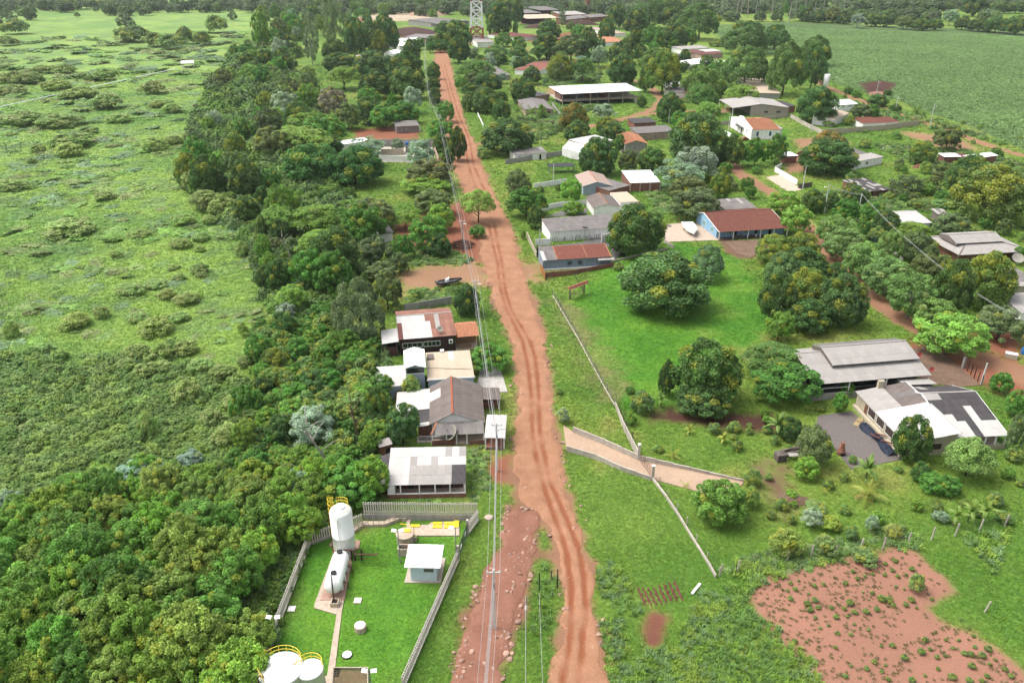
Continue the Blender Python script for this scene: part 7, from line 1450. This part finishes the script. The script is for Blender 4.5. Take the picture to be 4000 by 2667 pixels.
for lb, (cx, cy, w_, h_) in (('silvery crowned tree over the lower left thicket', (1300,1220,430,300)), ('small silvery tree right of the larger one over the thicket', (1740,1060,220,150)), ('grey crown at the left rim of the thicket', (60,1460,300,140))):
    plant_list('20', [('A',cx,cy,w_,h_,lb)])
# ------------------------------------------------------------------ trees and shrubs filling in between the sighted ones
fg = np.random.default_rng(12)
def blocked(x, y, pad=1.0):
    x, y = np.asarray(x, float), np.asarray(y, float); b = np.zeros(x.shape, bool)
    for f in FOOT:
        fx = [p[0] for p in f]; fy = [p[1] for p in f]
        q = (x > min(fx)-pad) & (x < max(fx)+pad) & (y > min(fy)-pad) & (y < max(fy)+pad) & ~b
        if q.any(): i = np.where(q)[0]; b[i] = sdist(x[i], y[i], f) < pad
    return b
ROADS_ALL = [(road_poly, 2.0), (gully_poly, 1.0)]
def near_road(x, y, pad=0.0):
    b = np.zeros(np.shape(x), bool)
    for pl, d in ROADS_ALL: b |= sdist(x, y, pl) < d + pad
    for hw_, ln in LANES: b |= ldist(x, y, polyD(ln)) < hw_ + .6 + pad
    return b
def fill(poly, gap, kinds, rlo, rhi, group, maxn=200, hf=(.75,1.1), name=None):
    poly = np.array(poly); lo, hi = poly.min(0), poly.max(0); n = 0
    for _ in range(maxn * 30):
        x, y = fg.uniform(lo, hi); 
        if sdist(np.array([x]), np.array([y]), poly)[0] > 0: continue
        r = fg.uniform(rlo, rhi)
        if any((t_[2]-x)**2 + (t_[3]-y)**2 < (gap*(t_[4]*.55 + r*.75))**2 for t_ in TREES): continue
        if blocked([x],[y],r*.55)[0] or near_road(np.array([x]),np.array([y]),r*.5)[0]: continue
        k = fg.choice(list(kinds)); S = r*fg.uniform(*hf); low = KIND[k][7]
        tree_at(k, x, y, r, S, S*(.66+2*low), None, group, None, name); n += 1
        if n >= maxn: break
    return n
# the strip of wood between marsh and village, and the slope below the houses
n1 = fill(STRIP, .74, 'MMBBOOTAFY', 2.8, 6.2, 'trees of the wood along the marsh', 170, (.95,1.4))
SLOPE = polyD([(600,760),(760,770),(870,800),(880,900),(880,1000),(885,1110),(820,1150),(740,1190),(700,1170),(560,1100),(520,1040),(590,900)])
n2 = fill(SLOPE, .62, 'TTTBBMKSS', 1.3, 3.2, 'bushy trees on the slope below the houses', 130)
FARW = polyD([(720,-2),(1080,-2),(1000,60),(980,30),(860,22),(740,30),(660,60),(640,20)])
n3 = fill(FARW, .9, 'MMOBT', 5, 9, 'trees of the far wood', 70)
V1 = polyD([(1060,130),(1250,110),(1440,120),(1560,140),(1640,170),(1660,220),(1560,200),(1470,150),(1370,165),(1250,165),(1240,200),(1180,240),(1110,290),(1080,240)])
n4 = fill(V1, .95, 'MMBOAR', 2.6, 5, 'village trees', 45)
V2 = polyD([(1900,380),(2352,360),(2400,560),(2200,640),(1990,560),(1890,470)])
n5 = fill(V2, .95, 'SSKBO', 1.3, 3, 'bushes between the village plots', 50)
V3 = polyD([(1640,20),(2352,0),(2352,60),(2000,44),(1850,52),(1700,40)])
V4 = polyD([(1560,360),(1700,360),(1800,440),(1720,470),(1560,420)]); n6 = fill(V4, .95, 'SKBO', 1.3, 2.6, 'bushes between the village plots', 18)
V5 = polyD([(1880,210),(2352,300),(2352,350),(2100,330),(1960,300),(1830,300)]); n7 = fill(V5, 1.5, 'SSK', .8, 1.5, 'bushes on the weedy plots by the field track', 16)
V6 = polyD([(1480,950),(1900,930),(2060,1080),(2300,1060),(2352,1130),(2250,1200),(1950,1240),(1720,1280),(1640,1180),(1780,1080)]); n8 = fill(V6, 1.8, 'SSLK', .5, 1.2, 'small garden bushes right of the ramp', 34)
# shrubs standing in the marsh
for (x, y, w_, h_) in [(970,940,300,140),(1390,810,240,120),(1570,1000,180,90),(1080,1090,220,90),(620,1380,260,130),(340,1370,150,80),(650,1290,400,120),(730,860,340,110),(960,690,230,110),(820,720,120,70),(500,780,260,100),(120,720,300,120),(300,720,250,110),(1430,1330,220,140),(1730,1250,140,90),(1600,1290,160,90),(800,1200,200,80),(290,1480,100,60),(200,1090,420,140),(560,1110,400,130),(80,830,300,100),(1450,960,180,70),(600,640,200,90),(400,640,200,80),(130,250,260,140),(60,380,180,90),(1230,320,300,150),(1420,370,220,130),(1560,390,260,140),(260,60,80,60),(400,30,120,70),(640,30,220,120),(710,140,50,50),(980,30,240,90),(1700,330,180,160),(1850,360,160,130),(1980,230,200,160)]:
    plant_list('00', [(('N' if y > 620 else 'K'), x, y, w_, h_, None, 'scattered marsh shrubs')])
for (x, y, w_, h_) in [(100,130,320,110),(960,230,200,90),(640,520,460,120),(1070,770,120,80),(1280,580,220,90),(1660,670,200,100),(1850,610,170,90),(2060,600,200,80),(1830,720,110,70),(1590,890,120,60),(1830,900,180,110),(1640,980,150,80),(1850,960,120,70),(1200,1090,260,130),(1440,1040,220,100),(1540,1130,180,110),(1720,1170,260,130),(930,1300,150,120),(700,1370,260,150),(1430,1430,300,180),(1640,1340,200,110),(1270,1350,200,110),(620,1420,160,100),(100,1460,140,170),(1780,100,200,200),(1900,280,300,200),(2050,330,300,200),(1920,450,140,90),(2150,420,200,160),(2220,720,140,150),(2230,1460,100,140),(1680,450,240,120)]:
    plant_list('10', [('N', x, y, w_, h_, None, 'scattered marsh shrubs')])
for (x, y, w_, h_) in [(1260,90,260,150),(1480,100,240,170),(1330,260,200,140),(1160,210,180,120),(1490,220,160,100),(1700,60,240,150),(1850,230,260,170),(2050,280,240,160),(1710,460,260,220),(1940,700,220,170),(2100,860,300,250),(2150,560,240,170),(1350,780,180,240),(2250,180,160,120)]:
    plant_list('20', [('N', x, y, w_, h_, None, 'pale topped shrubs at the marsh edge')])
# tall trunks of the eucalyptus stand at the top
for k, x in enumerate([1640,1656,1668,1690,1702,1716,1734,1750,1772,1790,1812,1826,1846,1868,1890,1912,1934,1590,1560,1500,1470,1420]):
    yb = 22 + (k*7) % 24 if x > 1600 else 14; p = D(x, yb + 8); h = 26 + (k*5) % 9
    e = thing('eucalyptus_tree', None, 'tree', (p.x,p.y,0), 0, 'bare trunked eucalyptus trees at the far edge'); e['label'] = 'tall thin far eucalyptus with a bare pale trunk'
    MB().tube([(0,0,-.3),(0,0,h)], [.55,.3], 6).build('trunk', BARK_PALE, e)
    c_ = link(pg.choice(CR['tall']), 'crown', None, e, (0,0,h*.92), pg.uniform(0,6), (2.8,2.8,6.5)); c_.material_slots[0].link = 'OBJECT'; c_.material_slots[0].material = LEAF; c_.color = (.14,.19,.09,1)
# ------------------------------------------------------------------ ground cover nobody could count
def inst_mat(name, trans=.25):
    t = NT(name); c = t.att('icol', 'INSTANCER'); tint = t.att('tint', out='Fac')
    c = t.mix(c, t.ramp(tint, [(0,.55),(.5,1.0),(1,1.5)]), 1.0, 'MULTIPLY')
    d = t.n('ShaderNodeBsdfPrincipled'); t.set(d.inputs['Base Color'], c); d.inputs['Roughness'].default_value = .6; d.inputs['Specular IOR Level'].default_value = .2
    tr = t.n('ShaderNodeBsdfTranslucent'); t.set(tr.inputs['Color'], c); mx = t.n('ShaderNodeMixShader'); mx.inputs[0].default_value = trans
    t.set(mx.inputs[1], d.outputs[0]); t.set(mx.inputs[2], tr.outputs[0]); t.set(t.out.inputs[0], mx.outputs[0]); return t.m
GRASSM = inst_mat('ground_cover')
def tuft_mesh(name, seed, n=22, h=.5, r=.5, wd=.05, bend=.5):
    g = np.random.default_rng(seed); V, F, T = [], [], []
    for k in range(n):
        a = g.uniform(0, 6.28); q = r*math.sqrt(g.random())*.8; x, y = q*math.cos(a), q*math.sin(a); az = g.uniform(0, 6.28); hh = h*g.uniform(.55,1.15); b = bend*hh*g.uniform(.3,1.2); dx, dy = math.cos(az)*b, math.sin(az)*b; sx, sy = -math.sin(az)*wd, math.cos(az)*wd
        o = len(V); V += [(x-sx,y-sy,-.05),(x+sx,y+sy,-.05),(x+dx*.4+sx*.8,y+dy*.4+sy*.8,hh*.65),(x+dx*.4-sx*.8,y+dy*.4-sy*.8,hh*.65),(x+dx,y+dy,hh*.9)]; F += [(o,o+1,o+2,o+3),(o+3,o+2,o+4)]; T += [float(np.clip(g.normal(.5,.12),0,1))]*5
    me = bpy.data.meshes.new(name); me.from_pydata(V, [], F); attr(me, 'tint', T); return me
pc = {'tuft': [tuft_mesh('grass_tuft', s, 24, .42, .66, .055, 1.0) for s in (1,2,3)], 'tall': [tuft_mesh('tall_grass', s, 30, 1.0, .6, .06, .8) for s in (4,5)],
      'mound': [crown_mesh('leafy_mound', s, 12, 34, .42, .17, -.1, .4, .9, 0, flat=.55, inner=.1) for s in (31,32,33)],
      'bush': [crown_mesh('low_bush', s, 20, 46, .34, .13, -.2, .5, .5, 0, spike=.4, inner=.15) for s in (34,35,36)],
      'crop': [crown_mesh('crop_leaves', s, 7, 12, .45, .30, .0, .3, 1.0, 0, flat=.6, inner=.1) for s in (37,38)],
      'tree': [crown_mesh('far_crown', s, 26, 46, .30, .13, -.5, .4, .5, 0, inner=.1) for s in (39,40,41)]}
ico = MB().lathe([(.3,-.5),(.9,-.3),(1.0,.1),(.7,.5),(.25,.62)], (0,0,0), 7).mesh('stone'); attr(ico, 'tint', list(np.random.default_rng(2).uniform(.3,.8,len(ico.vertices)))); pc['stone'] = [ico]
PCOL = {}
for k, ms in pc.items():
    c = bpy.data.collections.new('models_' + k); PCOL[k] = (c, len(ms))
    for me in ms:
        me.materials.clear(); me.materials.append(GRASSM); c.objects.link(bpy.data.objects.new(me.name, me))
def stuff(name, label, kind, pts, scl, col, seed=0, tilt=.12):
    n = len(pts); g = np.random.default_rng(seed); c, k = PCOL[kind]
    me = bpy.data.meshes.new(name); me.vertices.add(n); me.vertices.foreach_set('co', np.asarray(pts, np.float32).ravel())
    attr(me, 'icol', np.concatenate([np.asarray(col), np.ones((n,1))], 1), 'FLOAT_COLOR'); attr(me, 'iscl', scl, 'FLOAT_VECTOR'); attr(me, 'irot', np.stack([g.normal(0,tilt,n), g.normal(0,tilt,n), g.uniform(0,6.283,n)], 1), 'FLOAT_VECTOR')
    a = me.attributes.new('iid', 'INT', 'POINT'); a.data.foreach_set('value', g.integers(0, k, n).astype(np.int32))
    o = link(me, name); ng = bpy.data.node_groups.new(name, 'GeometryNodeTree')
    ng.interface.new_socket('Geometry', in_out='INPUT', socket_type='NodeSocketGeometry'); ng.interface.new_socket('Geometry', in_out='OUTPUT', socket_type='NodeSocketGeometry')
    N = ng.nodes; i_, o_ = N.new('NodeGroupInput'), N.new('NodeGroupOutput'); ip = N.new('GeometryNodeInstanceOnPoints'); ci = N.new('GeometryNodeCollectionInfo')
    ci.inputs['Collection'].default_value = c; ci.inputs['Separate Children'].default_value = True; ci.inputs['Reset Children'].default_value = True
    def na(nm, ty): x = N.new('GeometryNodeInputNamedAttribute'); x.data_type = ty; x.inputs['Name'].default_value = nm; return x.outputs['Attribute']
    Lk = ng.links.new; Lk(i_.outputs[0], ip.inputs['Points']); Lk(ci.outputs[0], ip.inputs['Instance']); ip.inputs['Pick Instance'].default_value = True
    Lk(na('iid','INT'), ip.inputs['Instance Index']); Lk(na('irot','FLOAT_VECTOR'), ip.inputs['Rotation']); Lk(na('iscl','FLOAT_VECTOR'), ip.inputs['Scale']); Lk(ip.outputs[0], o_.inputs[0])
    md = o.modifiers.new('scatter', 'NODES'); md.node_group = ng
    return tag(o, label, None, None, 'stuff')
def lod_points(k, s0, r0, r1, a0=-38, a1=38, seed=1, jit=.5):
    """jittered points whose spacing grows with distance from the village's near end"""
    g = np.random.default_rng(seed); X, Y, S = [], [], []; r = r0
    while r < r1:
        s = max(s0, k*r); n = max(1, int(r*math.radians(a1-a0)/s)); a = np.radians(np.linspace(a0, a1, n) + g.uniform(-jit,jit,n)*(a1-a0)/n); q = r + g.uniform(-jit,jit,n)*s
        X.append(q*np.sin(a)); Y.append(q*np.cos(a)); S.append(np.full(n, s)); r += s
    return np.concatenate(X), np.concatenate(Y), np.concatenate(S)
def ground_z(x, y): return np.where(sdist(x, y, MARSH) < 0, sstep(8,-8,sdist(x,y,MARSH))*(.9*fbm(x/9,y/5,41)-.3), 0.0) - .05
# grass everywhere but on bare earth, roads and under buildings
x, y, s = lod_points(.0052, .45, 52, 620, -50, 50, seed=3)
c, soil = ground_fields(x, y); g = np.random.default_rng(4)
keep = (g.random(len(x)) > soil*1.9 - .25) & ~blocked(x, y, .35) & (sdist(x, y, SOY) > 0) & (sdist(x, y, road_poly) > -.35) & (sdist(x, y, gully_poly) > -.5)
x, y, s, c = x[keep], y[keep], s[keep], c[keep]; n = len(x)
hh = .6 + .9*fbm(x/5, y/5, 51, 3)**1.5; mow = np.min([sdist(x, y, pl) for pl in LAWN], axis=0) < 0; hh = np.where(mow, hh*.62, hh)
f = g.uniform(.92,1.2,n)[:,None]*(.95+.25*(fbm(x/2.5,y/2.5,52,2)[:,None]-.3)); cc = np.clip(c*f*np.array([1.36,1.42,1.25]) + g.normal(0,.006,(n,3)), .01, .6)
stuff('grass', 'green grass and weeds covering plots, verges and marsh', 'tuft', np.stack([x,y,ground_z(x,y)],1), np.stack([s*1.2,s*1.2,np.minimum(s,1.1)*hh*np.where(mow,.55,.75)],1), cc, 5)
# marsh hummocks and scrub
x, y, s = lod_points(.0105, 1.1, 70, 900, a1=6, seed=8); m_ = sdist(x, y, MARSH); g = np.random.default_rng(9); nz = fbm(x/15, y/15, 61, 3)
k = (m_ < 2) & (g.random(len(x)) < .05 + .40*sstep(.45,.70,nz)); x, y, s, nz = x[k], y[k], s[k], nz[k]; n = len(x)
pal = np.array([(.100,.185,.036),(.095,.170,.040),(.092,.150,.070),(.110,.160,.046),(.078,.130,.036),(.125,.155,.055)]); pi = np.clip((fbm(x/10,y/10,63,3)*1.9-.45)*6 + g.normal(0,.8,n), 0, 5).astype(int)
stuff('marsh_hummocks', 'rough hummocks of marsh grass and low weeds', 'mound', np.stack([x,y,ground_z(x,y)-.1],1), np.stack([s*g.uniform(.7,1.5,n),s*g.uniform(.7,1.5,n),s*g.uniform(.15,.42,n)],1), np.clip(1.75*pal[pi]*g.uniform(.8,1.25,n)[:,None],0,.5), 10)
SCRUB = polyD([(-500,860),(150,800),(330,830),(470,860),(560,900),(600,1010),(560,1090),(400,1130),(280,1080),(100,1170),(-500,1290)])
x, y, s = lod_points(.0125, 1.3, 70, 330, a1=4, seed=12); g = np.random.default_rng(13); k = (sdist(x, y, SCRUB) + (fbm(x/8,y/8,71)-.5)*30 < 0) & (g.random(len(x)) < .9); x, y, s = x[k], y[k], s[k]; n = len(x)
pal = np.array([(.075,.130,.030),(.095,.145,.040),(.066,.115,.030),(.11,.165,.036)]); pi = g.integers(0,4,n)
stuff('low_scrub', 'dense low green scrub between marsh and thicket', 'bush', np.stack([x,y,0*x],1), np.stack([s*g.uniform(.7,1.1,n),s*g.uniform(.7,1.1,n),s*g.uniform(.4,.9,n)],1), 1.85*pal[pi]*g.uniform(.8,1.2,n)[:,None], 14)
# undergrowth of the wood, the slope, the thicket floor
WOOD = STRIP; THK = polyD([(-500,1180),(100,1150),(300,1070),(600,1080),(740,1190),(690,1260),(620,1400),(570,1700),(-500,1700)])
x, y, s = lod_points(.0115, 1.2, 55, 700, seed=16); g = np.random.default_rng(17)
k = np.zeros(len(x), bool)
for pl in (WOOD, SLOPE, THK): k |= sdist(x, y, pl) < 1
k &= ~blocked(x, y, .6) & ~near_road(x, y, .5) & (g.random(len(x)) < .85); x, y, s = x[k], y[k], s[k]; n = len(x)
pal = np.array([(.055,.105,.024),(.075,.14,.026),(.06,.10,.030),(.10,.16,.030),(.08,.13,.045)]); pi = g.integers(0,5,n)
stuff('undergrowth', 'dense undergrowth of creepers and bushes beneath the trees', 'bush', np.stack([x,y,0*x],1), np.stack([s*g.uniform(.7,1.15,n),s*g.uniform(.7,1.15,n),s*g.uniform(.6,1.3,n)],1), 1.75*pal[pi]*g.uniform(.75,1.25,n)[:,None], 18)
# weedy corners of the village
WEEDS = [polyD(p) for p in ([(1240,250),(1300,255),(1290,300),(1230,330),(1110,330),(1130,290)],[(1480,440),(1560,430),(1560,490),(1500,500)],[(1880,440),(2060,440),(2180,480),(2050,500),(1900,480)],[(2000,330),(2200,345),(2352,380),(2352,420),(2150,400)],[(1960,240),(2140,270),(2300,330),(2160,300),(1960,260)],[(940,670),(1040,660),(1040,700),(930,720)],[(930,560),(1090,590),(1090,606),(930,610)],[(880,1126),(1090,1126),(1095,1150),(840,1152)],[(1075,1040),(1120,1030),(1125,1120),(1090,1140)],[(1290,240),(1400,240),(1400,250),(1300,262)],[(1240,175),(1380,165),(1380,185),(1260,200)],[(2050,1210),(1640,1300),(1660,1330),(2070,1250)])]
x, y, s = lod_points(.008, .8, 60, 600, a0=-20, seed=20); g = np.random.default_rng(21); k = np.zeros(len(x), bool)
for pl in WEEDS: k |= sdist(x, y, pl) + (fbm(x/5,y/5,81)-.5)*5 < 0
k &= ~blocked(x, y, .4) & ~near_road(x, y, .2); x, y, s = x[k], y[k], s[k]; n = len(x); pal = np.array([(.085,.15,.035),(.11,.175,.045),(.07,.125,.04),(.12,.16,.06)]); pi = g.integers(0,4,n)
stuff('weeds', 'patches of tall weeds on vacant plots and verges', 'bush', np.stack([x,y,0*x-.05],1), np.stack([s*g.uniform(.4,.9,n),s*g.uniform(.4,.9,n),s*g.uniform(.2,.6,n)],1), 1.75*pal[pi]*g.uniform(.8,1.25,n)[:,None], 22)
# tall bluish grass between road and ploughed field
TALL = [polyD(p) for p in ([(1600,1360),(1660,1320),(1720,1340),(1730,1400),(1800,1480),(1890,1560),(1960,1650),(1360,1650),(1380,1560),(1500,1520),(1530,1450)],[(1395,1300),(1440,1350),(1420,1568),(1370,1568)],[(1700,1300),(2090,1225),(2100,1250),(1960,1275),(1760,1325)],[(2220,1230),(2400,1190),(2400,1420),(2330,1400),(2280,1320)],[(1250,1300),(1270,1340),(1270,1420),(1215,1470),(1215,1400)])]
x, y, s = lod_points(.0075, .55, 55, 170, a0=-16, seed=24); g = np.random.default_rng(25); k = np.zeros(len(x), bool)
for pl in TALL: k |= sdist(x, y, pl) + (fbm(x/4,y/4,83)-.5)*6 < 0
k &= ~blocked(x, y, .2) & (sdist(x, y, road_poly) > .2) & (g.random(len(x)) < .8); x, y, s = x[k], y[k], s[k]; n = len(x); q = fbm(x/5,y/5,85,2); pal = np.array([(.080,.145,.036),(.105,.175,.028),(.085,.14,.055),(.125,.185,.032)]); pi = np.clip((q*1.8-.4)*4+g.normal(0,.7,n),0,3).astype(int)
stuff('tall_grass', 'tufts of tall coarse grass between the road and the ploughed field', 'tall', np.stack([x,y,0*x],1), np.stack([s*1.25,s*1.25,g.uniform(.3,.8,n)],1), 1.75*pal[pi]*g.uniform(.8,1.3,n)[:,None], 26, .2)
# soybean rows following the slope
g = np.random.default_rng(30); cx_, cy_ = D(1560,-40)[:2]; X, Y = [], []
ctr = np.array(D(2160,290)[:2]) + np.array((40,-160)); R_ = np.arange(60, 900, 2.5)
for r in R_:
    nn = int(2*math.pi*r/1.45); a = np.linspace(0, 2*math.pi, nn, endpoint=False) + g.uniform(0,1); q = r + 10*np.sin(a*3+r/90) + g.normal(0,.12,nn); X.append(ctr[0]+q*np.cos(a)); Y.append(ctr[1]+q*np.sin(a)*1.35)
x, y = np.concatenate(X), np.concatenate(Y); k = (np.hypot(x, y) < 950) & (np.abs(x) < .78*y)
x, y = x[k], y[k]; k = (sdist(x, y, SOY) < -1.5) & (g.random(len(x)) < .93); PIT = polyD(SOILS[13][2]); x, y = x[k], y[k]; k = sdist(x, y, PIT) > 1; x, y = x[k], y[k]; n = len(x)
f = (.85+.35*fbm(x/40,y/40,91,3)+g.normal(0,.07,n))[:,None]
stuff('soybean_plants', 'rows of soybean plants on the large green field', 'crop', np.stack([x,y,0*x],1), np.stack([g.uniform(.85,1.1,n),g.uniform(.85,1.1,n),g.uniform(.7,1.0,n)],1), np.array((.185,.30,.105))*f, 31)
# dug garden rows and the furrow ridges beside the road
for k in range(8):
    a, b = Q('32',1150+48*k,660+ (20 if k<3 else -14*k+60)), Q('32',1235+48*k,850+(10 if k<3 else -8*k+20)); 
    tag(MB().tube([a.lerp(b,q/7) + Vector((.12*math.sin(3*q+k),.1*math.cos(2*q+k),-.06)) for q in range(8)], [.05,.22,.16,.25,.18,.24,.17,.05], 6).build('garden_furrow', paint('dug_earth', (.17,.068,.045), .95, .25, 2)), kind='structure')
# stones along the eroded track and road verge
g = np.random.default_rng(40); x = g.uniform(-45, 25, 240000); y = g.uniform(50, 190, 240000)
dg = sdist(x, y, gully_poly); dr = sdist(x, y, road_poly); pr = np.where(dg < .6, .10*sstep(-4.0,-.3,dg)+.006, 0)*sstep(.33,.55,fbm(x/4,y/4,95)) + np.where((dr > -1.0) & (dr < 1.6), .03, 0)*sstep(.45,.65,fbm(x/6,y/6,96)) + np.where((dg > -.5) & (dg < 4) & (x < -12), .008, 0)
k = (g.random(len(x)) < pr) & ~blocked(x, y, .2); x, y = x[k], y[k]; n = len(x); sz = .09 + .32*g.random(n)**3
stuff('stones', 'pinkish stones strewn along the eroded track and road edge', 'stone', np.stack([x,y,.02+0*x],1), np.stack([sz*g.uniform(.7,1.4,n),sz*g.uniform(.7,1.4,n),sz*.8],1), np.array((.33,.21,.16))*g.uniform(.7,1.3,n)[:,None], 41, .4)
# dry clods and sprouts on the ploughed field
PLO = polyD(SOILS[7][2]); g = np.random.default_rng(44); x = g.uniform(25, 95, 9000); y = g.uniform(55, 125, 9000); k = (sdist(x, y, PLO) < -.5) & (fbm(x/3,y/3,97) > .40); x, y = x[k][:1700], y[k][:1700]; n = len(x)
stuff('sprouts', 'tiny weeds sprouting on the ploughed field', 'tuft', np.stack([x,y,0*x],1), np.stack([g.uniform(.18,.5,n)]*3,1), np.array((.14,.15,.06))*g.uniform(.7,1.3,n)[:,None], 45)
# far woods towards the horizon
g = np.random.default_rng(50); x = g.uniform(-1500, 1500, 26000); y = g.uniform(620, 2600, 26000); nz = fbm(x/160, y/120, 99, 3)
left = x < D(640,20)[0] + 20; right = x > D(1640,40)[0]; thr = np.where(left, np.where(y < 1000, .70, .47), np.where(right, np.where(y < 980, .68, .40), np.where(y < 1050, .72, .30)))
k = (nz > thr) & (sdist(x, y, SOY) > 12) & (np.hypot(x,y) > 700) & ~blocked(x, y, 6); x, y = x[k], y[k]; n = len(x); sz = g.uniform(4,8.5,n)
pal = np.array([(.055,.090,.032),(.07,.115,.035),(.085,.115,.055),(.065,.10,.045)]); 
stuff('far_woods', 'distant dark green woods beyond the village and fields', 'tree', np.stack([x,y,sz*.75],1), np.stack([sz,sz,sz*g.uniform(.75,1.2,n)],1), 1.7*pal[g.integers(0,4,n)]*g.uniform(.8,1.2,n)[:,None], 51)
# ------------------------------------------------------------------ each tree's label says which one it is: kind, and its rank by distance from a landmark
LM = [('tall white tank','tall_tank'),('pale blue hut','pump_hut'),('lying white tank','lying_tank'),('domed white tank','dome_tank'),('veranda house by the picket fence','veranda_house'),('grey gabled house','gabled_house'),('beige roofed terrace house','terrace_house'),('plum brown plank house','plank_house'),('black motor boat','motor_boat'),('upturned white boat','white_boat'),
 ('grey blue house','grey_blue_house'),('red brick hall','brick_hall'),('pale blue gabled house','pale_blue_house'),('large boat shed','boat_shed'),('cream screened hall','screened_hall'),('dark patched roof','dark_roofed_house'),('hipped hall','hipped_hall'),('plank shack','plank_shack'),('white pavilion roof','open_pavilion'),('grey barn','grey_barn'),('white chapel','white_chapel'),
 ('white bungalow','white_bungalow'),('white water tower','chalice_tank'),('cream balcony house','balcony_house'),('pink house','pink_house'),('pinkish gabled house','pinkish_house'),('low white house','low_white_house'),('maroon hipped house','maroon_house'),('red gabled white house','red_gable_house'),('grey block house','block_house'),('blue water tank','water_tower'),('red and white mast','telecom_mast'),('tall brick chimney','brick_chimney'),
 ('red roofed farmhouse','red_roof_farmhouse'),('marsh shade hut','shade_house'),('white pipeline end','far_hut'),('concrete ramp gate','ramp_gate'),('brick barbecue','brick_grill'),('pallet stack','pallet_stack'),('tiled gate canopy','gate_canopy'),('lone fence post','fence_post'),('grey hipped house','hip_house'),('orange roofed house','orange_house'),('brick outhouse','outhouse'),('barn end house','barn_house'),('dark tiled shed','dark_shed'),('brick kiosk','brick_kiosk')]
LP = [(a, COL.objects[b].location.xy.copy()) for a, b in LM if b in COL.objects and b != 'far_hut']
ORD = ['nearest','second nearest','third nearest','fourth nearest','fifth nearest','sixth nearest','seventh nearest','eighth nearest','ninth nearest','tenth nearest'] + [x + ' nearest' for x in 'eleventh twelfth thirteenth fourteenth fifteenth sixteenth seventeenth eighteenth nineteenth twentieth'.split()]
by = {}
for t_ in TREES: by.setdefault(t_[6], []).append(t_)
used = set()
for words_, ts in by.items():
    rank = {}
    for ph, xy in LP:
        for i, t_ in enumerate(sorted(ts, key=lambda q: (q[2]-xy.x)**2 + (q[3]-xy.y)**2)[:20]): rank.setdefault(id(t_), []).append((i, (t_[2]-xy.x)**2 + (t_[3]-xy.y)**2, ph))
    for t_ in ts:
        if t_[7]: continue
        e = t_[0]
        for i, d2, ph in sorted(rank.get(id(t_), [])):
            lb = f'{words_}, {ORD[i]} to the {ph}'
            if len(lb.split()) > 16: continue
            if lb not in used: used.add(lb); e['label'] = lb; break
        else:
            gp = e.get('group') or 'trees among the village plots'; e['group'] = gp; e['label'] = words_ + (' in the thicket' if 'thicket' in gp else ' on the slope' if 'slope' in gp else ' in the far wood' if 'far wood' in gp else ' in the marsh side wood' if 'wood' in gp else ' in the marsh' if 'marsh' in gp else ' among the village plots')
